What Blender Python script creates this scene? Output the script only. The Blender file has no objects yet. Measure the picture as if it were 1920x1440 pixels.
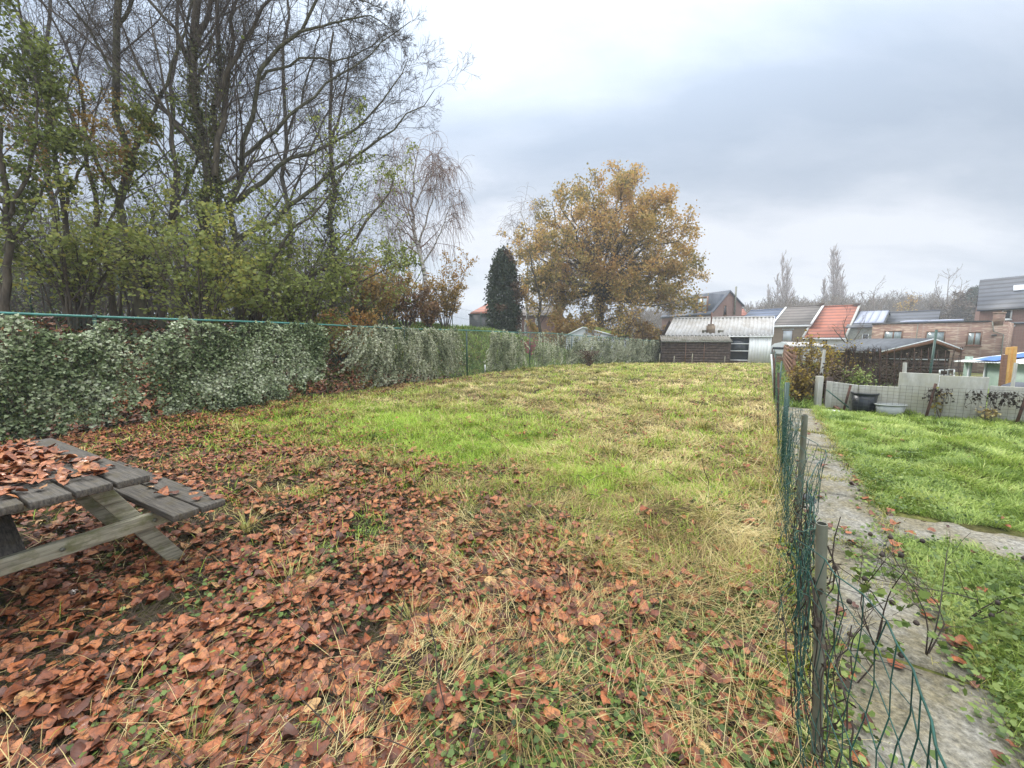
import bpy, math, random
import numpy as np
from mathutils import Vector, Matrix

R = math.radians
scene = bpy.context.scene
COL = scene.collection

# ---------------------------------------------------------------- camera
EYE = 1.5
FPX = 725.0                      # focal length in photo pixels (photo is 1920 wide)
PITCH = math.atan(82.0 / FPX)
cam_data = bpy.data.cameras.new("camera")
cam = bpy.data.objects.new("camera", cam_data)
COL.objects.link(cam)
cam.location = (0, 0, EYE)
cam.rotation_euler = (math.pi / 2 - PITCH, 0, 0)
cam_data.sensor_width = 36.0
cam_data.lens = 36.0 * FPX / 1920.0
cam_data.clip_start = 0.02
cam_data.clip_end = 3000.0
scene.camera = cam

# ---------------------------------------------------------------- sky, sun, exposure
SUN_EL, SUN_AZ = R(42), R(-38)   # azimuth from +Y, negative towards -X
world = bpy.data.worlds.new("World")
scene.world = world
world.use_nodes = True
wn, wl = world.node_tree.nodes, world.node_tree.links
wn.clear()


def build_world():
    N, L = wn, wl
    out = N.new("ShaderNodeOutputWorld")
    sky = N.new("ShaderNodeTexSky"); sky.sky_type = 'NISHITA'; sky.sun_disc = False
    sky.sun_elevation = SUN_EL; sky.sun_rotation = -SUN_AZ if False else SUN_AZ
    sky.air_density = 1.2; sky.dust_density = 2.0
    bg1 = N.new("ShaderNodeBackground"); bg1.inputs[1].default_value = 0.085
    L.new(sky.outputs[0], bg1.inputs[0])
    tc = N.new("ShaderNodeTexCoord")
    sep = N.new("ShaderNodeSeparateXYZ"); L.new(tc.outputs["Generated"], sep.inputs[0])

    def math_(op, a, b=None, clamp=False):
        n = N.new("ShaderNodeMath"); n.operation = op; n.use_clamp = clamp
        for i, v in enumerate((a, b)):
            if v is None: continue
            if isinstance(v, (int, float)): n.inputs[i].default_value = v
            else: L.new(v, n.inputs[i])
        return n.outputs[0]
    zc = math_('MAXIMUM', sep.outputs[2], 0.0)
    den = math_('ADD', zc, 0.42)
    px = math_('DIVIDE', sep.outputs[0], den); py = math_('DIVIDE', sep.outputs[1], den)
    comb = N.new("ShaderNodeCombineXYZ"); L.new(px, comb.inputs[0]); L.new(py, comb.inputs[1])
    comb.inputs[2].default_value = 3.3

    def noise(scale, detail, rough, dist, off):
        mp = N.new("ShaderNodeMapping"); L.new(comb.outputs[0], mp.inputs[0])
        mp.inputs["Location"].default_value = off
        mp.inputs["Rotation"].default_value = (0, 0, R(25))
        mp.inputs["Scale"].default_value = (0.75, 1.25, 1)
        n = N.new("ShaderNodeTexNoise"); L.new(mp.outputs[0], n.inputs["Vector"])
        n.inputs["Scale"].default_value = scale; n.inputs["Detail"].default_value = detail
        n.inputs["Roughness"].default_value = rough; n.inputs["Distortion"].default_value = dist
        return n.outputs[0]
    n1 = noise(1.0, 7, 0.56, 0.35, (2.1, 0.6, 0))
    ramp = N.new("ShaderNodeValToRGB"); L.new(n1, ramp.inputs[0])
    cr = ramp.color_ramp
    cr.elements[0].position = 0.40; cr.elements[0].color = (0.29, 0.345, 0.43, 1)
    cr.elements[1].position = 0.62; cr.elements[1].color = (0.58, 0.61, 0.67, 1)
    e = cr.elements.new(0.50); e.color = (0.37, 0.42, 0.50, 1)
    # overcast brightening towards zenith and veiled sun; zenith pushed further as added ground fill
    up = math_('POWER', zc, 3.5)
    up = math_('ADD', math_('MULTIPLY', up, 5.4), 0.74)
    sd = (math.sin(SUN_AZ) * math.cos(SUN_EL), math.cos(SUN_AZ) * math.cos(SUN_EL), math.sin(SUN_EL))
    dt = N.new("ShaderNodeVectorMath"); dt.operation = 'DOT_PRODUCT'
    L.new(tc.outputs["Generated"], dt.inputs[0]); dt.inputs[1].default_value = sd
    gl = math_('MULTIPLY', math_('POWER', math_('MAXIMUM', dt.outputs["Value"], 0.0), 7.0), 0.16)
    back = math_('ADD', math_('MULTIPLY', math_('MAXIMUM', math_('MULTIPLY', sep.outputs[1], -1.0), 0.0), 1.1), 1.0)  # sky behind the camera brightened as added fill for camera-facing surfaces
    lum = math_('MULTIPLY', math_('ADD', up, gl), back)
    hi = N.new("ShaderNodeMix"); hi.data_type = 'RGBA'; hi.blend_type = 'MULTIPLY'
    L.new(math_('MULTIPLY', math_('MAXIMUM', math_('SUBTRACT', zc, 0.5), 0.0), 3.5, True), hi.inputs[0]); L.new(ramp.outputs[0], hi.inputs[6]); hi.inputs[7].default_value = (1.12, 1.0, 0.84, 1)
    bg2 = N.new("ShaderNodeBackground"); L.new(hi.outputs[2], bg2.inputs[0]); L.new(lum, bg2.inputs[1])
    # thin places in the cloud let the clear sky through
    n2 = noise(1.1, 4, 0.5, 0.3, (7.4, 3.2, 0))
    r2 = N.new("ShaderNodeValToRGB"); L.new(n2, r2.inputs[0])
    r2.color_ramp.elements[0].position = 0.60; r2.color_ramp.elements[0].color = (1, 1, 1, 1)
    r2.color_ramp.elements[1].position = 0.74; r2.color_ramp.elements[1].color = (0.45, 0.45, 0.45, 1)
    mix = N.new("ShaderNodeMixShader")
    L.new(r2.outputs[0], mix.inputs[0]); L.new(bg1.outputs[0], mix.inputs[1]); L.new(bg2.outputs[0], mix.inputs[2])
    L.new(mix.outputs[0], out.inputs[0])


build_world()
sun_data = bpy.data.lights.new("sun", 'SUN')
sun_data.energy = 1.5; sun_data.angle = R(12); sun_data.color = (1.0, 0.965, 0.91)
sun = bpy.data.objects.new("sun", sun_data); COL.objects.link(sun)
sun.rotation_euler = Vector((math.sin(SUN_AZ) * math.cos(SUN_EL), math.cos(SUN_AZ) * math.cos(SUN_EL), math.sin(SUN_EL))).to_track_quat('Z', 'Y').to_euler()
scene.view_settings.view_transform = 'Standard'
scene.view_settings.look = 'None'
scene.view_settings.gamma = 1.0
scene.view_settings.use_curve_mapping = False
scene.view_settings.exposure = 0.92
scene.render.engine = 'CYCLES'
scene.cycles.max_bounces = 6
scene.cycles.diffuse_bounces = 3
scene.cycles.transparent_max_bounces = 8
scene.cycles.caustics_reflective = False
scene.cycles.caustics_refractive = False
scene.cycles.use_denoising = True
scene.cycles.denoiser = 'OPENIMAGEDENOISE'
scene.cycles.denoising_prefilter = 'NONE'
scene.cycles.volume_bounces = 1

# ---------------------------------------------------------------- pixel <-> world helpers (to measure where things stand)
_c, _s = math.cos(PITCH), math.sin(PITCH)


def ray(u, v):
    a = (u - 960) / FPX; b = (720 - v) / FPX
    return a, _c + b * _s, -_s + b * _c


def P(u, v, Y):
    a, y, z = ray(u, v); t = Y / y
    return np.array((a * t, Y, EYE + z * t))


def XY(u, Y, v=638):
    p = P(u, v, Y); return (float(p[0]), float(p[1]))


def proj(X, Y, Z):
    d = Y * _c - (Z - EYE) * _s; h = Y * _s + (Z - EYE) * _c
    d = np.maximum(d, 1e-3)
    return 960 + FPX * X / d, 720 - FPX * h / d


def G(u, v):
    """first hit of the view ray with the terrain"""
    a, y, z = ray(u, v)
    t = 0.5
    for _ in range(4000):
        if EYE + z * t < hgt(a * t, y * t): break
        t += 0.01 + t * 0.004
    return np.array((a * t, y * t, EYE + z * t))


# ---------------------------------------------------------------- value noise
def vnoise(x, y, seed=0):
    x = np.asarray(x, float); y = np.asarray(y, float)
    xi = np.floor(x).astype(np.int64); yi = np.floor(y).astype(np.int64)
    fx = x - xi; fy = y - yi
    fx = fx * fx * (3 - 2 * fx); fy = fy * fy * (3 - 2 * fy)

    def hsh(a, b):
        n = (a * 374761393 + b * 668265263 + seed * 1442695041) & 0x7fffffff
        n = ((n ^ (n >> 13)) * 1274126177) & 0x7fffffff
        return ((n ^ (n >> 16)) & 0xffff) / 65535.0
    return (hsh(xi, yi) * (1 - fx) + hsh(xi + 1, yi) * fx) * (1 - fy) + (hsh(xi, yi + 1) * (1 - fx) + hsh(xi + 1, yi + 1) * fx) * fy


def fbm(x, y, sc, seed=0, oct=3):
    r = 0; a = 0.5; t = 0
    for i in range(oct):
        r = r + a * vnoise(np.asarray(x) * sc, np.asarray(y) * sc, seed + i * 17); t += a
        a *= 0.5; sc *= 2.1
    return r / t


def sst(x, a, b):
    t = np.clip((np.asarray(x, float) - a) / (b - a), 0, 1)
    return t * t * (3 - 2 * t)


# ---------------------------------------------------------------- the two fence lines and the terrain
LF = np.array([(-9.9, 0.8), (-7.35, 5.6), (-5.3, 9.7), (-1.9, 16.2), (3.8, 24.6), (12.4, 33.0), (16.5, 37.5)])   # tall green fence
RFX = lambda Y: 0.25 + 0.662 * Y                                                                  # low netting fence
FD = np.array((0.552, 0.834)); FN = np.array((0.834, -0.552))                                      # its direction and its normal (to the path)


def lf_x(Y):
    return np.interp(Y, LF[:, 1], LF[:, 0])


def rdist(X, Y):                       # signed distance from the low fence, positive on the path side
    return (np.asarray(X) - 0.25) * FN[0] + np.asarray(Y) * FN[1]


def ldist(X, Y):                       # distance beyond the tall fence, positive on the bank side
    X = np.asarray(X, float); Y = np.asarray(Y, float)
    ex = np.concatenate(([-9.9 - 0.48 * 60], LF[:, 0], [16.5 + 60])); ey = np.concatenate(([0.8 - 60 * .9], LF[:, 1], [37.5 + 55]))
    return (np.interp(Y, ey, ex) - X) * 0.86


def hgt(X, Y):
    X = np.asarray(X, float); Y = np.asarray(Y, float)
    z = -0.42 * sst(Y, 21, 34) - 0.9 * sst(Y, 36, 60)
    sd = rdist(X, Y)
    z = z - 0.95 * sst(Y - 0.12 * X, 8.6, 13.5) * sst(sd, 1.6, 4.5) * (1 - sst(Y, 36, 60))
    s = ldist(X, Y)
    Hb = 2.15 + 0.35 * sst(Y, 12, 24) - 2.3 * sst(Y, 26.5, 35) 
    z = z + Hb * sst(s, 0.35, 7.5)
    inf = (sd < -0.12) & (s < 0)
    bump = (fbm(X, Y, 1.3, 5) - .5) * 0.15 + (fbm(X, Y, 3.4, 9) - .5) * 0.115
    flat = sst(sd, -0.35, -0.05) * (1 - sst(sd, 0.78, 1.2))
    z = z + bump * (1 - flat)
    return z


# ---------------------------------------------------------------- object helpers
def _props(o, label=None, cat=None, group=None, kind=None):
    if label: o['label'] = label
    if cat: o['category'] = cat
    if group: o['group'] = group
    if kind: o['kind'] = kind
    return o


def thing(name, label, cat, loc=(0, 0, 0), group=None):
    o = bpy.data.objects.new(name, None); COL.objects.link(o)
    o.location = tuple(float(q) for q in loc); o.empty_display_size = 0.2
    return _props(o, label, cat, group)


class MB:
    """collects vertices and faces (world coordinates), then becomes one mesh object"""
    def __init__(s):
        s.v = []; s.f = []; s.mi = []; s.rnd = []; s.n = 0; s.lp = []

    def add(s, verts, faces, mi=0, rnd=None):
        verts = np.asarray(verts, float).reshape(-1, 3); faces = np.asarray(faces, np.int64)
        s.v.append(verts); s.f.append(faces + s.n); s.mi.append(np.full(len(faces), mi, np.int32))
        if rnd is None: rnd = 0.5
        s.rnd.append(np.full(len(verts), rnd, float) if np.isscalar(rnd) else np.asarray(rnd, float))
        s.n += len(verts)
        return s

    def box(s, c, size, rz=0.0, mi=0, rx=0.0, ry=0.0):
        M = Matrix.Rotation(rz, 3, 'Z') @ Matrix.Rotation(ry, 3, 'Y') @ Matrix.Rotation(rx, 3, 'X')
        h = np.array(size) / 2
        co = np.array([(x, y, z) for x in (-1, 1) for y in (-1, 1) for z in (-1, 1)]) * h
        co = co @ np.array(M).T + np.array(c)
        return s.hexa(co[[0, 4, 6, 2, 1, 5, 7, 3]], mi)

    def hexa(s, co, mi=0):
        """8 corners: bottom ring then top ring"""
        return s.add(co, [(3, 2, 1, 0), (4, 5, 6, 7), (0, 1, 5, 4), (1, 2, 6, 5), (2, 3, 7, 6), (3, 0, 4, 7)], mi)

    def beam(s, a, b, w, h, mi=0, up=(0, 0, 1)):
        """box from a to b, w across, h in the up direction"""
        a = np.array(a, float); b = np.array(b, float); d = b - a; d /= np.linalg.norm(d)
        sd = np.cross(d, np.array(up, float))
        if np.linalg.norm(sd) < 1e-4: sd = np.array((1., 0, 0))
        sd /= np.linalg.norm(sd); u = np.cross(sd, d)
        o = [(-w / 2, -h / 2), (w / 2, -h / 2), (w / 2, h / 2), (-w / 2, h / 2)]
        co = [a + sd * x + u * y for x, y in o] + [b + sd * x + u * y for x, y in o]
        return s.add(co, [(3, 2, 1, 0), (4, 5, 6, 7), (0, 1, 5, 4), (1, 2, 6, 5), (2, 3, 7, 6), (3, 0, 4, 7)], mi)

    def quad(s, a, b, c, d, mi=0):
        return s.add([a, b, c, d], [(0, 1, 2, 3)], mi)

    def slab(s, a, b, c, d, t, mi=0):
        """quad given thickness t, growing against its normal (a,b,c,d counter-clockwise seen from outside)"""
        q = np.array([a, b, c, d], float); n = np.cross(q[1] - q[0], q[3] - q[0]); n /= np.linalg.norm(n)
        lo = q - n * t
        return s.hexa(np.concatenate((lo, q)), mi)

    def tube(s, pts, r, n=8, mi=0, rnd=None, cap=True):
        pts = np.asarray(pts, float); K = len(pts)
        rr = np.full(K, r, float) if np.isscalar(r) else np.asarray(r, float)
        P_, F_ = tubes(pts[None], rr[None], n)
        s.add(P_, F_, mi, rnd)
        if cap and n >= 3:
            base = s.n - len(P_)
            s.f.append(np.array([[base + i for i in range(n)][::-1], [base + (K - 1) * n + i for i in range(n)]])); s.mi.append(np.full(2, mi, np.int32))
        return s

    def lathe(s, c, prof, n=20, sx=1, sy=1, mi=0, rz=0):
        """profile of (r, z) pairs"""
        a = np.linspace(0, 2 * np.pi, n, endpoint=False)
        vs = []
        for r, z in prof:
            x = np.cos(a) * r * sx; y = np.sin(a) * r * sy
            vs.append(np.stack((c[0] + x * math.cos(rz) - y * math.sin(rz), c[1] + x * math.sin(rz) + y * math.cos(rz), np.full(n, c[2] + z)), 1))
        f = [(i * n + j, i * n + (j + 1) % n, (i + 1) * n + (j + 1) % n, (i + 1) * n + j) for i in range(len(prof) - 1) for j in range(n)]
        return s.add(np.concatenate(vs), f, mi)

    def build(s, name, mats, parent=None, smooth=False, bevel=0.0, **pr):
        mats = mats if isinstance(mats, (list, tuple)) else [mats]
        me = bpy.data.meshes.new(name)
        if s.n:
            V = np.concatenate(s.v)
            if parent is not None:
                o0 = np.zeros(3); q = parent
                while q is not None:
                    o0 += np.array(q.location); q = q.parent
                V = V - o0; loc = None
            else:
                loc = np.array(((V[:, 0].min() + V[:, 0].max()) / 2, (V[:, 1].min() + V[:, 1].max()) / 2, V[:, 2].min())); V = V - loc
            tot = sum(len(f) for f in s.f)
            ls = np.concatenate([np.full(len(f), f.shape[1], np.int32) for f in s.f])
            vi = np.concatenate([f.ravel() for f in s.f]).astype(np.int32)
            me.vertices.add(len(V)); me.vertices.foreach_set("co", V.astype(np.float32).ravel())
            me.loops.add(len(vi)); me.loops.foreach_set("vertex_index", vi)
            me.polygons.add(tot)
            st = np.concatenate(([0], np.cumsum(ls)[:-1])).astype(np.int32)
            me.polygons.foreach_set("loop_start", st); me.polygons.foreach_set("loop_total", ls)
            me.polygons.foreach_set("material_index", np.concatenate(s.mi))
            if smooth: me.polygons.foreach_set("use_smooth", np.ones(tot, bool))
            at = me.attributes.new("rnd", 'FLOAT', 'POINT'); at.data.foreach_set("value", np.concatenate(s.rnd).astype(np.float32))
            if s.lp:
                al = me.attributes.new('leafpos', 'FLOAT_VECTOR', 'POINT'); al.data.foreach_set('vector', np.concatenate(s.lp).astype(np.float32).ravel())
            me.update()
        for m in mats: me.materials.append(m)
        o = bpy.data.objects.new(name, me); COL.objects.link(o)
        if parent is not None: o.parent = parent
        elif s.n: o.location = tuple(float(q) for q in loc)
        if bevel:
            b = o.modifiers.new("bevel", 'BEVEL'); b.width = bevel; b.segments = 2; b.limit_method = 'ANGLE'
        return _props(o, pr.get('label'), pr.get('cat'), pr.get('group'), pr.get('kind'))


def nrm(a):
    return a / np.maximum(np.linalg.norm(a, axis=-1, keepdims=True), 1e-9)


def tubes(Pt, Rd, n=4):
    """Pt (N,K,3), Rd (N,K) -> vertices, quads"""
    N, K, _ = Pt.shape
    T = np.empty_like(Pt); T[:, 1:-1] = Pt[:, 2:] - Pt[:, :-2]; T[:, 0] = Pt[:, 1] - Pt[:, 0]; T[:, -1] = Pt[:, -1] - Pt[:, -2]
    T = nrm(T)
    ref = np.where(np.abs(T[:, :1, 2:3]) > 0.9, np.array([1., 0, 0]), np.array([0, 0, 1.]))
    A = nrm(np.cross(T, np.broadcast_to(ref, T.shape))); B = np.cross(T, A)
    a = np.linspace(0, 2 * np.pi, n, endpoint=False)
    V = Pt[:, :, None] + Rd[:, :, None, None] * (A[:, :, None] * np.cos(a)[None, None, :, None] + B[:, :, None] * np.sin(a)[None, None, :, None])
    i = np.arange(K - 1)[:, None] * n; j = np.arange(n)[None]
    q = np.stack((i + j, i + (j + 1) % n, i + n + (j + 1) % n, i + n + j), -1).reshape(-1, 4)
    F = (q[None] + (np.arange(N) * K * n)[:, None, None]).reshape(-1, 4)
    return V.reshape(-1, 3), F


# leaf outlines: (x, y, z) in leaf space, x across, y from stalk to tip, unit length
L_DIAMOND = (np.array([(0, 0, 0), (.32, .45, .06), (0, 1, 0), (-.32, .45, .06)]), [[0, 1, 2, 3]])
L_TOOTH = (np.array([(0, 0, 0), (.30, .12, .03), (.26, .30, .02), (.44, .42, .05), (.30, .60, .02), (.26, .82, .02), (0, 1, -.05), (-.26, .82, .02), (-.30, .60, .02), (-.44, .42, .05), (-.26, .30, .02), (-.30, .12, .03)]), [[0, 1, 2, 10], [2, 3, 4, 8], [2, 8, 9, 10], [4, 5, 7, 8]])
L_ROUND = (np.array([(0, 0, 0), (.42, .2, .05), (.46, .62, .05), (0, 1, -.05), (-.46, .62, .05), (-.42, .2, .05)]), [[0, 1, 2, 3], [0, 3, 4, 5]])
L_IVY = (np.array([(0, 0, 0), (.42, -.05, .0), (.55, .38, .03), (.26, .5, .0), (0, 1, -.05), (-.26, .5, .0), (-.55, .38, .03), (-.42, -.05, .0)]),
         [[0, 1, 2, 3], [0, 3, 4, 5], [0, 5, 6, 7]])


def cards(mb, pos, size, shape=L_DIAMOND, nbias=(0, 0, 0), rng=None, rnd=None, mi=0, down=None):
    """leaf-shaped faces at pos with random turns; nbias pulls the face normals, down pulls the tips downward"""
    N = len(pos)
    if not N: return
    n = nrm(rng.normal(size=(N, 3)) + np.array(nbias))
    t = rng.normal(size=(N, 3))
    if down is not None: t = t * (1 - down) + np.array((0, 0, -1.6)) * down
    y = nrm(t - n * (t * n).sum(1, keepdims=True)); x = np.cross(y, n)
    S, F = shape; S = np.asarray(S, float)
    sz = (np.full(N, size) if np.isscalar(size) else size)[:, None, None]
    V = pos[:, None] + sz * (S[None, :, 0:1] * x[:, None] + S[None, :, 1:2] * y[:, None] + S[None, :, 2:3] * n[:, None])
    F = np.asarray(F); nf = len(S)
    FF = (F[None] + (np.arange(N) * nf)[:, None, None]).reshape(-1, F.shape[1])
    if rnd is None: rnd = rng.random(N)
    mb.add(V.reshape(-1, 3), FF, mi, np.repeat(rnd, nf))


# ---------------------------------------------------------------- branching growth, one whole level at a time
def resample(pts, K):
    pts = np.asarray(pts, float)
    if len(pts) > 2:      # smooth through the control points
        q = [pts[0]]
        ext = np.concatenate((2 * pts[:1] - pts[1:2], pts, 2 * pts[-1:] - pts[-2:-1]))
        for i in range(1, len(ext) - 2):
            p0, p1, p2, p3 = ext[i - 1:i + 3]
            for t in np.linspace(0, 1, 9)[1:]:
                q.append(.5 * ((2 * p1) + (-p0 + p2) * t + (2 * p0 - 5 * p1 + 4 * p2 - p3) * t * t + (-p0 + 3 * p1 - 3 * p2 + p3) * t ** 3))
        pts = np.array(q)
    d = np.concatenate(([0], np.cumsum(np.linalg.norm(np.diff(pts, axis=0), axis=1))))
    t = np.linspace(0, d[-1], K)
    return np.stack([np.interp(t, d, pts[:, i]) for i in range(3)], 1)


def sprout(rng, Pt, Rd, n, length, ang, K=5, wob=.25, trop=.0, t0=.25, t1=1.0, rr=.55, rmin=.004, taper=.35, lenfall=.5, bias=(0, 0, 0), tip=True):
    """children of every branch in Pt (N,K,3); length as a fraction of the parent's own (or metres when negative)"""
    N, K0, _ = Pt.shape
    tot = int(N * n)
    par = np.repeat(np.arange(N), int(n)) if n >= 1 else rng.choice(N, tot)
    M = len(par)
    t = t0 + (t1 - t0) * rng.random(M)
    if tip and n >= 1: t[::int(n)] = 1.0
    f = t * (K0 - 1); i = np.minimum(f.astype(int), K0 - 2); w = (f - i)[:, None]
    p = Pt[par, i] * (1 - w) + Pt[par, i + 1] * w
    r0 = Rd[par, i] * (1 - w[:, 0]) + Rd[par, i + 1] * w[:, 0]
    tg = nrm(Pt[par, i + 1] - Pt[par, i])
    side = rng.normal(size=(M, 3)); side = nrm(side - tg * (side * tg).sum(1, keepdims=True))
    a = np.radians(ang) * (.6 + .8 * rng.random(M))[:, None]
    d = nrm(tg * np.cos(a) + side * np.sin(a) + np.array(bias))
    plen = np.linalg.norm(np.diff(Pt, axis=1), axis=2).sum(1)[par]
    L_ = (plen * length if length > 0 else np.full(M, -length)) * (1 - lenfall * t) * (.65 + .7 * rng.random(M))
    r = np.maximum(r0 * rr, rmin)
    out = np.empty((M, K, 3)); out[:, 0] = p
    for k in range(1, K):
        d = nrm(d + rng.normal(size=(M, 3)) * wob / math.sqrt(K) + np.array((0, 0, trop)) / K)
        out[:, k] = out[:, k - 1] + d * (L_ / (K - 1))[:, None]
    rad = r[:, None] * np.linspace(1, taper, K)[None]
    return out, np.maximum(rad, rmin * .8)


def on_branches(rng, Pt, n, t0=.1):
    N, K, _ = Pt.shape
    par = rng.integers(0, N, n); f = (t0 + (1 - t0) * rng.random(n)) * (K - 1)
    i = np.minimum(f.astype(int), K - 2); w = (f - i)[:, None]
    return Pt[par, i] * (1 - w) + Pt[par, i + 1] * w

# ================================================================ materials
def new_mat(name):
    m = bpy.data.materials.new(name); m.use_nodes = True
    nt = m.node_tree; nt.nodes.clear()
    out = nt.nodes.new("ShaderNodeOutputMaterial")
    return m, nt, out


def _tex(nt, kind, scale, coord="Object", **kw):
    tc = nt.nodes.new("ShaderNodeTexCoord"); mp = nt.nodes.new("ShaderNodeMapping")
    nt.links.new(tc.outputs[coord], mp.inputs[0])
    if 'stretch' in kw: mp.inputs["Scale"].default_value = kw.pop('stretch')
    if 'rot' in kw: mp.inputs["Rotation"].default_value = kw.pop('rot')
    n = nt.nodes.new(kind); nt.links.new(mp.outputs[0], n.inputs["Vector"])
    if "Scale" in n.inputs: n.inputs["Scale"].default_value = scale
    for k, v in kw.items():
        if k in n.inputs: n.inputs[k].default_value = v
    return n


def _ramp(nt, src, stops, interp='LINEAR'):
    r = nt.nodes.new("ShaderNodeValToRGB"); nt.links.new(src, r.inputs[0]); cr = r.color_ramp; cr.interpolation = interp
    cr.elements[0].position = stops[0][0]; cr.elements[0].color = (*stops[0][1], 1)
    cr.elements[1].position = stops[-1][0]; cr.elements[1].color = (*stops[-1][1], 1)
    for p, c in stops[1:-1]:
        e = cr.elements.new(p); e.color = (*c, 1)
    return r.outputs[0]


def _mix(nt, fac, a, b, mode='MIX'):
    n = nt.nodes.new("ShaderNodeMix"); n.data_type = 'RGBA'; n.blend_type = mode
    for s, v in ((0, fac), (6, a), (7, b)):
        if isinstance(v, (int, float)): n.inputs[s].default_value = v
        elif isinstance(v, tuple): n.inputs[s].default_value = (*v, 1)
        else: nt.links.new(v, n.inputs[s])
    return n.outputs[2]


def _principled(nt, out, col, rough=.7, bump=None, bstr=.3, bdist=.01, metal=0, spec=.5):
    p = nt.nodes.new("ShaderNodeBsdfPrincipled")
    if isinstance(col, tuple): p.inputs["Base Color"].default_value = (*col, 1)
    else: nt.links.new(col, p.inputs["Base Color"])
    p.inputs["Roughness"].default_value = rough; p.inputs["Metallic"].default_value = metal
    p.inputs["Specular IOR Level"].default_value = spec
    if bump is not None:
        b = nt.nodes.new("ShaderNodeBump"); b.inputs["Strength"].default_value = bstr; b.inputs["Distance"].default_value = bdist
        nt.links.new(bump, b.inputs["Height"]); nt.links.new(b.outputs[0], p.inputs["Normal"])
    nt.links.new(p.outputs[0], out.inputs[0])
    return p


def m_plain(name, c1, c2=None, scale=4, rough=.7, metal=0, bump=.25, detail=5, stretch=(1, 1, 1), spec=.5, lo=.35, hi=.65, bd=.01):
    m, nt, out = new_mat(name)
    c2 = c2 or tuple(x * .7 for x in c1)
    n = _tex(nt, "ShaderNodeTexNoise", scale, Detail=detail, Roughness=.62, stretch=stretch)
    col = _ramp(nt, n.outputs[0], [(lo, c2), (hi, c1)])
    _principled(nt, out, col, rough, n.outputs[0], bump, bd, metal, spec)
    return m


def m_leaf(name, cols, rough=.5, trans=.3, spec=.4, spots=None, interp='LINEAR'):
    """leaf or blade: colour by each leaf's own number, some light passes through"""
    m, nt, out = new_mat(name)
    at = nt.nodes.new("ShaderNodeAttribute"); at.attribute_name = "rnd"
    k = len(cols); col = _ramp(nt, at.outputs["Fac"], [(i / (k - 1), c) for i, c in enumerate(cols)], interp)
    if spots:
        n = _tex(nt, "ShaderNodeTexNoise", spots[0], Detail=3)
        f = _ramp(nt, n.outputs[0], [(.5, (0, 0, 0)), (.68, (1, 1, 1))])
        col = _mix(nt, f, col, spots[1])
    p = nt.nodes.new("ShaderNodeBsdfPrincipled"); nt.links.new(col, p.inputs["Base Color"])
    p.inputs["Roughness"].default_value = rough; p.inputs["Specular IOR Level"].default_value = spec
    if trans > 0:
        t = nt.nodes.new("ShaderNodeBsdfTranslucent"); nt.links.new(col, t.inputs[0])
        mx = nt.nodes.new("ShaderNodeMixShader"); mx.inputs[0].default_value = trans
        nt.links.new(p.outputs[0], mx.inputs[1]); nt.links.new(t.outputs[0], mx.inputs[2]); nt.links.new(mx.outputs[0], out.inputs[0])
    else: nt.links.new(p.outputs[0], out.inputs[0])
    return m


def m_brick(name, c1, c2, mortar, w=.22, h=.075, var=None, rough=.85):
    """bricks on any upright wall: runs along the wall by the horizontal distance, up by height"""
    m, nt, out = new_mat(name)
    tc = nt.nodes.new("ShaderNodeTexCoord"); sp = nt.nodes.new("ShaderNodeSeparateXYZ"); nt.links.new(tc.outputs["Object"], sp.inputs[0])
    ad = nt.nodes.new("ShaderNodeMath"); ad.operation = 'MULTIPLY_ADD'; nt.links.new(sp.outputs[0], ad.inputs[0]); ad.inputs[1].default_value = 1.15
    nt.links.new(sp.outputs[1], ad.inputs[2])
    cb = nt.nodes.new("ShaderNodeCombineXYZ"); nt.links.new(ad.outputs[0], cb.inputs[0]); nt.links.new(sp.outputs[2], cb.inputs[1])
    b = nt.nodes.new("ShaderNodeTexBrick"); nt.links.new(cb.outputs[0], b.inputs["Vector"])
    b.inputs["Scale"].default_value = 1; b.inputs["Brick Width"].default_value = w; b.inputs["Row Height"].default_value = h
    b.inputs["Mortar Size"].default_value = .008; b.inputs["Color1"].default_value = (*c1, 1); b.inputs["Color2"].default_value = (*c2, 1)
    b.inputs["Mortar"].default_value = (*mortar, 1); b.inputs["Bias"].default_value = 0
    n = _tex(nt, "ShaderNodeTexNoise", 1.3, Detail=6, stretch=(1, 1, 3))
    col = _mix(nt, .35, b.outputs[0], _ramp(nt, n.outputs[0], [(.3, tuple(x * .55 for x in c1)), (.7, c2)]))
    if var:
        n2 = _tex(nt, "ShaderNodeTexNoise", var[0], Detail=2, stretch=(.5, .5, 3.0), Roughness=.7)
        col = _mix(nt, _ramp(nt, n2.outputs[0], [(.52, (0, 0, 0)), (.6, (1, 1, 1))]), col, var[1])
    _principled(nt, out, col, rough, b.outputs["Fac"], -.3, .006)
    return m


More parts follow.
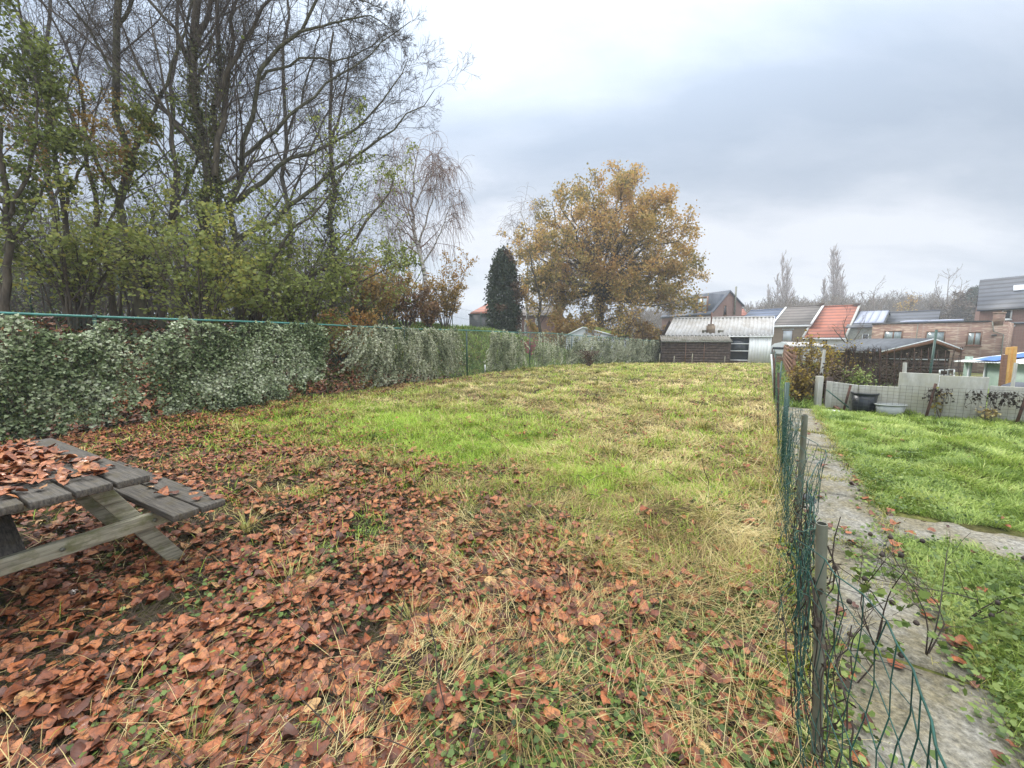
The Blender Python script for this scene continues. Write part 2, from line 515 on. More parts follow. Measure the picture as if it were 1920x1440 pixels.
def m_tiles(name, c1, c2, course=.34, rough=.55, gap=.25):
    """pan tiles or slates in courses: the rows follow the height on the slope"""
    m, nt, out = new_mat(name)
    tc = nt.nodes.new("ShaderNodeTexCoord"); sp = nt.nodes.new("ShaderNodeSeparateXYZ"); nt.links.new(tc.outputs["Object"], sp.inputs[0])
    d = nt.nodes.new("ShaderNodeMath"); d.operation = 'DIVIDE'; nt.links.new(sp.outputs[2], d.inputs[0]); d.inputs[1].default_value = course
    fr = nt.nodes.new("ShaderNodeMath"); fr.operation = 'FRACT'; nt.links.new(d.outputs[0], fr.inputs[0])
    n = _tex(nt, "ShaderNodeTexNoise", 1.1, Detail=8, Roughness=.7)
    base = _ramp(nt, n.outputs[0], [(.3, c2), (.7, c1)])
    edge = _ramp(nt, fr.outputs[0], [(0, tuple([gap] * 3)), (.30, tuple([gap] * 3)), (.42, (1, 1, 1)), (1, (1.0, 1.0, 1.0))])
    col = _mix(nt, 1.0, base, edge, 'MULTIPLY')
    _principled(nt, out, col, rough, fr.outputs[0], -.8, .05)
    return m


def m_wood(name, c1, c2, c3=None, scale=3, stretch=(1, 1, 12), rough=.8, bump=.5):
    m, nt, out = new_mat(name)
    n = _tex(nt, "ShaderNodeTexNoise", scale, Detail=8, Roughness=.65, stretch=stretch)
    col = _ramp(nt, n.outputs[0], [(.3, c2), (.7, c1)])
    if c3:
        n2 = _tex(nt, "ShaderNodeTexNoise", 5, Detail=6, Roughness=.7)
        col = _mix(nt, _ramp(nt, n2.outputs[0], [(.48, (0, 0, 0)), (.62, (1, 1, 1))]), col, c3)
    _principled(nt, out, col, rough, n.outputs[0], bump, .006)
    return m


M = {}
M['bark'] = m_plain('bark', (.135, .112, .082), (.050, .042, .032), 9, .9, bump=.8, stretch=(1, 1, .25), spec=.2)
M['bark_green'] = m_plain('bark_green', (.16, .15, .10), (.06, .058, .038), 7, .9, bump=.8, stretch=(1, 1, .3), spec=.2)
M['bark_grey'] = m_plain('bark_grey', (.13, .12, .10), (.06, .055, .048), 8, .9, bump=.6, spec=.2)
M['twig_pale'] = m_plain('twig_pale', (.24, .19, .155), (.15, .115, .10), 3, .9, bump=0, spec=.2)
M['twig_brown'] = m_plain('twig_brown', (.15, .105, .080), (.085, .060, .048), 3, .9, bump=0, spec=.2)
M['twig_dark'] = m_plain('twig_dark', (.135, .112, .098), (.068, .057, .050), 3, .9, bump=0, spec=.2)


def _birch():
    m, nt, out = new_mat('birch_bark')
    n = _tex(nt, "ShaderNodeTexNoise", 3.0, Detail=5, stretch=(1, 1, 3.5), Roughness=.7)
    _principled(nt, out, _ramp(nt, n.outputs[0], [(.40, (.06, .05, .045)), (.50, (.42, .39, .36)), (.7, (.60, .58, .55))]), .8)
    return m


M['birch'] = _birch()
M['hazel'] = m_leaf('hazel_leaf', [(.075, .095, .02), (.20, .245, .055), (.32, .36, .10), (.42, .38, .08)], .5, .5)
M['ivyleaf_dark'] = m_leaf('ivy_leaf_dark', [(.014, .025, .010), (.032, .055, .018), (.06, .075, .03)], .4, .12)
M['ivyleaf'] = m_leaf('ivy_leaf', [(.035, .060, .020), (.15, .20, .08), (.36, .42, .25), (.62, .65, .48)], .5, .2, .25)
M['ivyleaf_grey'] = m_leaf('ivy_leaf_grey', [(.07, .09, .04), (.23, .26, .15), (.43, .45, .30), (.66, .66, .50)], .5, .2, .25)
M['autumn'] = m_leaf('autumn_leaf', [(.20, .155, .05), (.32, .22, .07), (.42, .27, .08), (.46, .25, .08), (.32, .16, .06)], .6, .4)
M['oak'] = m_leaf('oak_leaf', [(.20, .18, .055), (.33, .26, .075), (.47, .32, .10), (.56, .35, .12), (.47, .26, .09)], .6, .42)
M['rust'] = m_leaf('rust_leaf', [(.15, .09, .045), (.26, .14, .06), (.34, .21, .10)], .6, .3)
M['conifer'] = m_leaf('conifer_leaf', [(.016, .028, .016), (.035, .055, .03), (.06, .078, .045)], .6, .1)
M['fallen'] = m_leaf('fallen_leaf', [(.055, .022, .014), (.13, .042, .020), (.32, .10, .042), (.44, .16, .075), (.22, .07, .045), (.50, .205, .085), (.34, .11, .05), (.56, .38, .12)], .5, .12, .3, spots=(26, (.11, .04, .025)))
M['straw'] = m_leaf('straw_blade', [(.17, .115, .045), (.42, .32, .12), (.62, .50, .22), (.78, .67, .36)], .6, .25)
M['grass_mix'] = m_leaf('mixed_grass_blade', [(.09, .12, .02), (.27, .27, .06), (.50, .45, .14), (.66, .56, .24)], .5, .3)
M['grass_bright'] = m_leaf('bright_grass_blade', [(.11, .20, .018), (.26, .40, .035), (.42, .58, .07), (.56, .64, .14)], .45, .35)
M['lawn'] = m_leaf('lawn_blade', [(.08, .145, .025), (.22, .32, .06), (.38, .48, .11), (.56, .60, .22)], .45, .35)
M['clover'] = m_leaf('clover_leaf', [(.03, .055, .018), (.075, .125, .03), (.16, .23, .05), (.30, .36, .10)], .45, .25)
M['moss'] = m_leaf('moss_tuft', [(.10, .13, .010), (.26, .29, .02), (.42, .42, .035)], .8, .2)
M['darkstem'] = m_plain('dark_stem', (.055, .035, .025), (.025, .018, .014), 6, .7, bump=.2)
M['litter'] = m_leaf('litter_blade', [(.020, .014, .010), (.045, .032, .020), (.10, .07, .04)], .8, .0)
M['yellowleaf'] = m_leaf('yellow_leaf', [(.10, .07, .02), (.26, .18, .04), (.46, .33, .06), (.30, .30, .06)], .5, .4)
M['greenpaint'] = m_plain('green_painted_steel', (.055, .22, .19), (.035, .15, .13), 6, .3, bump=.05)
M['greenpvc'] = m_plain('green_coated_wire', (.022, .095, .078), (.008, .036, .030), 8, .35, bump=0)
M['greenpost'] = m_plain('dark_green_steel', (.018, .07, .048), (.012, .04, .03), 6, .4, bump=.05)
M['galv'] = m_plain('galvanised_steel', (.24, .25, .20), (.12, .12, .09), 14, .5, .3, bump=.15, stretch=(1, 1, .3))
M['wire'] = m_plain('dull_wire', (.10, .10, .095), (.05, .05, .045), 10, .6, .3, bump=0)
M['rustrod'] = m_plain('rusty_iron', (.10, .045, .028), (.035, .02, .016), 9, .85, bump=.3)
M['tabletop'] = m_wood('weathered_plank', (.105, .098, .088), (.035, .033, .030), (.06, .045, .03), 4, (2, 9, 9), .7)
M['tableleg'] = m_wood('mossy_timber', (.36, .345, .25), (.15, .135, .08), (.20, .175, .06), 4, (3, 6, 6), .8)
M['concrete'] = m_plain('panel_concrete', (.50, .50, .46), (.33, .33, .30), 3.5, .9, bump=.2, detail=8)
M['white'] = m_plain('white_paint', (.72, .74, .74), (.60, .61, .61), 2.5, .55, bump=.05)
M['whitesheet'] = m_plain('white_sheet', (.88, .88, .86), (.78, .78, .75), 1.8, .5, bump=.05, stretch=(4, 4, .6))
M['darkglass'] = m_plain('dark_glass', (.035, .045, .055), (.02, .024, .03), 1.5, .08, bump=0)
M['paleglass'] = m_plain('curtained_glass', (.42, .47, .47), (.20, .25, .27), 2.2, .15, bump=0, stretch=(4, 4, 1))
M['shutter'] = m_plain('pale_shutter', (.62, .66, .70), (.54, .58, .62), 2, .6, bump=.05)
M['brownwood'] = m_plain('brown_stained_wood', (.20, .095, .048), (.12, .055, .03), 6, .55, bump=.1)
M['darkslat'] = m_plain('fascia_black', (.03, .032, .035), (.02, .02, .022), 6, .5, bump=0)
M['bucket'] = m_plain('black_plastic', (.014, .020, .026), (.008, .011, .014), 5, .38, bump=.05)
M['tub'] = m_plain('grey_plastic', (.34, .36, .345), (.25, .265, .25), 5, .5, bump=.05)
M['stone'] = m_plain('dark_stone', (.075, .08, .09), (.03, .032, .035), 14, .6, bump=.5)


def m_fallen():
    """dead leaf: each its own tone, midrib and side veins, dark blotches"""
    m, nt, out = new_mat('fallen_leaf_veined')
    at = nt.nodes.new("ShaderNodeAttribute"); at.attribute_name = "rnd"
    cols = [(.045, .020, .014), (.12, .042, .024), (.30, .090, .032), (.42, .145, .055), (.16, .050, .028), (.36, .145, .070), (.52, .215, .08), (.30, .10, .05), (.52, .34, .13)]
    col = _ramp(nt, at.outputs["Fac"], [(i / (len(cols) - 1), c) for i, c in enumerate(cols)])
    lp = nt.nodes.new("ShaderNodeAttribute"); lp.attribute_name = "leafpos"; sp = nt.nodes.new("ShaderNodeSeparateXYZ"); nt.links.new(lp.outputs["Vector"], sp.inputs[0])

    def mt(op, a, b=None):
        n = nt.nodes.new("ShaderNodeMath"); n.operation = op
        for i, v in enumerate((a, b)):
            if v is None: continue
            if isinstance(v, (int, float)): n.inputs[i].default_value = v
            else: nt.links.new(v, n.inputs[i])
        return n.outputs[0]
    ax = mt('ABSOLUTE', sp.outputs[0]); w = mt('FRACT', mt('MULTIPLY', mt('SUBTRACT', sp.outputs[1], mt('MULTIPLY', ax, .8)), 6.5))
    side = _ramp(nt, w, [(0, (.62, .62, .62)), (.16, (1, 1, 1)), (1, (1, 1, 1))]); mid = _ramp(nt, ax, [(0, (.55, .55, .55)), (.045, (1, 1, 1)), (1, (1, 1, 1))])
    col = _mix(nt, 1.0, col, side, 'MULTIPLY'); col = _mix(nt, 1.0, col, mid, 'MULTIPLY')
    n = _tex(nt, "ShaderNodeTexNoise", 38, Detail=4, Roughness=.7); col = _mix(nt, _ramp(nt, n.outputs[0], [(.46, (0, 0, 0)), (.64, (.85, .85, .85))]), col, (.085, .035, .022))
    n2 = _tex(nt, "ShaderNodeTexNoise", 14, Detail=2); rg = nt.nodes.new("ShaderNodeMapRange"); nt.links.new(n2.outputs[0], rg.inputs[0]); rg.inputs[1].default_value = .35; rg.inputs[2].default_value = .65; rg.inputs[3].default_value = .22; rg.inputs[4].default_value = .7
    p = _principled(nt, out, col, .5, w, .25, .003, spec=.4); nt.links.new(rg.outputs[0], p.inputs["Roughness"])
    return m


M['fallen'] = m_fallen()


def m_plank(name, ang, c1, c2, moss):
    """old boards whose grain runs at the given angle on plan"""
    m, nt, out = new_mat(name)
    def tx(scale, sc, **kw):
        tc = nt.nodes.new("ShaderNodeTexCoord"); mp = nt.nodes.new("ShaderNodeMapping"); mp.vector_type = 'TEXTURE'; nt.links.new(tc.outputs["Object"], mp.inputs[0])
        mp.inputs["Rotation"].default_value = (0, 0, ang); mp.inputs["Scale"].default_value = sc
        n = nt.nodes.new("ShaderNodeTexNoise"); nt.links.new(mp.outputs[0], n.inputs["Vector"]); n.inputs["Scale"].default_value = scale
        for k, v in kw.items(): n.inputs[k].default_value = v
        return n.outputs[0]
    g = tx(1.0, (.22, .010, .02), Detail=6, Roughness=.65); b = tx(1.0, (.12, .07, .1), Detail=5, Roughness=.7)
    col = _ramp(nt, g, [(.32, c2), (.55, c1), (.75, tuple(x * 1.5 for x in c1))])
    col = _mix(nt, _ramp(nt, b, [(.5, (0, 0, 0)), (.66, (.8, .8, .8))]), col, moss)
    _principled(nt, out, col, .75, g, .9, .004); return m

# ================================================================ ground, lawn, path
def grid_mesh(name, xs, ys, mat, zoff=0.0, kind='structure', keep=None):
    X, Y = np.meshgrid(xs, ys); Z = hgt(X, Y) + zoff
    nx, ny = len(xs), len(ys)
    V = np.stack((X, Y, Z), -1).reshape(-1, 3)
    i = np.arange(ny - 1)[:, None] * nx + np.arange(nx - 1)[None]
    F = np.stack((i, i + 1, i + nx + 1, i + nx), -1).reshape(-1, 4)
    if keep is not None:
        c = V[F].mean(1); F = F[keep(c[:, 0], c[:, 1])]
    mb = MB(); mb.add(V, F); return mb.build(name, mat, smooth=True, kind=kind)


def axis(bps):
    r = []
    for a, b, st in bps: r += list(np.arange(a, b, st))
    return np.array(r + [bps[-1][1]])


def m_ground():
    m, nt, out = new_mat('ground_soil')
    n1 = _tex(nt, "ShaderNodeTexNoise", .5, Detail=6, Roughness=.65)
    n2 = _tex(nt, "ShaderNodeTexNoise", 9, Detail=8, Roughness=.75)
    n3 = _tex(nt, "ShaderNodeTexVoronoi", 11)
    soil = _ramp(nt, n2.outputs[0], [(.30, (.014, .010, .006)), (.5, (.045, .033, .018)), (.68, (.10, .08, .04))])
    green = _ramp(nt, n2.outputs[0], [(.30, (.035, .045, .012)), (.5, (.12, .13, .035)), (.68, (.26, .24, .08))])
    col = _mix(nt, _ramp(nt, n1.outputs[0], [(.42, (0, 0, 0)), (.56, (1, 1, 1))]), soil, green)
    _principled(nt, out, col, .95, n2.outputs[0], .9, .04, spec=.15)
    return m


M['ground'] = m_ground()
gx = axis([(-160, -50, 12), (-50, -14, 1.5), (-14, 22, .16), (22, 60, 1.2), (60, 330, 10)])
gy = axis([(-40, -4, 3), (-4, 0, .5), (0, 15, .16), (15, 42, .45), (42, 90, 3), (90, 300, 12)])
grid_mesh('ground', gx, gy, M['ground'])

# the concrete slab path beside the netting fence, and the narrow branch path across the neighbour's lawn
def m_path():
    m, nt, out = new_mat('worn_concrete')
    n1 = _tex(nt, "ShaderNodeTexNoise", 3.2, Detail=7, Roughness=.7)
    n2 = _tex(nt, "ShaderNodeTexNoise", 45, Detail=4, Roughness=.7)
    v = _tex(nt, "ShaderNodeTexVoronoi", 60)
    c = _ramp(nt, n2.outputs[0], [(.3, (.09, .082, .068)), (.5, (.22, .21, .18)), (.72, (.40, .38, .33))])
    moss = _ramp(nt, n1.outputs[0], [(.38, (0, 0, 0)), (.58, (.85, .85, .85))])
    c = _mix(nt, moss, c, _ramp(nt, n2.outputs[0], [(.35, (.075, .065, .035)), (.65, (.24, .20, .11))]))
    peb = _ramp(nt, v.outputs["Distance"], [(.0, (.9, .9, .9)), (.12, (0, 0, 0))])
    c = _mix(nt, _mix(nt, .6, (0, 0, 0), peb), c, (.48, .46, .42))
    _principled(nt, out, c, .8, n2.outputs[0], .55, .012)
    return m


M['path'] = m_path()


def fpt(along, across, z=0.0):
    """a point measured along the low fence from (0.25, 0) and across it towards the path"""
    p = np.array((0.25, 0.)) + FD * along + FN * across
    return np.array((p[0], p[1], float(hgt(p[0], p[1])) + z))


def build_path():
    rng = np.random.default_rng(4)
    mb = MB()
    a = -1.5
    while a < 10.3:
        Ls = rng.uniform(.95, 1.35); b = min(a + Ls, 10.4)
        xs = np.linspace(a + .022, b - .022, 8); ys = np.linspace(.03, .69, 6)
        jit = rng.normal(size=4) * .012; edge = rng.normal(size=(8,)) * .018
        V = []
        for i, x in enumerate(xs):
            for j, y in enumerate(ys):
                yy = y + (edge[i] if j == 5 else 0)
                p = fpt(x, yy)
                u = (i / 7 - .5); w = j / 5 - .5
                V.append((p[0], p[1], p[2] + .018 + jit[0] * u + jit[1] * w))
        n = 6; F = [(i * n + j, (i + 1) * n + j, (i + 1) * n + j + 1, i * n + j + 1) for i in range(7) for j in range(5)]
        k = len(V); V = np.array(V)
        rim = [i * n for i in range(8)] + [7 * n + j for j in range(1, 6)] + [i * n + 5 for i in range(6, -1, -1)] + [j for j in range(4, 0, -1)]
        low = V[rim] - np.array((0, 0, .06))
        F2 = [(rim[q], rim[(q + 1) % len(rim)], k + (q + 1) % len(rim), k + q) for q in range(len(rim))]
        F2 = [f[::-1] for f in F2]
        mb.add(np.concatenate((V, low)), F + F2)
        a = b
    mb.build('path', M['path'], kind='structure')
    mb = MB()
    # branch path: leaves the main one and runs away across the lawn
    A = G(1640, 985); B = G(1930, 1045)
    d = (B - A)[:2]; d /= np.linalg.norm(d); nn = np.array((-d[1], d[0]))
    V = []; xs = np.linspace(-.1, 7, 40); ys = np.linspace(-.26, .42, 5)
    for i, x in enumerate(xs):
        for j, y in enumerate(ys):
            p = A[:2] + d * x + nn * (y + (rng.normal() * .02 if j in (0, 4) else 0))
            V.append((p[0], p[1], float(hgt(*p)) + (.012 if j in (1, 2, 3) else -.02)))
    F = [(i * 5 + j, (i + 1) * 5 + j, (i + 1) * 5 + j + 1, i * 5 + j + 1) for i in range(39) for j in range(4)]
    mb.add(V, F); mb.build('side_path', M['path'], kind='structure')
    return A[:2], d, nn


BP_A, BP_D, BP_N = build_path()


def on_paths(X, Y):
    sd = rdist(X, Y); w = .015 * 2 * (fbm(X, Y, 6, 3) - .5) * 4
    al = (np.asarray(X) - .25) * FD[0] + np.asarray(Y) * FD[1]
    m1 = (sd > .05) & (sd < .66 + w) & (al < 10.4)
    rx = np.asarray(X) - BP_A[0]; ry = np.asarray(Y) - BP_A[1]
    u = rx * BP_D[0] + ry * BP_D[1]; v = rx * BP_N[0] + ry * BP_N[1]
    m2 = (u > -.1) & (u < 7) & (v > -.23 + w) & (v < .39 + w)
    return m1, m2


# ---------------------------------------------------------------- scattered blades and leaves
def scatter(rng, n, near, far, x0, x1, pw=1.6):
    """ground points whose density falls off with distance from where one stands"""
    u = rng.random(n)
    e = 2 - pw
    r = (near ** e + u * (far ** e - near ** e)) ** (1 / e)
    a0, a1 = np.radians(x0), np.radians(x1)
    th = a0 + rng.random(n) * (a1 - a0)
    return r * np.sin(th), r * np.cos(th)


def blades(mb, rng, X, Y, Z, length, width, pitch, bend, rnd, heading=None, segs=3):
    N = len(X)
    if N == 0: return
    ph = rng.random(N) * 2 * np.pi if heading is None else heading
    L_ = length / segs
    p = np.stack((X, Y, Z), 1); el = pitch.copy()
    d0 = np.stack((np.cos(ph), np.sin(ph)), 1); sd = np.stack((-np.sin(ph), np.cos(ph), np.zeros(N)), 1)
    V = np.empty((N, segs * 2 + 1, 3))
    for k in range(segs):
        w = width * (1 - .55 * k / segs)
        V[:, 2 * k] = p - sd * w[:, None] / 2; V[:, 2 * k + 1] = p + sd * w[:, None] / 2
        p = p + np.stack((d0[:, 0] * np.cos(el) * L_, d0[:, 1] * np.cos(el) * L_, np.sin(el) * L_), 1)
        el = el - bend
    V[:, -1] = p
    nv = segs * 2 + 1
    q = np.array([(2 * k, 2 * k + 1, 2 * k + 3, 2 * k + 2) for k in range(segs - 1)])
    off = (np.arange(N) * nv)[:, None, None]
    base = mb.n
    mb.add(V.reshape(-1, 3), (q[None] + off).reshape(-1, 4), 0, np.repeat(rnd, nv))
    tr = np.array([(2 * segs - 2, 2 * segs - 1, 2 * segs)])
    mb.f.append((tr[None] + off).reshape(-1, 3) + base); mb.mi.append(np.zeros(N, np.int32))


def leafzone(X, Y):
    """how thickly the fallen leaves lie: thick under the trees by the picnic table, thinning into the field"""
    u, v = X, Y
    # boundary: leaves lie on the near left side of a wavering line across the field
    bx = np.interp(Y, [0.6, 1.5, 2.2, 2.8, 3.6, 5.0, 6.5, 8.5, 9.5], [1.7, 1.55, 1.15, .7, -.05, -1.45, -3.1, -4.7, -5.4])
    s = bx - X + (fbm(X, Y, .9, 41) - .5) * 1.5
    f = sst(s, -1.5, 1.7)
    f = f * (1 - sst(Y, 9, 11.5))
    f = np.maximum(f, .10 * (1 - sst(Y, 5, 12)) + .012)
    f = np.where(ldist(X, Y) > -1.6 + .8 * fbm(X, Y, 1, 8), np.maximum(f, .35 * (1 - sst(Y, 13, 19))), f)
    return np.clip(f, 0, 1)


def dryness(X, Y):
    """0 where the field grass is fresh, 1 where it is cut and matted"""
    f = .55 * fbm(X, Y, .55, 77, 4) + .45 * fbm(X, Y, 1.5, 79, 3)
    core = 1 - sst(np.abs(X - (1.2 + .46 * Y)), .0, 4.5)
    return np.clip(sst(f + .22 * core, .44, .58), 0, 1)


def infield(X, Y, m=0.0):
    return (rdist(X, Y) < -.02 - m) & (ldist(X, Y) < -.05 - m) & (Y < 36)


rng = np.random.default_rng(11)
PX = 1.0 / (FPX * 1024 / 1920)         # metres per render pixel at one metre


def build_field():
    # ---- dark litter and thatch low down
    X, Y = scatter(rng, 260000, .8, 36, -82, 46, 1.75); k = infield(X, Y); X, Y = X[k], Y[k]
    D = np.hypot(X, Y); Z = hgt(X, Y)
    lz = leafzone(X, Y)
    mb = MB(); k = rng.random(len(X)) < .35 + .65 * lz; x, y, z, d = X[k], Y[k], Z[k], D[k]; n = len(x)
    blades(mb, rng, x, y, z + rng.random(n) * .02, rng.uniform(.05, .22, n), np.maximum(.003, .55 * PX * d), rng.uniform(-.1, .5, n), rng.uniform(-.1, .35, n), rng.random(n))
    mb.build('ground_litter', M['litter'], kind='stuff', label='dark stalks and rotting litter under the leaves and cut grass')
    # ---- matted cut grass
    X, Y = scatter(rng, 470000, .8, 37, -70, 46, 1.62); k = infield(X, Y); X, Y = X[k], Y[k]
    D = np.hypot(X, Y); Z = hgt(X, Y); dr = dryness(X, Y); lz = leafzone(X, Y)
    fg = .38 + .62 * sst(Y + .25 * X, 1.8, 3.0)
    k = rng.random(len(X)) < (.24 + .76 * dr) * (1 - (.34 + .48 * (1 - sst(X, -1.2, .5))) * lz) * fg
    x, y, z, d = X[k], Y[k], Z[k], D[k]; n = len(x)
    swirl = fbm(x, y, 1.1, 90) * 14 + rng.normal(size=n) * .75
    lift = fbm(x, y, 4.5, 33); pit = rng.uniform(-.05, .55, n) * (.4 + lift)
    mb = MB()
    rv = np.clip(-.15 + 1.2 * fbm(x, y, 1.7, 61, 4) + rng.normal(size=n) * .2, 0, 1)
    blades(mb, rng, x, y, z + rng.random(n) * .09 * lift, rng.uniform(.08, .26, n), np.maximum(.0028, .5 * PX * d), pit, rng.uniform(.0, .35, n), rv, heading=swirl)
    mb.build('dry_grass', M['straw'], kind='stuff', label='cut straw coloured grass lying matted on the field')
    # ---- living field grass, yellow green
    X, Y = scatter(rng, 560000, .8, 37, -70, 46, 1.62); k = infield(X, Y); X, Y = X[k], Y[k]
    D = np.hypot(X, Y); Z = hgt(X, Y); dr = dryness(X, Y); lz = leafzone(X, Y)
    tuft = fbm(X, Y, 3.6, 21)
    fg = .05 + .95 * sst(Y + .25 * X, 1.8, 3.2)
    k = rng.random(len(X)) < (1 - .80 * dr) * (1 - .93 * lz) * sst(tuft, .34, .66) * .9 * fg
    x, y, z, d = X[k], Y[k], Z[k], D[k]; n = len(x); tf = tuft[k]
    mb = MB()
    rv = np.clip(-.1 + 1.1 * fbm(x, y, 1.3, 62, 4) + rng.normal(size=n) * .2, 0, 1)
    blades(mb, rng, x, y, z - .005, rng.uniform(.05, .13, n) * (.7 + .9 * tf), np.maximum(.0026, .5 * PX * d), rng.uniform(.35, 1.45, n), rng.uniform(.1, .6, n), rv)
    mb.build('field_grass', M['grass_mix'], kind='stuff', label='rough yellow green grass growing over the whole field')
    # ---- bright fresh grass: the patch beyond the leaves and single tufts
    X, Y = scatter(rng, 330000, .8, 30, -58, 46, 1.6); k = infield(X, Y); X, Y = X[k], Y[k]
    D = np.hypot(X, Y); Z = hgt(X, Y); lz = leafzone(X, Y)
    c1 = np.exp(-(((X + 1.9) / 2.6) ** 2 + ((Y - 6.6) / 1.6) ** 2)); c2 = np.exp(-(((X + .1) / 1.3) ** 2 + ((Y - 5.0) / .8) ** 2))
    c3 = np.exp(-((rdist(X, Y) + 1.0) / .8) ** 2) * sst(fbm(X, Y, 1.1, 14), .42, .6) * .8
    c4 = .55 * sst(fbm(X, Y, .8, 15), .52, .66) * sst(Y, 6, 9)
    pr = np.clip(np.maximum.reduce([c1, c2 * .9, c3, c4]) * (.35 + .9 * fbm(X, Y, 4, 16)), 0, 1) * (1 - .6 * lz)
    tf = sst(fbm(X, Y, 2.6, 17), .60, .68) * (1 - .5 * lz); pr = np.clip(np.maximum(pr, tf * .9), 0, 1) * (.08 + .92 * sst(Y + .25 * X, 1.9, 3.2))
    k = rng.random(len(X)) < pr * .8; x, y, z, d = X[k], Y[k], Z[k], D[k]; n = len(x)
    mb = MB()
    blades(mb, rng, x, y, z - .005, rng.uniform(.07, .20, n), np.maximum(.003, .55 * PX * d), rng.uniform(.6, 1.5, n), rng.uniform(.1, .6, n), np.clip(.4 + .35 * fbm(x, y, 2, 18) + rng.normal(size=n) * .2, 0, 1))
    n = 75000; c_ = rng.random(n); X = np.where(c_ < .62, -2.3, np.where(c_ < .85, -.4, 1.0)) + rng.normal(size=n) * np.where(c_ < .62, 1.5, .7); Y = np.where(c_ < .62, 7.0, np.where(c_ < .85, 5.3, 3.9)) + rng.normal(size=n) * np.where(c_ < .62, .95, .42)
    k = infield(X, Y) & (rng.random(n) < .25 + 1.3 * sst(fbm(X, Y, 1.6, 19), .38, .62)); x, y = X[k], Y[k]; n = len(x); d = np.hypot(x, y)
    blades(mb, rng, x, y, hgt(x, y) - .005, rng.uniform(.08, .19, n), np.maximum(.003, .5 * PX * d), rng.uniform(.3, 1.3, n), rng.uniform(.2, .6, n), np.clip(.5 + .5 * (fbm(x, y, 2, 18) - .4) + rng.normal(size=n) * .2, 0, 1))
    mb.build('bright_grass', M['grass_bright'], kind='stuff', label='fresh bright green grass patch beyond the fallen leaves')


build_field()


def build_lawn():
    X, Y = scatter(rng, 560000, .9, 14.5, 22, 62, 1.45)
    sd = rdist(X, Y); m1, m2 = on_paths(X, Y)
    k = (sd > .58) & ~m1 & ~m2 & (Y < 9.1 + .0 * X) & (X < 16); X, Y, sd = X[k], Y[k], sd[k]
    D = np.hypot(X, Y); Z = hgt(X, Y)
    f = fbm(X, Y, 2.0, 51); al = (X - BP_A[0]) * BP_N[0] + (Y - BP_A[1]) * BP_N[1]
    near = al < -.1                      # the strip on the near side of the branch path is rougher
    k = rng.random(len(X)) < np.where(near, .45 + .35 * f, .75)
    x, y, z, d, f = X[k], Y[k], Z[k], D[k], f[k]; n = len(x)
    sw = fbm(x, y, 1.4, 52) * 16 + rng.normal(size=n) * .8
    mb = MB()
    L_ = rng.uniform(.04, .115, n) * (.5 + 1.1 * fbm(x, y, 3.4, 53))
    blades(mb, rng, x, y, z - .004, L_, np.maximum(.003, .5 * PX * d), rng.uniform(.3, 1.35, n), rng.uniform(.1, .6, n), np.clip(.05 + .85 * fbm(x, y, 2.6, 54, 4) + rng.normal(size=n) * .17, 0, 1), heading=sw)
    mb.build('lawn_grass', M['lawn'], kind='stuff', label='lush green lawn grass in the garden past the netting fence')
    # green strip in the corridor and behind, and grass on the bank
    x, y = scatter(rng, 200000, 8, 40, 10, 60, 1.3); k = (rdist(x, y) > .0) & (Y.max() > 0) & ~((rdist(x, y) > .66) & (y < 9.1)) & ~on_paths(x, y)[0]
    x2, y2 = scatter(rng, 260000, 7, 45, -58, 28, 1.3); s2 = ldist(x2, y2)
    k2 = (s2 > .1) & (rng.random(len(x2)) < np.where(y2 > 15.5, .9, .12 + .0 * x2))
    x = np.concatenate((x[k], x2[k2])); y = np.concatenate((y[k], y2[k2])); n = len(x); d = np.hypot(x, y)
    mb = MB()
    blades(mb, rng, x, y, hgt(x, y) - .005, rng.uniform(.12, .34, n), np.maximum(.005, .6 * PX * d), rng.uniform(.4, 1.4, n), rng.uniform(.1, .6, n), np.clip(.1 + .5 * fbm(x, y, .8, 56) + rng.normal(size=n) * .2 - .22 * (ldist(x, y) > 0), 0, 1))
    mb.build('rough_grass', M['lawn'], kind='stuff', label='rough grass on the bank behind the tall fence and in the gardens')


build_lawn()


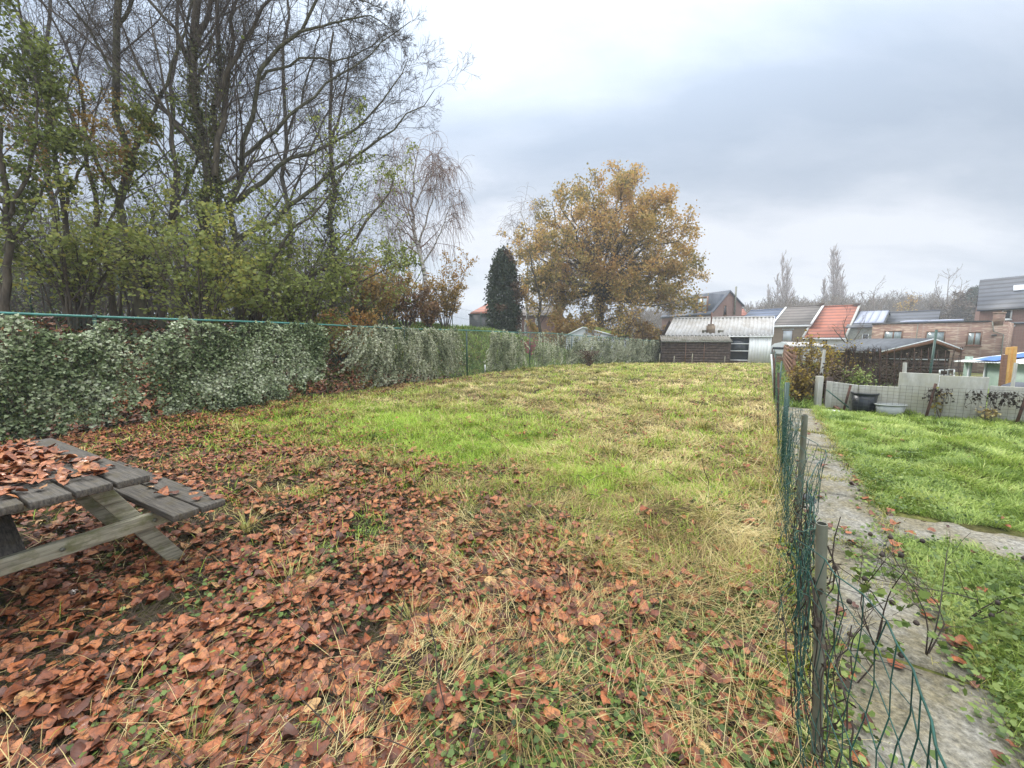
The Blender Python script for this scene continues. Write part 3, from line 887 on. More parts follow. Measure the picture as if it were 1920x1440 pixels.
def build_tufts():
    rng = np.random.default_rng(66); mb = MB()
    X, Y = scatter(rng, 900, 1.6, 30, -50, 44, .9); k = infield(X, Y, .1) & (rng.random(900) < .75 - .5 * leafzone(X, Y)); X, Y = X[k], Y[k]
    X = np.concatenate((X, [.42, .12, .75, 1.6, 1.85])); Y = np.concatenate((Y, [3.35, 3.2, 2.35, 3.0, 2.3]))
    for x, y in zip(X, Y):
        m = int(rng.integers(30, 110)); d = math.hypot(x, y); r = rng.uniform(.04, .13); px = x + rng.normal(size=m) * r * .5; py = y + rng.normal(size=m) * r * .5
        hd = np.arctan2(py - y, px - x) + rng.normal(size=m) * .5; tone = rng.uniform(.15, .8)
        blades(mb, rng, px, py, hgt(px, py) - .01, rng.uniform(.09, .26, m), np.full(m, max(.003, .55 * PX * d)), rng.uniform(.7, 1.5, m), rng.uniform(.15, .65, m), np.clip(tone + rng.normal(size=m) * .2, 0, 1), heading=hd)
    mb.build('grass_tufts', M['grass_mix'], kind='stuff', label='longer grass tufts standing up out of the matted field')
    mb = MB()      # grass growing in the joints of the path and over its edges
    n = 9500; al = rng.uniform(.6, 10.2, n); ac = np.where(rng.random(n) < .6, .68 + rng.normal(size=n) * .055, .04 + rng.normal(size=n) * .045); j = rng.random(n) < .25
    al = np.where(j, rng.choice([2.9, 3.45, 5.1, 6.4, 7.7], n) + rng.normal(size=n) * .035, al); ac = np.where(j, rng.uniform(.03, .74, n), ac)
    p = np.array((.25, 0.))[None] + FD[None] * al[:, None] + FN[None] * ac[:, None]; d = np.hypot(p[:, 0], p[:, 1])
    blades(mb, rng, p[:, 0], p[:, 1], hgt(p[:, 0], p[:, 1]), rng.uniform(.03, .10, n), np.maximum(.0025, .45 * PX * d), rng.uniform(.3, 1.4, n), rng.uniform(.1, .6, n), rng.random(n) * .8)
    mb.build('joint_grass', M['grass_mix'], kind='stuff', label='short grass growing in the joints and edges of the concrete path')


build_tufts()


def leaf_template(n=5):
    """broad leaf as a small curved sheet: rows from stalk to tip"""
    ts = np.array([0, .10, .30, .52, .74, .9, 1.0]); ws = np.array([.02, .30, .46, .47, .32, .14, .0])
    V = []; F = []
    for i, (t, w) in enumerate(zip(ts, ws)):
        for s_ in (-1, 0, 1): V.append((s_ * w, t, 0))
    for i in range(len(ts) - 1):
        for j in range(2): F.append((i * 3 + j, i * 3 + j + 1, i * 3 + j + 4, i * 3 + j + 3))
    return np.array(V), np.array(F)


def lay_leaves(mb, rng, X, Y, Z, size, rnd, tilt=.3, curl=.5):
    V0, F = leaf_template(); N = len(X)
    if N == 0: return
    n = nrm(rng.normal(size=(N, 3)) * tilt + np.array((0, 0, 1.)))
    t = rng.normal(size=(N, 3)); y = nrm(t - n * (t * n).sum(1, keepdims=True)); x = np.cross(y, n)
    cx = rng.normal(size=N) * curl * (1 + 1.6 * (rng.random(N) < .2)) + curl * .5; cx = np.clip(cx, -1.0, 1.15); cy = rng.normal(size=N) * curl * .7; tw = rng.normal(size=N) * curl * .5
    asp = rng.uniform(.6, 1.25, N)
    a = V0[None, :, 0] * asp[:, None]; b = V0[None, :, 1] - .5
    ser = rng.normal(size=(N, len(V0))) * .045
    c = cx[:, None] * a * a * 2 + cy[:, None] * b * b * 1.2 + tw[:, None] * a * b * 2 + ser
    V = np.stack((X, Y, Z), 1)[:, None] + size[:, None, None] * ((a + ser)[..., None] * x[:, None] + b[..., None] * y[:, None] + c[..., None] * n[:, None])
    FF = (F[None] + (np.arange(N) * len(V0))[:, None, None]).reshape(-1, 4)
    mb.add(V.reshape(-1, 3), FF, 0, np.repeat(rnd, len(V0))); mb.lp.append(np.tile(V0, (N, 1)))


def build_leaves():
    X, Y = scatter(rng, 370000, .9, 30, -85, 46, .95)
    k = infield(X, Y, -.05); X, Y = X[k], Y[k]
    lz = leafzone(X, Y); k = rng.random(len(X)) < lz * np.clip(1.7 * fbm(X, Y, 2.6, 70) - .30 + .45 * sst(Y, 3, 6), .10, 1) * .9; X, Y = X[k], Y[k]; n = len(X)
    near = sst(-rdist(X, Y), 0, 1.5)
    mb = MB()
    sz = rng.uniform(.030, .078, n) * rng.uniform(.8, 1.12, n)
    lay_leaves(mb, rng, X, Y, hgt(X, Y) + .012 + rng.random(n) * .05, sz, np.clip(rng.beta(1.5, 1.7, n), 0, 1), .19, .40)
    # on the path edges, on the lawn
    x, y = scatter(rng, 3000, 1.0, 9, 30, 62, 1.2); sd = rdist(x, y); m1, m2 = on_paths(x, y)
    w = np.where(m1 | m2, .06 + .5 * (np.abs(sd - .72) < .12) * (y < 4.5) + .2 * (sd < .2), .03); k = (sd > 0) & (y < 9) & (rng.random(len(x)) < w); x, y = x[k], y[k]; n = len(x)
    lay_leaves(mb, rng, x, y, hgt(x, y) + .035, rng.uniform(.03, .075, n), rng.random(n) * .55, .2, .4)
    # behind the tall fence on the bank
    x, y = scatter(rng, 24000, 6, 22, -60, -5, 1.0); s = ldist(x, y); k = (s > .1) & (rng.random(len(x)) < 1 - .85 * sst(y, 13, 17)); x, y = x[k], y[k]; n = len(x)
    lay_leaves(mb, rng, x, y, hgt(x, y) + .02 + .05 * rng.random(n), rng.uniform(.09, .16, n), rng.random(n) * .75, .35, .4)
    mb.build('fallen_leaves', M['fallen'], kind='stuff', smooth=True, label='russet fallen leaves spread over the field beneath the trees')
    # low green plants among the leaves
    mb = MB()
    X, Y = scatter(rng, 15000, .9, 9, -50, 46, 1.8); k = infield(X, Y, -.1)
    X, Y = X[k], Y[k]
    pr = .10 + .9 * sst(rdist(X, Y), -1.1, -.1) * (1 - .6 * sst(Y, 1.5, 4)) + .6 * sst(fbm(X, Y, 1.4, 71), .55, .68) + .55 * sst(-Y, -2.1, -1.4) * sst(X, -.6, .4)
    k = rng.random(len(X)) < pr * .75; X, Y = X[k], Y[k]
    for x, y in zip(X, Y):
        m = rng.integers(5, 14); c = np.array((x, y, float(hgt(x, y)) + .03)); q = c + rng.normal(size=(m, 3)) * np.array((.045, .045, .018)); q[:, 2] = np.maximum(q[:, 2], c[2] - .01)
        cards(mb, q, rng.uniform(.014, .034, m), L_TOOTH, (0, 0, 2.2), rng, rnd=np.clip(rng.normal(.5, .25, m), 0, 1))
    X, Y = scatter(rng, 7000, 1.0, 9, 28, 62, 1.4); sd = rdist(X, Y); m1, m2 = on_paths(X, Y)
    k = (sd > 0) & (Y < 5) & (((sd > .6) & (sd < 1.5) & ~m2) | (sd < .14) | ((m1) & (fbm(X, Y, 2.5, 73) > .60)))
    X, Y = X[k], Y[k]
    for x, y in zip(X, Y):
        m = rng.integers(3, 7); c = np.array((x, y, float(hgt(x, y)) + .045)); q = c + rng.normal(size=(m, 3)) * np.array((.05, .05, .02))
        cards(mb, q, rng.uniform(.014, .036, m), L_TOOTH, (0, 0, 2), rng, rnd=np.clip(rng.normal(.6, .22, m), 0, 1))
    mb.build('low_weeds', M['clover'], kind='stuff', label='low green weeds and clover among leaves beside the netting fence')
    # moss along the foot of the netting fence
    mb = MB(); n = 26000
    al = rng.uniform(.2, 7.5, n) ; ac = rng.normal(size=n) * .055 - .035
    p = np.array((.25, 0.))[None] + FD[None] * al[:, None] + FN[None] * ac[:, None]
    f = fbm(p[:, 0], p[:, 1], 3.2, 74); k = f > .47; p = p[k]; f = f[k]; n = len(p)
    q = np.column_stack((p, hgt(p[:, 0], p[:, 1]) + rng.random(n) * .05 * (f - .4) * 5))
    cards(mb, q, rng.uniform(.010, .022, n), L_DIAMOND, (0, 0, .8), rng)
    mb.build('moss', M['moss'], kind='stuff', label='yellow green moss cushions along the foot of the netting fence')
    # loose dead stalks standing and leaning in the foreground, thick along the netting
    mb = MB(); n = 5200
    X, Y = scatter(rng, n, .9, 10, -50, 46, 1.5); sd = rdist(X, Y); k = (sd < .05) & infield(X, Y, -.2) & (rng.random(n) < .07 + .85 * (sd > -.65)); X, Y, sd = X[k], Y[k], sd[k]; n = len(X)
    hi = sst(sd, -.9, -.1)
    L_ = rng.uniform(.12, .30, n) * (1 + 1.1 * hi); D = np.hypot(X, Y)
    blades(mb, rng, X, Y, hgt(X, Y), L_, np.maximum(.0020, .40 * PX * D), rng.uniform(.1, 1.2, n) , rng.uniform(0, .45, n), rng.beta(3, 2, n))
    n = 1000; al = rng.uniform(.5, 9.5, n); ac = -np.abs(rng.normal(size=n)) * .14 + .02; p = np.array((.25, 0.))[None] + FD[None] * al[:, None] + FN[None] * ac[:, None]; d = np.hypot(p[:, 0], p[:, 1]); k = (fbm(p[:, 0], p[:, 1], 1.6, 93) > .42) & (rng.random(n) < .4 + .6 * sst(al, 2, 4)); p = p[k]; d = d[k]; n = len(p)
    blades(mb, rng, p[:, 0], p[:, 1], hgt(p[:, 0], p[:, 1]), rng.uniform(.12, .38, n), np.maximum(.0022, .5 * PX * d), rng.uniform(.7, 1.5, n), rng.uniform(.05, .4, n), rng.beta(1.6, 2.6, n))
    mb.build('dead_stalks', M['straw'], kind='stuff', label='long pale dead stalks leaning along the netting fence')
    # bramble stems snaking over the litter
    mb = MB(); n = 260
    X, Y = scatter(rng, n, 1.1, 6, -45, 44, 1.3); k = infield(X, Y, 0); X, Y = X[k], Y[k]; n = len(X)
    p0 = np.column_stack((X, Y, hgt(X, Y) + .01)); d = nrm(rng.normal(size=(n, 3)) * np.array((1, 1, .0)) + np.array((0, 0, .35)))
    out = np.empty((n, 7, 3)); out[:, 0] = p0; Ls = rng.uniform(.15, .55, n)
    for i in range(1, 7):
        d = nrm(d + rng.normal(size=(n, 3)) * .16 + np.array((0, 0, -.13))); out[:, i] = out[:, i - 1] + d * (Ls / 6)[:, None]
    out[:, :, 2] = np.maximum(out[:, :, 2], hgt(out[:, :, 0], out[:, :, 1]) + .01)
    v, f = tubes(out, np.full((n, 7), .0022), 4); mb.add(v, f); mb.build('bramble_stems', M['darkstem'], kind='stuff', label='thin dark bramble stems trailing through the leaves')


build_leaves()

# ================================================================ tall green fence with its ivy
def lf_point(s):
    """point at arc length s along the tall fence"""
    seg = np.linalg.norm(np.diff(LF, axis=0), axis=1); c = np.concatenate(([0], np.cumsum(seg)))
    return np.array((np.interp(s, c, LF[:, 0]), np.interp(s, c, LF[:, 1])))


_seg = np.concatenate(([0], np.cumsum(np.linalg.norm(np.diff(LF, axis=0), axis=1))))


def lf_s(u):
    """arc length at which the tall fence crosses photo column u"""
    ss = np.linspace(0, _seg[-1], 3000); q = np.array([lf_point(s) for s in ss]); uu, _ = proj(q[:, 0], q[:, 1], 0 * ss + 1.5)
    ok = q[:, 1] > 2
    return float(np.interp(u, uu[ok], ss[ok]))


FH = 1.9


def ground_f(p): return float(-0.42 * sst(p[1], 21, 34))


def build_tall_fence():
    root = thing('mesh_fence', 'tall dark green wire mesh fence with top rail, overgrown by ivy', 'fence', (*lf_point(lf_s(565)), 0))
    posts = [lf_s(u) for u in (565, 875, 1072)]
    st = (posts[1] - posts[0]) / 2
    allp = [posts[0] - st * k for k in (3, 2, 1)] + [posts[0], posts[0] + st, posts[1], posts[2], (posts[1] + posts[2]) / 2, posts[2] + 4, posts[2] + 8, lf_s(1238)]
    for s in sorted(allp):
        p = lf_point(s); g = ground_f(p); mb = MB(); big = s in posts
        mb.tube([(p[0], p[1], g - .1), (p[0], p[1], g + FH - .02)], .032 if big else .024, 10)
        mb.lathe((p[0], p[1], g + FH - .02), [(.036, 0), (.036, .02), (.015, .045), (0, .05)], 10)
        mb.build('post', M['greenpost'], root, smooth=False)
    ss = np.arange(0, lf_s(1238), .6); pts = np.array([(*lf_point(s), ground_f(lf_point(s)) + FH) for s in ss])
    pts[:, 2] += .012 * np.sin(ss * .8)
    MB().tube(pts, .021, 8).build('top_rail', M['greenpaint'], root, smooth=True)
    mb = MB()
    for z in (.06, .95): mb.tube(pts - np.array((0, 0, FH - z)), .0022, 3)
    pit = .075; n = int(lf_s(1238) / pit); H = FH - .05
    ks = np.arange(n); K = 10
    for sgn in (1, -1):
        s0 = ks * pit; t = np.linspace(0, 1, K)
        S = s0[:, None] + sgn * t[None] * H * .9
        S = np.clip(S, 0, _seg[-1] - .01)
        xx = np.interp(S, _seg, LF[:, 0]); yy = np.interp(S, _seg, LF[:, 1]); zz = -0.42 * sst(yy, 21, 34) + .04 + t[None] * H
        v, f = tubes(np.stack((xx, yy, zz), -1), np.full((n, K), .0017), 3); mb.add(v, f)
    mb.build('wire_mesh', M['greenpost'], root)


build_tall_fence()


def along(s, z, off):
    """world points: s along fence, z above its foot, off in front of it (towards the field)"""
    s = np.clip(s, 0, _seg[-1] - .01)
    x = np.interp(s, _seg, LF[:, 0]); y = np.interp(s, _seg, LF[:, 1])
    i = np.clip(np.searchsorted(_seg, s) - 1, 0, len(_seg) - 2); d = np.diff(LF, axis=0); d /= np.linalg.norm(d, axis=1)[:, None]; d = d[i]
    return np.stack((x + d[:, 1] * off, y - d[:, 0] * off, -0.42 * sst(y, 21, 34) + z), -1)


def ivy_mass(label, s0, s1, rng, nstr, mat, leaf, jit=.022, droop=.0, top=None, bottom=None, lean=0, mound=0., per=34, over=.25, dens_hole=None, fill=0):
    """trailing ivy: strands start on or near the rail and hang down the face, leaves along every strand"""
    root = thing('ivy', label, 'ivy', along(np.array([(s0 + s1) / 2]), 0., .1)[0], 'ivy hanging on the tall green fence')
    K = 12; t = np.linspace(0, 1, K)
    st = rng.uniform(s0, s1, nstr)
    zt = FH * (1 - .85 * rng.random(nstr) ** 1.7) + .02
    if top is not None: zt = np.minimum(zt, top(st))
    zt = zt + .06 * np.sin(st * 5.1) + .04 * np.sin(st * 11.7)
    zb = bottom(st) if bottom is not None else np.full(nstr, .05)
    ln = np.maximum((zt - zb), .05) * rng.uniform(.35, 1.0, nstr)
    cs = np.arange(s0 + .5, s1 + .8, 1.55); cs = cs + rng.normal(size=len(cs)) * .2; ci = np.abs(st[:, None] - cs[None]).argmin(1); rel = st - cs[ci]
    zt = zt - mound * np.minimum((np.abs(rel) / .75) ** 2.2, 1.0)
    bulge = rng.uniform(.03, over, nstr) * (.35 + 1.3 * fbm(st, zt, 1.5, 44)) * (1 - .35 * np.abs(rel))
    mid = (s0 + s1) / 2
    drift = lean + droop * (st - mid) / (s1 - s0) * 2 + rng.normal(size=nstr) * .13 + mound * rel * .9
    S = st[:, None] + drift[:, None] * t[None] ** 1.2 + .03 * np.sin(t[None] * 9 + st[:, None] * 7)
    Z = zt[:, None] - ln[:, None] * t[None] ** 1.15 + .10 * np.sin(np.pi * np.minimum(t * 3, 1))[None] * (zt > FH * .9)[:, None]
    O = bulge[:, None] * (np.sin(np.pi * np.clip(t * .9 + .08, 0, 1)) ** .6)[None] + .02
    pts = along(S.ravel(), Z.ravel(), O.ravel()).reshape(nstr, K, 3)
    if dens_hole is not None:
        keep = ~dens_hole(S[:, K // 2], Z[:, K // 2]) | (rng.random(nstr) < .18); pts = pts[keep]
    mb = MB(); v, f = tubes(pts, np.full(pts.shape[:2], .003), 3); mb.add(v, f); mb.build('stems', M['twig_dark'], root)
    n = len(pts) * per
    q = on_branches(rng, pts, n, 0.0) + rng.normal(size=(n, 3)) * jit
    nb = np.array((.6, -.5, .75)) * 1.2
    mb = MB(); patch = fbm(q[:, 0] * 1.0 + q[:, 1], q[:, 2], 1.6, 31)
    r = np.clip(.8 * rng.beta(1.6, 1.5, n) + 1.1 * (patch - .42), 0, 1)
    cards(mb, q, rng.uniform(.65, 1.25, n) * leaf, L_IVY, nb, rng, rnd=r, down=.45)
    mb.build('foliage', mat, root)
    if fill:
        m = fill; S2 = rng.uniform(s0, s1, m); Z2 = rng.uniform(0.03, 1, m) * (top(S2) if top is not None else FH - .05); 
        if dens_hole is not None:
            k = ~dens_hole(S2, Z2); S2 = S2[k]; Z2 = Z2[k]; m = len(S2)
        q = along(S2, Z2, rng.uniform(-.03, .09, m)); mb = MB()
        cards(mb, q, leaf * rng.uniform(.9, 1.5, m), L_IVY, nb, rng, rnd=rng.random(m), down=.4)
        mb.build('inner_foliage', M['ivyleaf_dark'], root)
    return root


rng = np.random.default_rng(21)
sA, sB = lf_s(-330), lf_s(600)
dipA = lambda s: FH - .02 - .30 * np.exp(-((s - lf_s(130)) / .35) ** 2) - .22 * np.exp(-((s - lf_s(270)) / .5) ** 2) - .12 * np.exp(-((s - lf_s(430)) / .5) ** 2)
botA = lambda s: .02 + 1.25 * sst(s, lf_s(505), lf_s(612)) * .8
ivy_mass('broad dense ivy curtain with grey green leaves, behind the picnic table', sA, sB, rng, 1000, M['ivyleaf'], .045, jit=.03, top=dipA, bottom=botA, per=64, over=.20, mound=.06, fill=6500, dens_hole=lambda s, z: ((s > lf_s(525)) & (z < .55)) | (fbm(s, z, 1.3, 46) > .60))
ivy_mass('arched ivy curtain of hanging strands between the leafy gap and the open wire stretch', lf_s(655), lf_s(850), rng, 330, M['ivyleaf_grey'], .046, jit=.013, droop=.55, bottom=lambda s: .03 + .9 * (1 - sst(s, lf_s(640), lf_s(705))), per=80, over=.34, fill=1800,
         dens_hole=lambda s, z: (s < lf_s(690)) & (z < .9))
ivy_mass('narrow ivy clump alone in the middle of the open wire stretch', lf_s(918), lf_s(978), rng, 130, M['ivyleaf_grey'], .052, jit=.014, droop=.4, per=64, over=.26, fill=400)
ivy_mass('thin ivy veil beside the white garden hut', lf_s(1004), lf_s(1066), rng, 120, M['ivyleaf_grey'], .055, jit=.014, droop=.1, per=40, over=.16)
ivy_mass('long even ivy curtain running up to the corrugated barn', lf_s(1076), lf_s(1234), rng, 520, M['ivyleaf_grey'], .066, jit=.016, droop=.1, lean=-.45, per=70, over=.34, fill=2400)

# ================================================================ picnic table
def build_table():
    rng = np.random.default_rng(8)
    E = P(279, 890, 2.75)                      # the far corner of the table end nearest the camera
    zt = .74
    # end corner of the top on the ground plan
    def at_z(u, v, z):
        a, y, zz = ray(u, v); t = (z - EYE) / zz; return np.array((a * t, y * t))
    C1 = at_z(279, 888, zt)
    C2 = at_z(30, 946, zt)
    e = C2 - C1; e /= np.linalg.norm(e)                # along the end, towards the photo's edge
    l = np.array((-e[1], e[0])) 
    if l[1] < 0: l = -l                                  # along the planks, away
    M['tabletop'] = m_plank('weathered_board', math.atan2(l[1], l[0]), (.095, .083, .068), (.022, .020, .018), (.070, .056, .030)); M['tableleg'] = m_plank('mossy_board', math.atan2(e[1], e[0]), (.34, .32, .235), (.11, .095, .065), (.155, .16, .06))
    root = thing('picnic_table', 'weathered wooden picnic table covered in fallen leaves, on the leaf carpet', 'picnic table', (C1[0], C1[1], 0))
    def W(a, b, z): q = C1 + e * a + l * b; return np.array((q[0], q[1], z))
    Lt = 1.75; wd = .138; gap = .014; nb = 6
    mb = MB()
    for i in range(nb):
        a0 = i * (wd + gap) + .0; j0 = rng.normal() * .008; dz = rng.normal() * .003
        lo = [W(a0, j0, zt - .04 + dz), W(a0 + wd, j0, zt - .04 + dz), W(a0 + wd, Lt + j0, zt - .04), W(a0, Lt + j0, zt - .04)]
        hi = [p + np.array((0, 0, .04)) for p in lo]
        mb.hexa(np.array(lo + hi)[[0, 3, 2, 1, 4, 7, 6, 5]])
    mb.build('table_top', M['tabletop'], root, bevel=.005)
    wtop = nb * (wd + gap)
    for side in (0, 1):
        mb = MB()
        for i in range(2):
            a0 = (-.37 + i * .148) if side == 0 else (wtop + .14 + i * .148)
            lo = [W(a0, .0, .405), W(a0 + .135, .0, .405), W(a0 + .135, Lt, .405), W(a0, Lt, .405)]
            hi = [p + np.array((0, 0, .042)) for p in lo]
            mb.hexa(np.array(lo + hi)[[0, 3, 2, 1, 4, 7, 6, 5]])
        mb.build('bench_seat', M['tabletop'], root, bevel=.005)
    for b in (.37, Lt - .30):
        MB().beam(W(-.38, b - .045, .350), W(wtop + .44, b - .045, .350), .04, .09).build('crossbeam', M['tableleg'], root, bevel=.004)
        MB().beam(W(.05, b - .0, zt - .085), W(wtop - .05, b - .0, zt - .085), .04, .085).build('top_batten', M['tableleg'], root, bevel=.004)
        for (a0, a1) in ((.16, -.22), (wtop - .16, wtop + .22)):
            MB().beam(W(a1, b, 0.0), W(a0, b, zt - .045), .042, .088, up=(e[0], e[1], 0)).build('leg', M['tableleg'], root, bevel=.004)
    for a0 in (-.10, .30, wtop - .30, wtop + .10):
        q = W(a0, .302, .35); MB().tube([q, q - np.array((l[0], l[1], 0)) * .012], .011, 8).build('bolt', M['galv'], root)
    MB().beam(W(wtop / 2, .37, .36), W(wtop / 2, .85, zt - .05), .09, .045).build('brace', M['tabletop'], root, bevel=.004)
    # the leaves on it
    n = 1000; a = rng.beta(1.6, 1.3, n) * wtop * .92 + .06; b = .12 + rng.beta(1.5, 1.3, n) * 1.5
    k = (rng.random(n) < .95) & ((a > .12) | (rng.random(n) < .3)); a = a[k]; b = b[k]; n = len(a)
    q = np.array([W(x, y, zt + .004 + .014 * rng.random()) for x, y in zip(a, b)])
    mb = MB(); lay_leaves(mb, rng, q[:, 0], q[:, 1], q[:, 2] + .008, rng.uniform(.04, .080, n), np.clip(.2 + .75 * rng.random(n), 0, 1), .20, .42)
    n = 26; a = rng.uniform(-.42, -.14, n); b = rng.uniform(0.05, 1.7, n); q = np.array([W(x, y, .455) for x, y in zip(a, b)])
    lay_leaves(mb, rng, q[:, 0], q[:, 1], q[:, 2] + .006, rng.uniform(.04, .09, n), rng.random(n), .15, .3)
    mb.build('table_leaves', M['fallen'], kind='stuff', smooth=True, label='russet fallen leaves heaped on the picnic table')


build_table()

# ================================================================ low netting fence beside the path
def wob(rng, n, s): return rng.normal(size=n) * s


def build_net_fence():
    rng = np.random.default_rng(31)
    root = thing('netting_fence', 'sagging low fence of green coated wire netting beside the concrete path', 'fence', (1.05, 1.2, 0))
    def F(al, ac, z): p = np.array((.25, 0.)) + FD * al + FN * ac; return np.array((p[0], p[1], z))
    # posts: two pale steel pipes near, then thin green and rusty ones further on
    def pipe(u0, v0, u1, v1, Y0, ztop, r, mat, hollow=False):
        b = P(u1, v1, Y0) if v1 else None
        g = G(u1, v1); a, y, zz = ray(u0, v0); t = (ztop - EYE) / zz; tp = np.array((a * t, y * t, ztop))
        g = np.array((g[0], g[1], -.05)); tp[:2] = g[:2] + np.clip(tp[:2] - g[:2], -.09, .09)
        mb = MB()
        if hollow:
            ax = nrm(tp - g); mb.tube([g, tp], r, 16, cap=False); mb.tube([tp, tp - ax * .12], [r * .999, r * .82], 16, cap=False)
            mb.tube([tp + ax * .0005, tp + ax * .0006], [r, r * .80], 16, cap=False)
        else: mb.tube([g, tp], r, 10)
        return mb
    pipe(1541, 982, 1531, 1452, 1.19, .918, .0155, 0, True).build('post', M['galv'], root, smooth=True)
    pipe(1500, 812, 1496, 985, 0, .93, .021, 0, True).build('post', M['galv'], root, smooth=True)
    al = [4.9, 7.1, 9.4, 11.4, 13.4, 15.5, 18, 21, 24, 27, 30, 33]
    for i, a in enumerate(al):
        p = F(a, 0, 0); g = float(hgt(p[0], p[1])); lean = rng.normal(size=2) * .05
        MB().tube([(p[0], p[1], g - .1), (p[0] + lean[0], p[1] + lean[1], g + 1.0 + .08 * rng.random())], .016 if i % 3 else .022, 8).build('post', M['greenpost'] if i % 2 == 0 else M['rustrod'], root, smooth=True)
    # netting: uprights and wavering cross wires, from behind the viewer to the barn
    mb = MB(); mb2 = MB()
    A = np.concatenate((np.arange(-.2, 6, .070), np.arange(6, 14, .16), np.arange(14, 37, .3)))
    nz = 11
    wav = lambda a: .055 * np.sin(a * 3.1) + .03 * np.sin(a * 7.3 + 1)
    topz = lambda a: .87 + .05 * np.sin(a * 2.3 + .5) + .03 * np.sin(a * 6.1) - .05 * np.exp(-((a - 2.0) / .5) ** 2)
    grid = np.empty((len(A), nz, 3))
    for i, a in enumerate(A):
        for j in range(nz):
            t = j / (nz - 1); z = .02 + t * (topz(a) - .02)
            p = F(a, wav(a) * (.4 + .8 * t) + rng.normal() * .006 + .05 * np.exp(-((a - 1.6) / .9) ** 2) * t * 0, z + rng.normal() * .004)
            p[2] += float(hgt(p[0], p[1])) * 1.0
            grid[i, j] = p
    v, f = tubes(grid, np.full(grid.shape[:2], .0017), 4); mb.add(v, f)
    hz = grid.transpose(1, 0, 2).copy(); hz[:, :, 2] += (np.arange(len(A)) % 2)[None, :] * .018 * (np.arange(nz)[:, None] < nz - 1)
    rad = np.full(hz.shape[:2], .0014); rad[-1] = .0022
    v, f = tubes(hz, rad, 4); mb.add(v, f)
    mb.build('netting', M['greenpvc'], root)
    # a second, crumpled layer hangs loose against the first between the pipe posts
    A2 = np.arange(1.9, 4.4, .13); g2 = np.empty((len(A2), 9, 3)); 
    for i, a in enumerate(A2):
        tz = .95 + .05 * np.sin(a * 5); sh = rng.normal() * .008
        for j in range(9):
            t = j / 8; p = F(a + .02 * math.sin(j * 1.7 + a * 8), -.045 + .05 * math.sin(a * 11 + j * .9) + sh, .05 + t * (tz - .05) * (.97 + .03 * math.sin(a * 9)))
            g2[i, j] = p
    v, f = tubes(g2, np.full(g2.shape[:2], .0013), 4); mb2.add(v, f)
    h2 = g2.transpose(1, 0, 2); v, f = tubes(h2, np.full(h2.shape[:2], .0012), 4); mb2.add(v, f)
    mb2.build('loose_netting', M['greenpvc'], root)
    # white cable tie rod on a post further along
    b = G(1451, 736); t_ = P(1446, 664, float(b[1]))
    MB().tube([b, t_], .022, 8).build('white_post', M['white'], root)
    b = G(1487, 700 + 60); t_ = P(1484, 742, float(b[1]))
    # dead climber leaves caught in the wires
    r2 = thing('dead_climber', 'shrivelled dark climber caught in the netting at the first pipe post', 'plant', (1.1, 1.3, 0))
    K = 8; N = 46; st = rng.uniform(1.0, 2.6, N); out = np.empty((N, K, 3))
    for i in range(N):
        a = st[i]; z = rng.uniform(.05, .5); ac = rng.normal() * .03
        for k in range(K):
            out[i, k] = F(a, ac, z); a += rng.normal() * .03; z = min(z + rng.uniform(.01, .09), .95); ac += rng.normal() * .012
    mb = MB(); v, f = tubes(out, np.full((N, K), .0022), 4); mb.add(v, f); mb.build('stems', M['darkstem'], r2)
    n = 130; q = on_branches(rng, out, n) + rng.normal(size=(n, 3)) * .012; mb = MB()
    cards(mb, q, rng.uniform(.012, .028, n), L_TOOTH, (0, 0, .2), rng, rnd=rng.random(n) * .6, down=.5); mb.build('withered_leaves', M['litter'], r2)


build_net_fence()


def build_weeds():
    rng = np.random.default_rng(17)
    specs = [((1640, 1215), .52, 'branching weed with green leaves and black seed heads, nearest the pipe post'),
             ((1735, 1235), .46, 'tall dark stemmed weed leaning over the path edge'),
             ((1600, 1290), .34, 'short leafy bramble at the foot of the netting'),
             ((1800, 1175), .34, 'dried weed with black seed heads in the lawn edge')]
    for (u, v), h, lab in specs:
        g = G(u, v); root = thing('weed', lab, 'plant', g, 'weeds between the netting and the lawn')
        limbs = np.array([resample([g, g + np.array((rng.normal() * .05, rng.normal() * .05, h * .5)), g + np.array((rng.normal() * .16, rng.normal() * .14, h))], 8) for _ in range(3)])
        rad = np.tile(np.linspace(.0034, .0016, 8), (3, 1))
        c, cr = sprout(rng, limbs, rad, 6, .45, 50, 6, .3, .1, .2, 1, .6, .0011)
        mb = MB()
        for q, r in ((limbs, rad), (c, cr)): vv, ff = tubes(q, r, 5); mb.add(vv, ff)
        mb.build('stems', M['darkstem'], root)
        n = 130; q = on_branches(rng, c, n, .2) + rng.normal(size=(n, 3)) * .012
        lo = q[:, 2] < g[2] + h * .75
        mb = MB(); cards(mb, q[lo], rng.uniform(.026, .052, lo.sum()), L_TOOTH, (0, 0, 1.1), rng, rnd=rng.uniform(.3, .9, lo.sum())); mb.build('leaves', M['clover'], root)
        mb = MB(); q = c[::5, -1]
        for p in q:
            a_ = rng.uniform(.8, 1.2, 5) * .011; MB().lathe(p - (0, 0, .01), [(0, 0), (a_[0] * .7, .003), (a_[1], .010), (a_[2] * .8, .018), (a_[3] * .3, .023), (0, .024)], 7).build('seed_head', M['darkstem'], root)
    # round dark stone by the second pipe
    g = G(1511, 945); mb = MB(); mb.lathe((g[0], g[1], g[2] - .03), [(0, 0), (.07, .01), (.085, .05), (.07, .095), (.035, .12), (0, .125)], 14, 1, .8)
    mb.build('stone', M['stone'], smooth=True, label='rounded dark grey stone by the second pipe post at the path', cat='stone')


build_weeds()

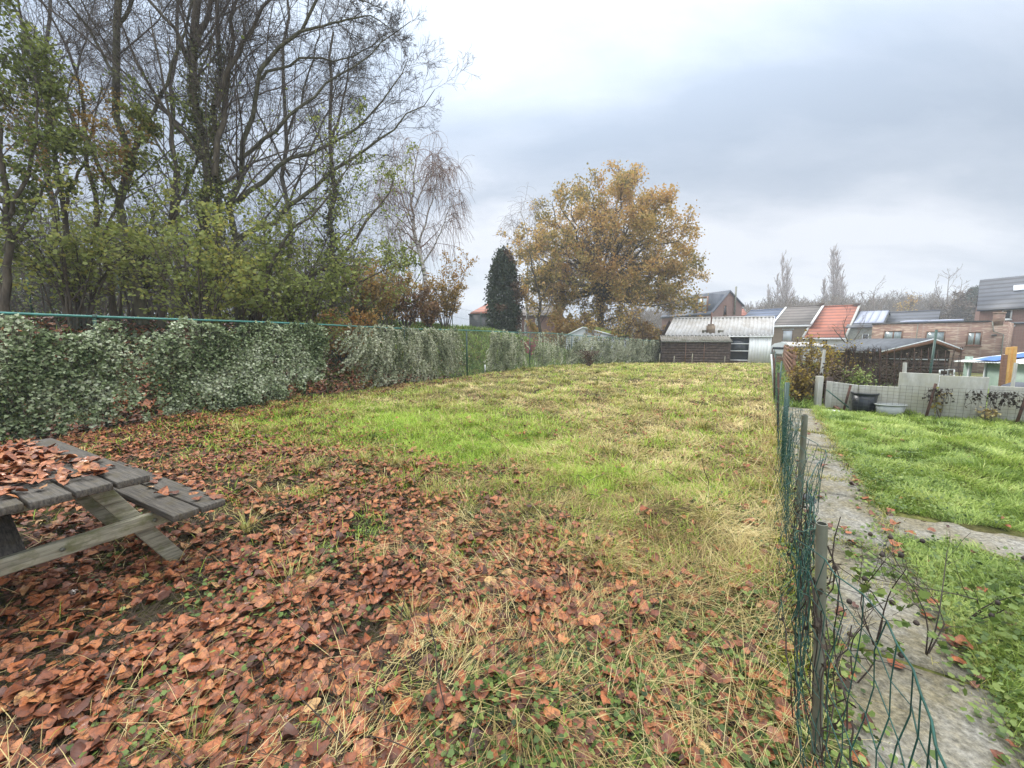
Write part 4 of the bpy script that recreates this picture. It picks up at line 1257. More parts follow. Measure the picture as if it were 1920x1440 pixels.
# ================================================================ trees and shrubs
def tree(name, label, cat, limbs, rads, levels, bark, twig, leaves=None, seed=1, group=None, K0=14, sides=10, crown_mats=None, min_r=.004, extra=None):
    """limbs: lists of world points (the hand-laid trunk and boughs); levels: kwargs for sprout, one after another"""
    rng = np.random.default_rng(seed)
    base = np.array(limbs[0][0], float)
    root = thing(name, label, cat, base, group)
    Pt = np.array([resample(l, K0) for l in limbs]); N = len(Pt)
    Rd = np.array([np.linspace(a, b, K0) for a, b in rads])
    ln = np.linalg.norm(np.diff(Pt, axis=1), axis=2).sum(1)
    Pt[:, 1:-1] += rng.normal(size=(N, K0 - 2, 3)) * (ln * .006)[:, None, None]
    for i in range(N):
        if np.linalg.norm(Pt[i, 0] - base) < .8: Rd[i, 0] *= 1.35; Rd[i, 1] *= 1.1
    mb = MB(); v, f = tubes(Pt, Rd, sides); mb.add(v, f); mb.build('trunk', bark, root, smooth=True)
    par, prad = Pt, Rd; allb = [(Pt, Rd)]
    mb = MB()
    for i, lv in enumerate(levels):
        lv = dict(lv); par, prad = sprout(rng, par, prad, rmin=lv.pop('rmin', min_r), **lv)
        allb.append((par, prad)); v, f = tubes(par, prad, 5 if i == 0 else 3); mb.add(v, f)
    mb.build('branches', twig, root)
    for k, lf in enumerate(leaves or []):
        q = np.concatenate([on_branches(rng, allb[j][0][:lf.get('sub', 10 ** 9)], int(lf['n'] * w), lf.get('t0', .15)) for j, w in lf['on']])
        if 'zone' in lf: q = q[lf['zone'](q)]
        n = len(q); c = lf.get('clump', 1)
        if c > 1: q = np.repeat(q, c, 0); n = len(q)
        q = q + rng.normal(size=(n, 3)) * lf.get('spread', .05)
        patch = fbm(q[:, 0] + q[:, 1] * .7, q[:, 2], lf.get('pscale', .5), seed)
        r = np.clip(lf.get('tone', .5) + (patch - .5) * lf.get('pvar', .9) + rng.normal(size=n) * lf.get('var', .2), 0, 1)
        m2 = MB(); cards(m2, q, rng.uniform(.65, 1.2, n) * lf['size'], lf.get('shape', L_ROUND), lf.get('nb', (0, -.3, .6)), rng, rnd=r, down=lf.get('down', .15))
        m2.build(lf.get('name', 'foliage'), lf['mat'], root)
    return root


def gz(p): return float(hgt(p[0], p[1]))


def foot(u, Y, dz=0.0):
    x = P(u, 600, Y)[0]; return np.array((x, Y, float(hgt(x, Y)) + dz))


T = lambda Y, *uv: [P(u, v, Y + dy) for (u, v, dy) in uv]

BIG = dict(n=9, length=.42, ang=40, K=8, wob=.30, trop=.25, t0=.22, rr=.27)
MED = dict(n=8, length=.6, ang=40, K=6, wob=.35, trop=.15, t0=.15, rr=.5)
FINE = dict(n=7, length=.6, ang=40, K=5, wob=.4, trop=.06, t0=.1, rr=.55)


M['twig_birch'] = m_plain('twig_birch', (.26, .175, .135), (.17, .11, .09), 3, .9, bump=0, spec=.2)
M['twig_mid'] = m_plain('twig_mid', (.20, .17, .16), (.12, .10, .098), 3, .9, bump=0, spec=.2)
M['trunk_ivy'] = m_leaf('trunk_ivy_leaf', [(.04, .055, .02), (.12, .135, .045), (.22, .22, .09), (.30, .28, .13)], .5, .25)


def left_trees():
    # tall slender trunk that runs straight out of the picture
    Y = 12.0
    b = foot(268, Y)
    tree('bare_tree', 'tall slender single trunk between the leafy edge tree and the thick ivy covered one', 'tree',
         [[b, P(240, 420, Y), P(222, 210, Y), P(213, 0, Y), P(210, -330, Y), P(205, -520, Y)],
          [P(217, 140, Y), P(170, 60, Y - .2), P(120, -10, Y - .5), P(60, -150, Y - .6)],
          [P(228, 330, Y), P(300, 180, Y + .4), P(345, 60, Y + .5), P(380, -90, Y + .5)],
          [P(232, 400, Y), P(165, 270, Y - .6), P(100, 160, Y - 1), P(40, 40, Y - 1.4), P(-20, -80, Y - 1.6)],
          [P(215, 60, Y), P(260, -20, Y + .3), P(300, -160, Y + .3)]],
         [(.115, .045), (.042, .012), (.065, .015), (.06, .015), (.05, .012)],
         [dict(BIG, n=22), dict(MED, n=7), FINE], M['bark_green'], M['twig_dark'], seed=3, min_r=.0048,
         leaves=[dict(n=4200, on=((2, .5), (3, .5)), size=.07, mat=M['hazel'], zone=lambda q: q[:, 2] < 4.5 + 4 * np.random.default_rng(1).random(len(q)), tone=.5)])
    # thick ivy-clad cluster
    Y = 12.6
    b = foot(392, Y)
    tree('ivy_clad_tree', 'thick multi trunked tree wrapped in ivy, the broadest trunk behind the fence', 'tree',
         [[b, P(388, 460, Y), P(376, 260, Y), P(368, 60, Y), P(365, -200, Y), P(360, -480, Y)],
          [b + (.25, .1, 0), P(412, 420, Y + .2), P(405, 220, Y + .3), P(402, 40, Y + .2), P(400, -220, Y)],
          [P(402, 330, Y), P(425, 180, Y + .3), P(440, 30, Y + .4), P(465, -160, Y + .5)],
          [P(372, 170, Y), P(330, 60, Y - .3), P(270, -10, Y - .4), P(200, -110, Y - .6)],
          [P(378, 300, Y), P(300, 190, Y - .4), P(245, 90, Y - .6), P(215, -20, Y - .8)],
          [P(405, 200, Y), P(450, 90, Y + .2), P(500, 10, Y + .3), P(590, -80, Y + .4)],
          [P(368, 90, Y), P(390, 10, Y), P(420, -90, Y), P(460, -260, Y)]],
         [(.15, .055), (.10, .035), (.09, .02), (.07, .015), (.06, .015), (.075, .018), (.07, .02)],
         [dict(BIG, n=20), dict(MED, n=8), FINE], M['bark'], M['twig_dark'], seed=5, min_r=.0048,
         leaves=[dict(n=9500, on=((0, 1.),), sub=2, size=.075, spread=.15, mat=M['trunk_ivy'], zone=lambda q: q[:, 2] < 10.5, name='ivy_foliage', shape=L_IVY, down=.5, tone=.55),
                 dict(n=6500, on=((1, .3), (2, .4), (3, .3)), size=.075, mat=M['hazel'], zone=lambda q: q[:, 2] < 9.0, tone=.45)])
    # branching bare tree whose boughs arch over the fence
    Y = 13.5
    b = foot(452, Y)
    tree('bare_tree', 'wide bare tree with long boughs arching out against the open sky', 'tree',
         [[b, P(440, 420, Y), P(455, 280, Y), P(500, 130, Y - .3), P(560, 60, Y - .5), P(590, 0, Y - .6), P(660, -150, Y - .8)],
          [P(448, 300, Y), P(530, 235, Y - .2), P(600, 170, Y), P(690, 100, Y), P(770, 40, Y)],
          [P(445, 380, Y), P(540, 300, Y + .3), P(640, 260, Y + .4), P(720, 180, Y + .6), P(765, 110, Y + .8)],
          [P(442, 450, Y), P(560, 380, Y + .5), P(660, 300, Y + .6), P(750, 230, Y + .8), P(815, 168, Y + 1)],
          [P(560, 60, Y - .5), P(640, 40, Y - .5), P(700, 30, Y - .5), P(750, 75, Y - .4)],
          [P(490, 150, Y - .2), P(570, 110, Y), P(650, 110, Y + .2), P(730, 60, Y + .3)],
          [P(590, 0, Y - .6), P(640, -10, Y - .4), P(690, 5, Y - .3), P(735, 25, Y - .2)]],
         [(.12, .022), (.06, .010), (.08, .010), (.09, .010), (.04, .008), (.045, .008), (.035, .008)],
         [dict(BIG, n=20, length=.30, trop=.05, rr=.35), dict(MED, n=9, length=.5, trop=.0), dict(FINE, n=6)], M['bark_green'], M['twig_dark'], seed=9, min_r=.0046)
    # ivy column tree further back
    Y = 18.0
    b = foot(622, Y)
    tree('ivy_column_tree', 'slim bare tree with a dark green ivy column round its trunk', 'tree',
         [[b, P(622, 420, Y), P(622, 270, Y), P(620, 150, Y), P(625, 60, Y)], [P(622, 260, Y), P(640, 200, Y), P(652, 130, Y), P(660, 60, Y)],
          [P(622, 300, Y), P(590, 240, Y), P(570, 170, Y)]],
         [(.15, .04), (.06, .012), (.05, .012)], [dict(BIG, n=16, length=.28), dict(MED, n=7), FINE], M['bark'], M['twig_dark'], seed=12, min_r=.006,
         leaves=[dict(n=5200, on=((0, 1.),), size=.12, spread=.17, mat=M['ivyleaf_dark'], zone=lambda q: q[:, 2] < 9.0, name='ivy_foliage', shape=L_IVY, down=.5)])
    for i, (u, Yb, sp, lab) in enumerate([(330, 16.5, 150, 'bare twiggy tree filling the sky behind the thick ivy covered trunk'), (540, 17.5, 120, 'bare twiggy tree behind the arching boughs'), (90, 16, 150, 'bare twiggy tree behind the leafy edge tree')]):
        b = foot(u, Yb); Q = lambda du, v, dy=0: P(u + du, v, Yb + dy)
        tree('twiggy_tree', lab, 'tree', [[b, Q(5, 400), Q(-8, 200), Q(0, 20), Q(5, -160)], [Q(3, 380), Q(sp * .5, 240, .5), Q(sp, 90, .8)], [Q(3, 330), Q(-sp * .5, 200), Q(-sp, 60)], [Q(0, 250), Q(sp * .4, 110, -.5), Q(sp * .6, -20, -.6)], [Q(0, 420), Q(-sp * .6, 330), Q(-sp * 1.1, 220)]],
             [(.12, .03), (.05, .012), (.05, .012), (.045, .012), (.045, .012)], [dict(BIG, n=18, length=.34, rr=.3), dict(MED, n=8), dict(FINE, n=6)], M['bark_grey'], M['twig_mid'], seed=300 + i, min_r=.0042, group='bare twiggy trees at the back of the bank')
    # leafy dark tree cut by the photo edge
    Y = 9.5
    b = foot(15, Y)
    tree('leafy_tree', 'dense green leaved tree cut off by the photo edge', 'tree',
         [[b, P(10, 430, Y), P(0, 250, Y), P(-30, 60, Y)], [P(8, 420, Y), P(60, 300, Y), P(70, 180, Y), P(40, 90, Y)], [P(5, 380, Y), P(-60, 250, Y), P(-100, 100, Y)],
          [P(8, 470, Y), P(70, 380, Y + .3), P(110, 280, Y + .5)], [b, P(-40, 420, Y), P(-120, 300, Y)]],
         [(.08, .025), (.045, .012), (.045, .012), (.04, .012), (.05, .015)], [dict(BIG, n=10, length=.4), MED, FINE], M['bark'], M['twig_dark'], seed=15, min_r=.004,
         leaves=[dict(n=9000, on=((2, .5), (3, .5)), size=.075, mat=M['hazel'], tone=.30, spread=.07, pscale=.8)])
    # slender stems: several lean the same way
    Y = 11.0
    for i, (u0, pts, lab, sd) in enumerate([
        (128, [(118, 400), (95, 220), (50, 60), (10, -60)], 'slim leaning stem with few leaves, next to the photo edge tree', 31),
        (215, [(190, 450), (165, 300), (150, 150), (95, 30), (60, -60)], 'thin dark tree crossing in front of the tall slender trunk', 37),
        (300, [(320, 420), (330, 300), (300, 150), (280, 20)], 'thin upright tree just before the thick ivy covered trunk', 33)]):
        b = foot(u0, Y + i * .6); YY = Y + i * .6
        tree('slim_tree', lab, 'tree', [[b] + [P(u, v, YY) for u, v in pts], [P(pts[0][0], pts[0][1], YY), P(pts[0][0] + 50, pts[0][1] - 130, YY + .4), P(pts[0][0] + 70, pts[0][1] - 260, YY + .6)]],
             [(.075, .016), (.04, .01)], [dict(BIG, n=12, length=.3), MED, dict(FINE, n=4)], M['bark'], M['twig_dark'], seed=sd, min_r=.0045,
             leaves=[dict(n=5200, on=((2, .6), (3, .4)), size=.07, mat=M['hazel'] if i != 0 else M['autumn'], tone=.42, zone=lambda q: q[:, 2] < 8.5)], group='slim young trees on the bank')
    # hazel thickets with round pale leaves
    for i, (u, Y, sp, h, nl, sd, lab, tone) in enumerate([
        (385, 10.6, 1.9, 3.9, 7600, 41, 'hazel bush with round pale green leaves in front of the ivy covered trunk', .62),
        (560, 11.8, 2.4, 3.6, 6800, 43, 'dark hazel thicket leaning out above the fence beside the ivy gap', .38),
        (150, 10.4, 2.0, 3.0, 5200, 47, 'hazel bush with green and yellow leaves behind the picnic table end of the fence', .5),
        (255, 12.8, 2.2, 3.8, 5600, 49, 'hazel bush around the foot of the tall slender trunk', .52),
        (480, 13.0, 2.3, 4.6, 6400, 53, 'tall hazel bush standing between the ivy covered trunk and the arching bare tree', .48)]):
        b = foot(u, Y); r_ = np.random.default_rng(sd)
        limbs = []; rads = []
        for k in range(15):
            a = r_.uniform(0, 2 * np.pi); s_ = r_.uniform(.25, 1.0); hh = h * r_.uniform(.65, 1.1)
            b2 = b + np.array((r_.normal() * .16, r_.normal() * .16, 0)); e = np.array((math.cos(a) * sp * s_, math.sin(a) * sp * s_ * .7, 0))
            limbs.append([b2, b2 + e * .2 + (0, 0, hh * .45), b2 + e * .6 + (0, 0, hh * .85), b2 + e * 1.05 + (0, 0, hh * r_.uniform(.8, 1.05))])
            rads.append((r_.uniform(.018, .045), .006))
        tree('hazel', lab, 'bush', limbs, rads, [dict(n=9, length=.38, ang=45, K=6, wob=.35, trop=.05, t0=.2, rr=.5), dict(n=5, length=.5, ang=45, K=5, wob=.4, trop=-.05, t0=.1, rr=.6)],
             M['bark'], M['twig_dark'], seed=sd, K0=9, sides=6, min_r=.0036, group='hazel bushes on the bank',
             leaves=[dict(n=int(nl * .62), on=((1, .3), (2, .7)), size=.085, mat=M['hazel'], tone=tone, nb=(.2, -.7, .9), spread=.05, pscale=.8)])
    # leaning dark trunks rising to the open side
    Y = 12.2; b = foot(470, Y)
    tree('leaning_tree', 'dark low tree whose trunks lean far over towards the birch', 'tree',
         [[b, P(560, 535, Y), P(640, 480, Y + .3), P(700, 400, Y + .6), P(740, 330, Y + .8)], [b + (.2, 0, 0), P(590, 560, Y), P(670, 530, Y + .2), P(740, 500, Y + .4)],
          [b, P(520, 470, Y), P(600, 390, Y + .2), P(660, 300, Y + .3)]],
         [(.11, .015), (.08, .012), (.08, .012)], [dict(BIG, n=14, length=.32, trop=.1), dict(MED, n=7), dict(FINE, n=4)], M['bark'], M['twig_dark'], seed=57, min_r=.0045,
         leaves=[dict(n=4200, on=((2, .5), (3, .5)), size=.07, mat=M['hazel'], tone=.42, spread=.06, zone=lambda q: q[:, 0] < -2.6)])
    # weeping birch
    Y = 24.0; b = foot(797, Y)
    tree('weeping_birch', 'white trunked birch with thin hanging twigs, alone against the sky', 'tree',
         [[b, P(792, 520, Y), P(778, 430, Y), P(775, 350, Y), P(782, 290, Y), P(790, 262, Y)],
          [P(783, 470, Y), P(805, 390, Y - .3), P(820, 330, Y - .4), P(812, 290, Y - .4)], [P(780, 430, Y), P(755, 370, Y), P(745, 310, Y), P(750, 280, Y)],
          [P(777, 390, Y), P(800, 340, Y), P(838, 300, Y), P(850, 310, Y)], [P(790, 500, Y), P(825, 440, Y), P(850, 370, Y), P(862, 360, Y)],
          [P(779, 450, Y), P(740, 420, Y), P(715, 380, Y), P(710, 350, Y)]],
         [(.17, .02), (.06, .012), (.06, .012), (.05, .01), (.06, .01), (.05, .01)],
         [dict(n=15, length=.24, ang=55, K=6, wob=.3, trop=.2, t0=.15, rr=.4, rmin=.011),
          dict(n=15, length=-1.55, ang=75, K=7, wob=.18, trop=-2.6, t0=.25, rr=.5, rmin=.0085, lenfall=.2)], M['birch'], M['twig_birch'], seed=61, K0=16)
    # brown and red shrubs at the end of the bank, their tops thin against the sky
    for i, (u, Y, sp, h, n, mt, lab, sd, tw) in enumerate([
        (700, 19, 2.2, 2.9, 4200, M['autumn'], 'brownish thicket between the leaning tree and the birch', 71, 'twig_brown'),
        (760, 21, 1.6, 2.2, 2300, M['rust'], 'low rust brown shrub before the foot of the birch', 72, 'twig_brown'),
        (835, 24, 2.0, 3.6, 4200, M['autumn'], 'bushy brown shrub beside the birch where the bank ends', 73, 'twig_brown'),
        (805, 22.5, .7, 1.2, 1100, M['rust'], 'small red brown sapling at the birch foot', 74, 'twig_brown'),
        (640, 14.5, 1.3, 1.6, 2200, M['autumn'], 'yellow leaved shrub low in the gap of the ivy fence', 75, 'twig_brown'),
        (735, 26, 2.6, 5.2, 3600, M['hazel'], 'tall grey green shrub mass behind the brown thicket', 76, 'twig_dark')]):
        b = foot(u, Y); r_ = np.random.default_rng(sd); limbs = []; rads = []
        for k in range(12):
            a = r_.uniform(0, 2 * np.pi); s_ = r_.uniform(.2, 1.0); hh = h * r_.uniform(.6, 1.05); e = np.array((math.cos(a) * sp * s_, math.sin(a) * sp * s_ * .6, 0))
            b2 = b + e * .15; limbs.append([b2, b2 + e * .35 + (0, 0, hh * .5), b2 + e * .8 + (0, 0, hh)]); rads.append((.028, .007))
        tree('shrub', lab, 'bush', limbs, rads, [dict(n=10, length=.42, ang=42, K=6, wob=.3, trop=.1, t0=.15, rr=.5), dict(n=6, length=.5, ang=42, K=4, wob=.4, trop=.05, t0=.1, rr=.6)],
             M['twig_dark'], M[tw], seed=sd, K0=8, sides=5, min_r=.0062, group='shrubs along the bank', leaves=[dict(n=n, on=((1, .3), (2, .7)), size=.10, mat=mt, tone=.45, spread=.08)])
    # the wood behind, too dense to count
    r_ = np.random.default_rng(80); n = 560
    u = r_.uniform(-420, 740, n); Y = r_.uniform(15, 30, n); x = (u - 960) / FPX * Y; ok = ldist(x, Y) > 4; x = x[ok]; Y = Y[ok]; u = u[ok]; n = len(x)
    z = hgt(x, Y); K = 9; hh = r_.uniform(2.2, 6.5, n) * (1 - .45 * sst(u, 560, 760)); out = np.empty((n, K, 3)); d = nrm(r_.normal(size=(n, 3)) * (.32, .32, 0) + (0, 0, 1)); out[:, 0] = np.stack((x, Y, z), 1)
    for k in range(1, K):
        d = nrm(d + r_.normal(size=(n, 3)) * .09); out[:, k] = out[:, k - 1] + d * (hh / (K - 1))[:, None]
    rad = r_.uniform(.02, .06, n)[:, None] * np.linspace(1, .3, K)[None]
    c, cr = sprout(r_, out, rad, 12, .42, 45, 6, .35, .15, .05, 1, .5, .008)
    c2, cr2 = sprout(r_, c, cr, 5, .55, 45, 4, .4, .05, .1, 1, .6, .007)
    mb = MB()
    for a, b in ((out, rad), (c, cr), (c2, cr2)): v, f = tubes(a, b, 3); mb.add(v, f)
    mb.build('thicket_undergrowth', M['twig_dark'], kind='stuff', label='dense dark twiggy thicket filling the bank behind the near trees')
    m = 42000; q = on_branches(r_, c2, m) + r_.normal(size=(m, 3)) * .08; q = q[(q[:, 2] < 3.4 + 3.6 * r_.random(m) ** 2)]; m = len(q)
    mb = MB(); cards(mb, q, r_.uniform(.08, .15, m), L_ROUND, (.2, -.5, .8), r_, rnd=np.clip(.38 + (fbm(q[:, 0], q[:, 2], .4, 5) - .5) * 1.0 + r_.normal(size=m) * .18, 0, 1))
    mb.build('thicket_leaves', M['hazel'], kind='stuff', label='sparse green and yellow leaves scattered through the thicket on the bank')


left_trees()


def oak():
    Y = 42.0
    b = np.array((P(1125, 600, Y)[0], Y, -1.0)); F0 = P(1124, 545, Y)
    ends = [  # the main boughs, laid from the fork out to the crown's edge: control points as photo columns and rows, with a depth offset
        [(1122, 500, 0), (1128, 430, .5), (1150, 350, 1), (1165, 330, 1)], [(1110, 470, -1), (1085, 400, -2), (1075, 350, -2.5)],
        [(1138, 510, 1), (1170, 440, 2), (1215, 370, 2.5)], [(1145, 500, 2), (1180, 460, 3), (1225, 420, 4), (1258, 395, 5)],
        [(1150, 520, -2), (1195, 485, -4), (1240, 455, -5), (1272, 430, -5)], [(1100, 505, 1), (1060, 460, 2), (1015, 420, 2), (1000, 395, 2)],
        [(1095, 520, -2), (1055, 490, -4), (1010, 470, -5), (990, 440, -5)], [(1085, 545, 0), (1050, 530, -1), (1015, 520, -2), (985, 505, -2)],
        [(1150, 545, 0), (1200, 530, -1), (1250, 500, -2), (1300, 490, -2)], [(1160, 560, 2), (1215, 550, 3), (1265, 540, 4), (1310, 520, 4)],
        [(1120, 480, 3), (1110, 420, 5), (1115, 370, 6)], [(1130, 480, -3), (1140, 410, -5.5), (1130, 360, -6)], [(1105, 560, -3), (1070, 565, -4), (1030, 560, -5), (1005, 550, -5)],
        [(1145, 560, -3), (1190, 570, -5), (1235, 575, -6), (1285, 560, -6)], [(1115, 450, 0), (1098, 380, 1), (1110, 335, 1)], [(1150, 470, 0), (1190, 400, .5), (1200, 345, 0)],
        [(1090, 480, 3), (1050, 420, 4), (1040, 380, 4)]]
    limbs = [[b, P(1126, 575, Y), F0]]; rads = [(.42, .34)]
    ro = np.random.default_rng(92); Cc = P(1133, 478, Y); ga = 2.39996
    ends = []
    for i in range(46):
        el = math.asin(-.62 + 1.60 * (i + .5) / 46); az = i * ga
        e3 = Cc + np.array((math.cos(az) * math.cos(el) * 8.7, math.sin(az) * math.cos(el) * 7.6, math.sin(el) * 7.9)) * ro.uniform(.86, 1.0) * np.array((1.0, 1.0, .97))
        m3 = F0 * .5 + e3 * .5 + np.array((0, 0, .9 * math.cos(el) * (1 if el > 0 else -.3))) + ro.normal(size=3) * .5
        limbs.append([F0 + (0, 0, -.2), F0 * .78 + m3 * .22 + ro.normal(size=3) * .12, m3, e3 * .55 + m3 * .45 + ro.normal(size=3) * .4, e3]); rads.append((.18, .035))
    for e in [[(1160, 560, 2), (1215, 550, 3), (1265, 540, 4), (1300, 515, 4)], [(1145, 560, -3), (1190, 570, -5), (1235, 575, -6), (1280, 560, -6)], [(1150, 545, 0), (1200, 530, -1), (1250, 505, -2), (1292, 492, -2)]]:
        limbs.append([F0 + np.array((0, 0, -.2))] + [P(u, v, Y + dy) for u, v, dy in e]); rads.append((.17, .03))
    def zone(q):
        r = np.random.default_rng(5); e = (q - Cc) / np.array((9.9, 9.0, 8.3)); rr = np.linalg.norm(e, axis=1); lob = fbm(np.arctan2(e[:, 0], e[:, 1]) * 2.2 + 9, e[:, 2] * 3.2 + 9, 1.0, 7)
        low = (q[:, 0] > Cc[0] + 5.5) & (q[:, 2] < Cc[2] - .5)
        keep = (rr < .94 + .16 * lob) | low
        gaps = fbm(q[:, 0] + q[:, 1] * .35, q[:, 2], .62, 8)
        return keep & (r.random(len(q)) < np.clip(.10 + 1.15 * sst(rr, .35, .85), 0, 1)) & ((gaps > .40) | (r.random(len(q)) < .35))
    tree('oak_tree', 'large round oak holding golden brown leaves, tallest tree past the end of the fence', 'tree', limbs, rads,
         [dict(n=12, length=-2.3, ang=55, K=6, wob=.4, trop=.1, t0=.3, rr=.4, rmin=.028, lenfall=.3), dict(n=8, length=.55, ang=45, K=5, wob=.4, trop=.1, t0=.2, rr=.55, rmin=.018), dict(n=3, length=.6, ang=40, K=4, wob=.3, trop=.1, t0=.3, rr=.6, rmin=.014)],
         M['bark'], M['twig_dark'], seed=91, K0=12, min_r=.02,
         leaves=[dict(n=31000, zone=zone, on=((1, .12), (2, .38), (3, .50)), t0=.1, clump=3, size=.19, spread=.26, mat=M['oak'], tone=.46, pscale=.33, pvar=1.3, var=.2, down=0, nb=(0, -.2, .5))])
    # smaller companions round it
    Y = 46; b = np.array((P(985, 600, Y)[0], Y, -.9))
    tree('pale_birch', 'pale bare birch half hidden behind the oak crown, above the dark conifer', 'tree',
         [[b, P(990, 500, Y), P(985, 430, Y), P(975, 395, Y)], [P(990, 500, Y), P(965, 440, Y), P(958, 405, Y)], [P(988, 470, Y), P(1005, 420, Y), P(1000, 385, Y)]],
         [(.2, .03), (.08, .02), (.08, .02)], [dict(n=14, length=.3, ang=45, K=6, wob=.3, trop=.2, rr=.4, rmin=.014), dict(n=9, length=-1.9, ang=60, K=6, wob=.2, trop=-1.8, rr=.5, rmin=.010, lenfall=.3)], M['birch'], M['twig_pale'], seed=93)
    Y = 36; b = np.array((P(1013, 610, Y)[0], Y, -.3))
    tree('dark_tree', 'small dark bare tree with a crooked trunk between the conifer and the oak', 'tree',
         [[b, P(1012, 560, Y), P(1000, 510, Y), P(992, 470, Y)], [P(1012, 570, Y), P(1030, 530, Y), P(1035, 490, Y)], [P(1012, 580, Y), P(985, 560, Y), P(965, 545, Y)]],
         [(.2, .04), (.1, .02), (.08, .02)], [dict(BIG, n=12, rmin=.016), dict(MED, rmin=.012), dict(FINE, n=3, rmin=.012)], M['bark'], M['twig_dark'], seed=95,
         leaves=[dict(n=1900, on=((2, 1.),), size=.2, mat=M['oak'], tone=.5, spread=.1)])
    for i, (u, Y, sp, h, n, lab, sd, mt, v0) in enumerate([
        (1065, 38, 3.2, 3.6, 3400, 'golden leaved bush low under the oak beside the garden hut', 101, M['oak'], 0),
        (1150, 35, 3.4, 4.2, 700, 'bare brown many stemmed shrub in front of the oak trunk', 102, M['oak'], 1),
        (1235, 40, 3.8, 3.8, 3800, 'golden brown bush between the bare shrub and the corrugated barn', 103, M['oak'], 0)]):
        X = P(u, 620, Y)[0]; b = np.array((X, Y, float(hgt(X, Y)))); r_ = np.random.default_rng(sd); limbs = []; rads = []
        for k in range(20 if v0 else 12):
            a = r_.uniform(0, 2 * np.pi); s_ = r_.uniform(.2, 1.0); hh = h * r_.uniform(.6, 1.05) * (1.2 - .4 * s_); e = np.array((math.cos(a) * sp * s_, math.sin(a) * sp * s_ * .6, 0))
            b2 = b + e * .1; limbs.append([b2, b2 + e * .4 + (0, 0, hh * .5), b2 + e + (0, 0, hh)]); rads.append((.05, .014))
        tree('shrub', lab, 'bush', limbs, rads, [dict(n=12, length=.42, ang=32, K=6, wob=.25, trop=.3, t0=.15, rr=.5), dict(n=5, length=.5, ang=35, K=4, wob=.3, trop=.2, t0=.1, rr=.6)],
             M['twig_brown'], M['twig_brown'], seed=sd, K0=8, sides=5, min_r=.011, group='bushes round the oak', leaves=[dict(n=n, on=((1, .3), (2, .7)), size=.17, clump=3, mat=mt, tone=.5, spread=.12)])


oak()


def conifer(label, u, Y, vtop, wpx, seed, brown=.0, zb=None, vb=612):
    rng = np.random.default_rng(seed)
    X = P(u, 600, Y)[0]; zt = P(u, vtop, Y)[2]; z0 = float(hgt(X, Y)) if zb is None else zb; H = zt - z0; Rm = wpx / FPX * Y / 2
    root = thing('conifer', label, 'tree', (X, Y, z0))
    MB().tube([(X, Y, z0), (X, Y, zt - .3)], [.22, .04], 8).build('trunk', M['bark'], root)
    n = 2600; t = rng.random(n) ** .8; a = rng.uniform(0, 2 * np.pi, n)
    prof = lambda t: Rm * np.minimum(1, np.minimum(np.sqrt(np.clip(1.02 - t, 0, 1)) * 1.55, .72 + t * .9)) 
    lob = .62 + .55 * fbm(a * 2.2, t * 7, 1.0, seed) 
    r = prof(t) * lob * (.74 + .18 * rng.random(n) + .3 * rng.random(n) ** 5)
    c = np.stack((X + np.cos(a) * r, Y + np.sin(a) * r, z0 + .15 + t * (H - .1)), 1)
    q = np.repeat(c, 9, 0) + rng.normal(size=(n * 9, 3)) * np.array((.17, .17, .24))
    m = len(q); pat = fbm(q[:, 0], q[:, 2], .7, seed + 1)
    isb = (q[:, 0] - X) / Rm + (pat - .5) * 2.5 > (1.0 - brown)
    for sel, mat, nm in ((~isb, M['conifer'], 'foliage'), (isb, M['litter_green'], 'dry_foliage')):
        if sel.sum() < 10: continue
        mb = MB(); k = sel.sum(); cards(mb, q[sel], rng.uniform(.12, .26, k), L_DIAMOND, (0, -.2, .3), rng, rnd=np.clip(pat[sel] + rng.normal(size=k) * .25, 0, 1), down=.1); mb.build(nm, mat, root)


M['litter_green'] = m_leaf('dry_conifer', [(.05, .035, .025), (.11, .075, .05), (.15, .10, .07)], .8, .1)
conifer('dark evergreen conifer with a browning side, beside the red roofed house', 945, 34, 476, 62, 110, .75)
conifer('dark green pine top rising behind the last tall house', 1822, 90, 540, 46, 112, .0, zb=-1)


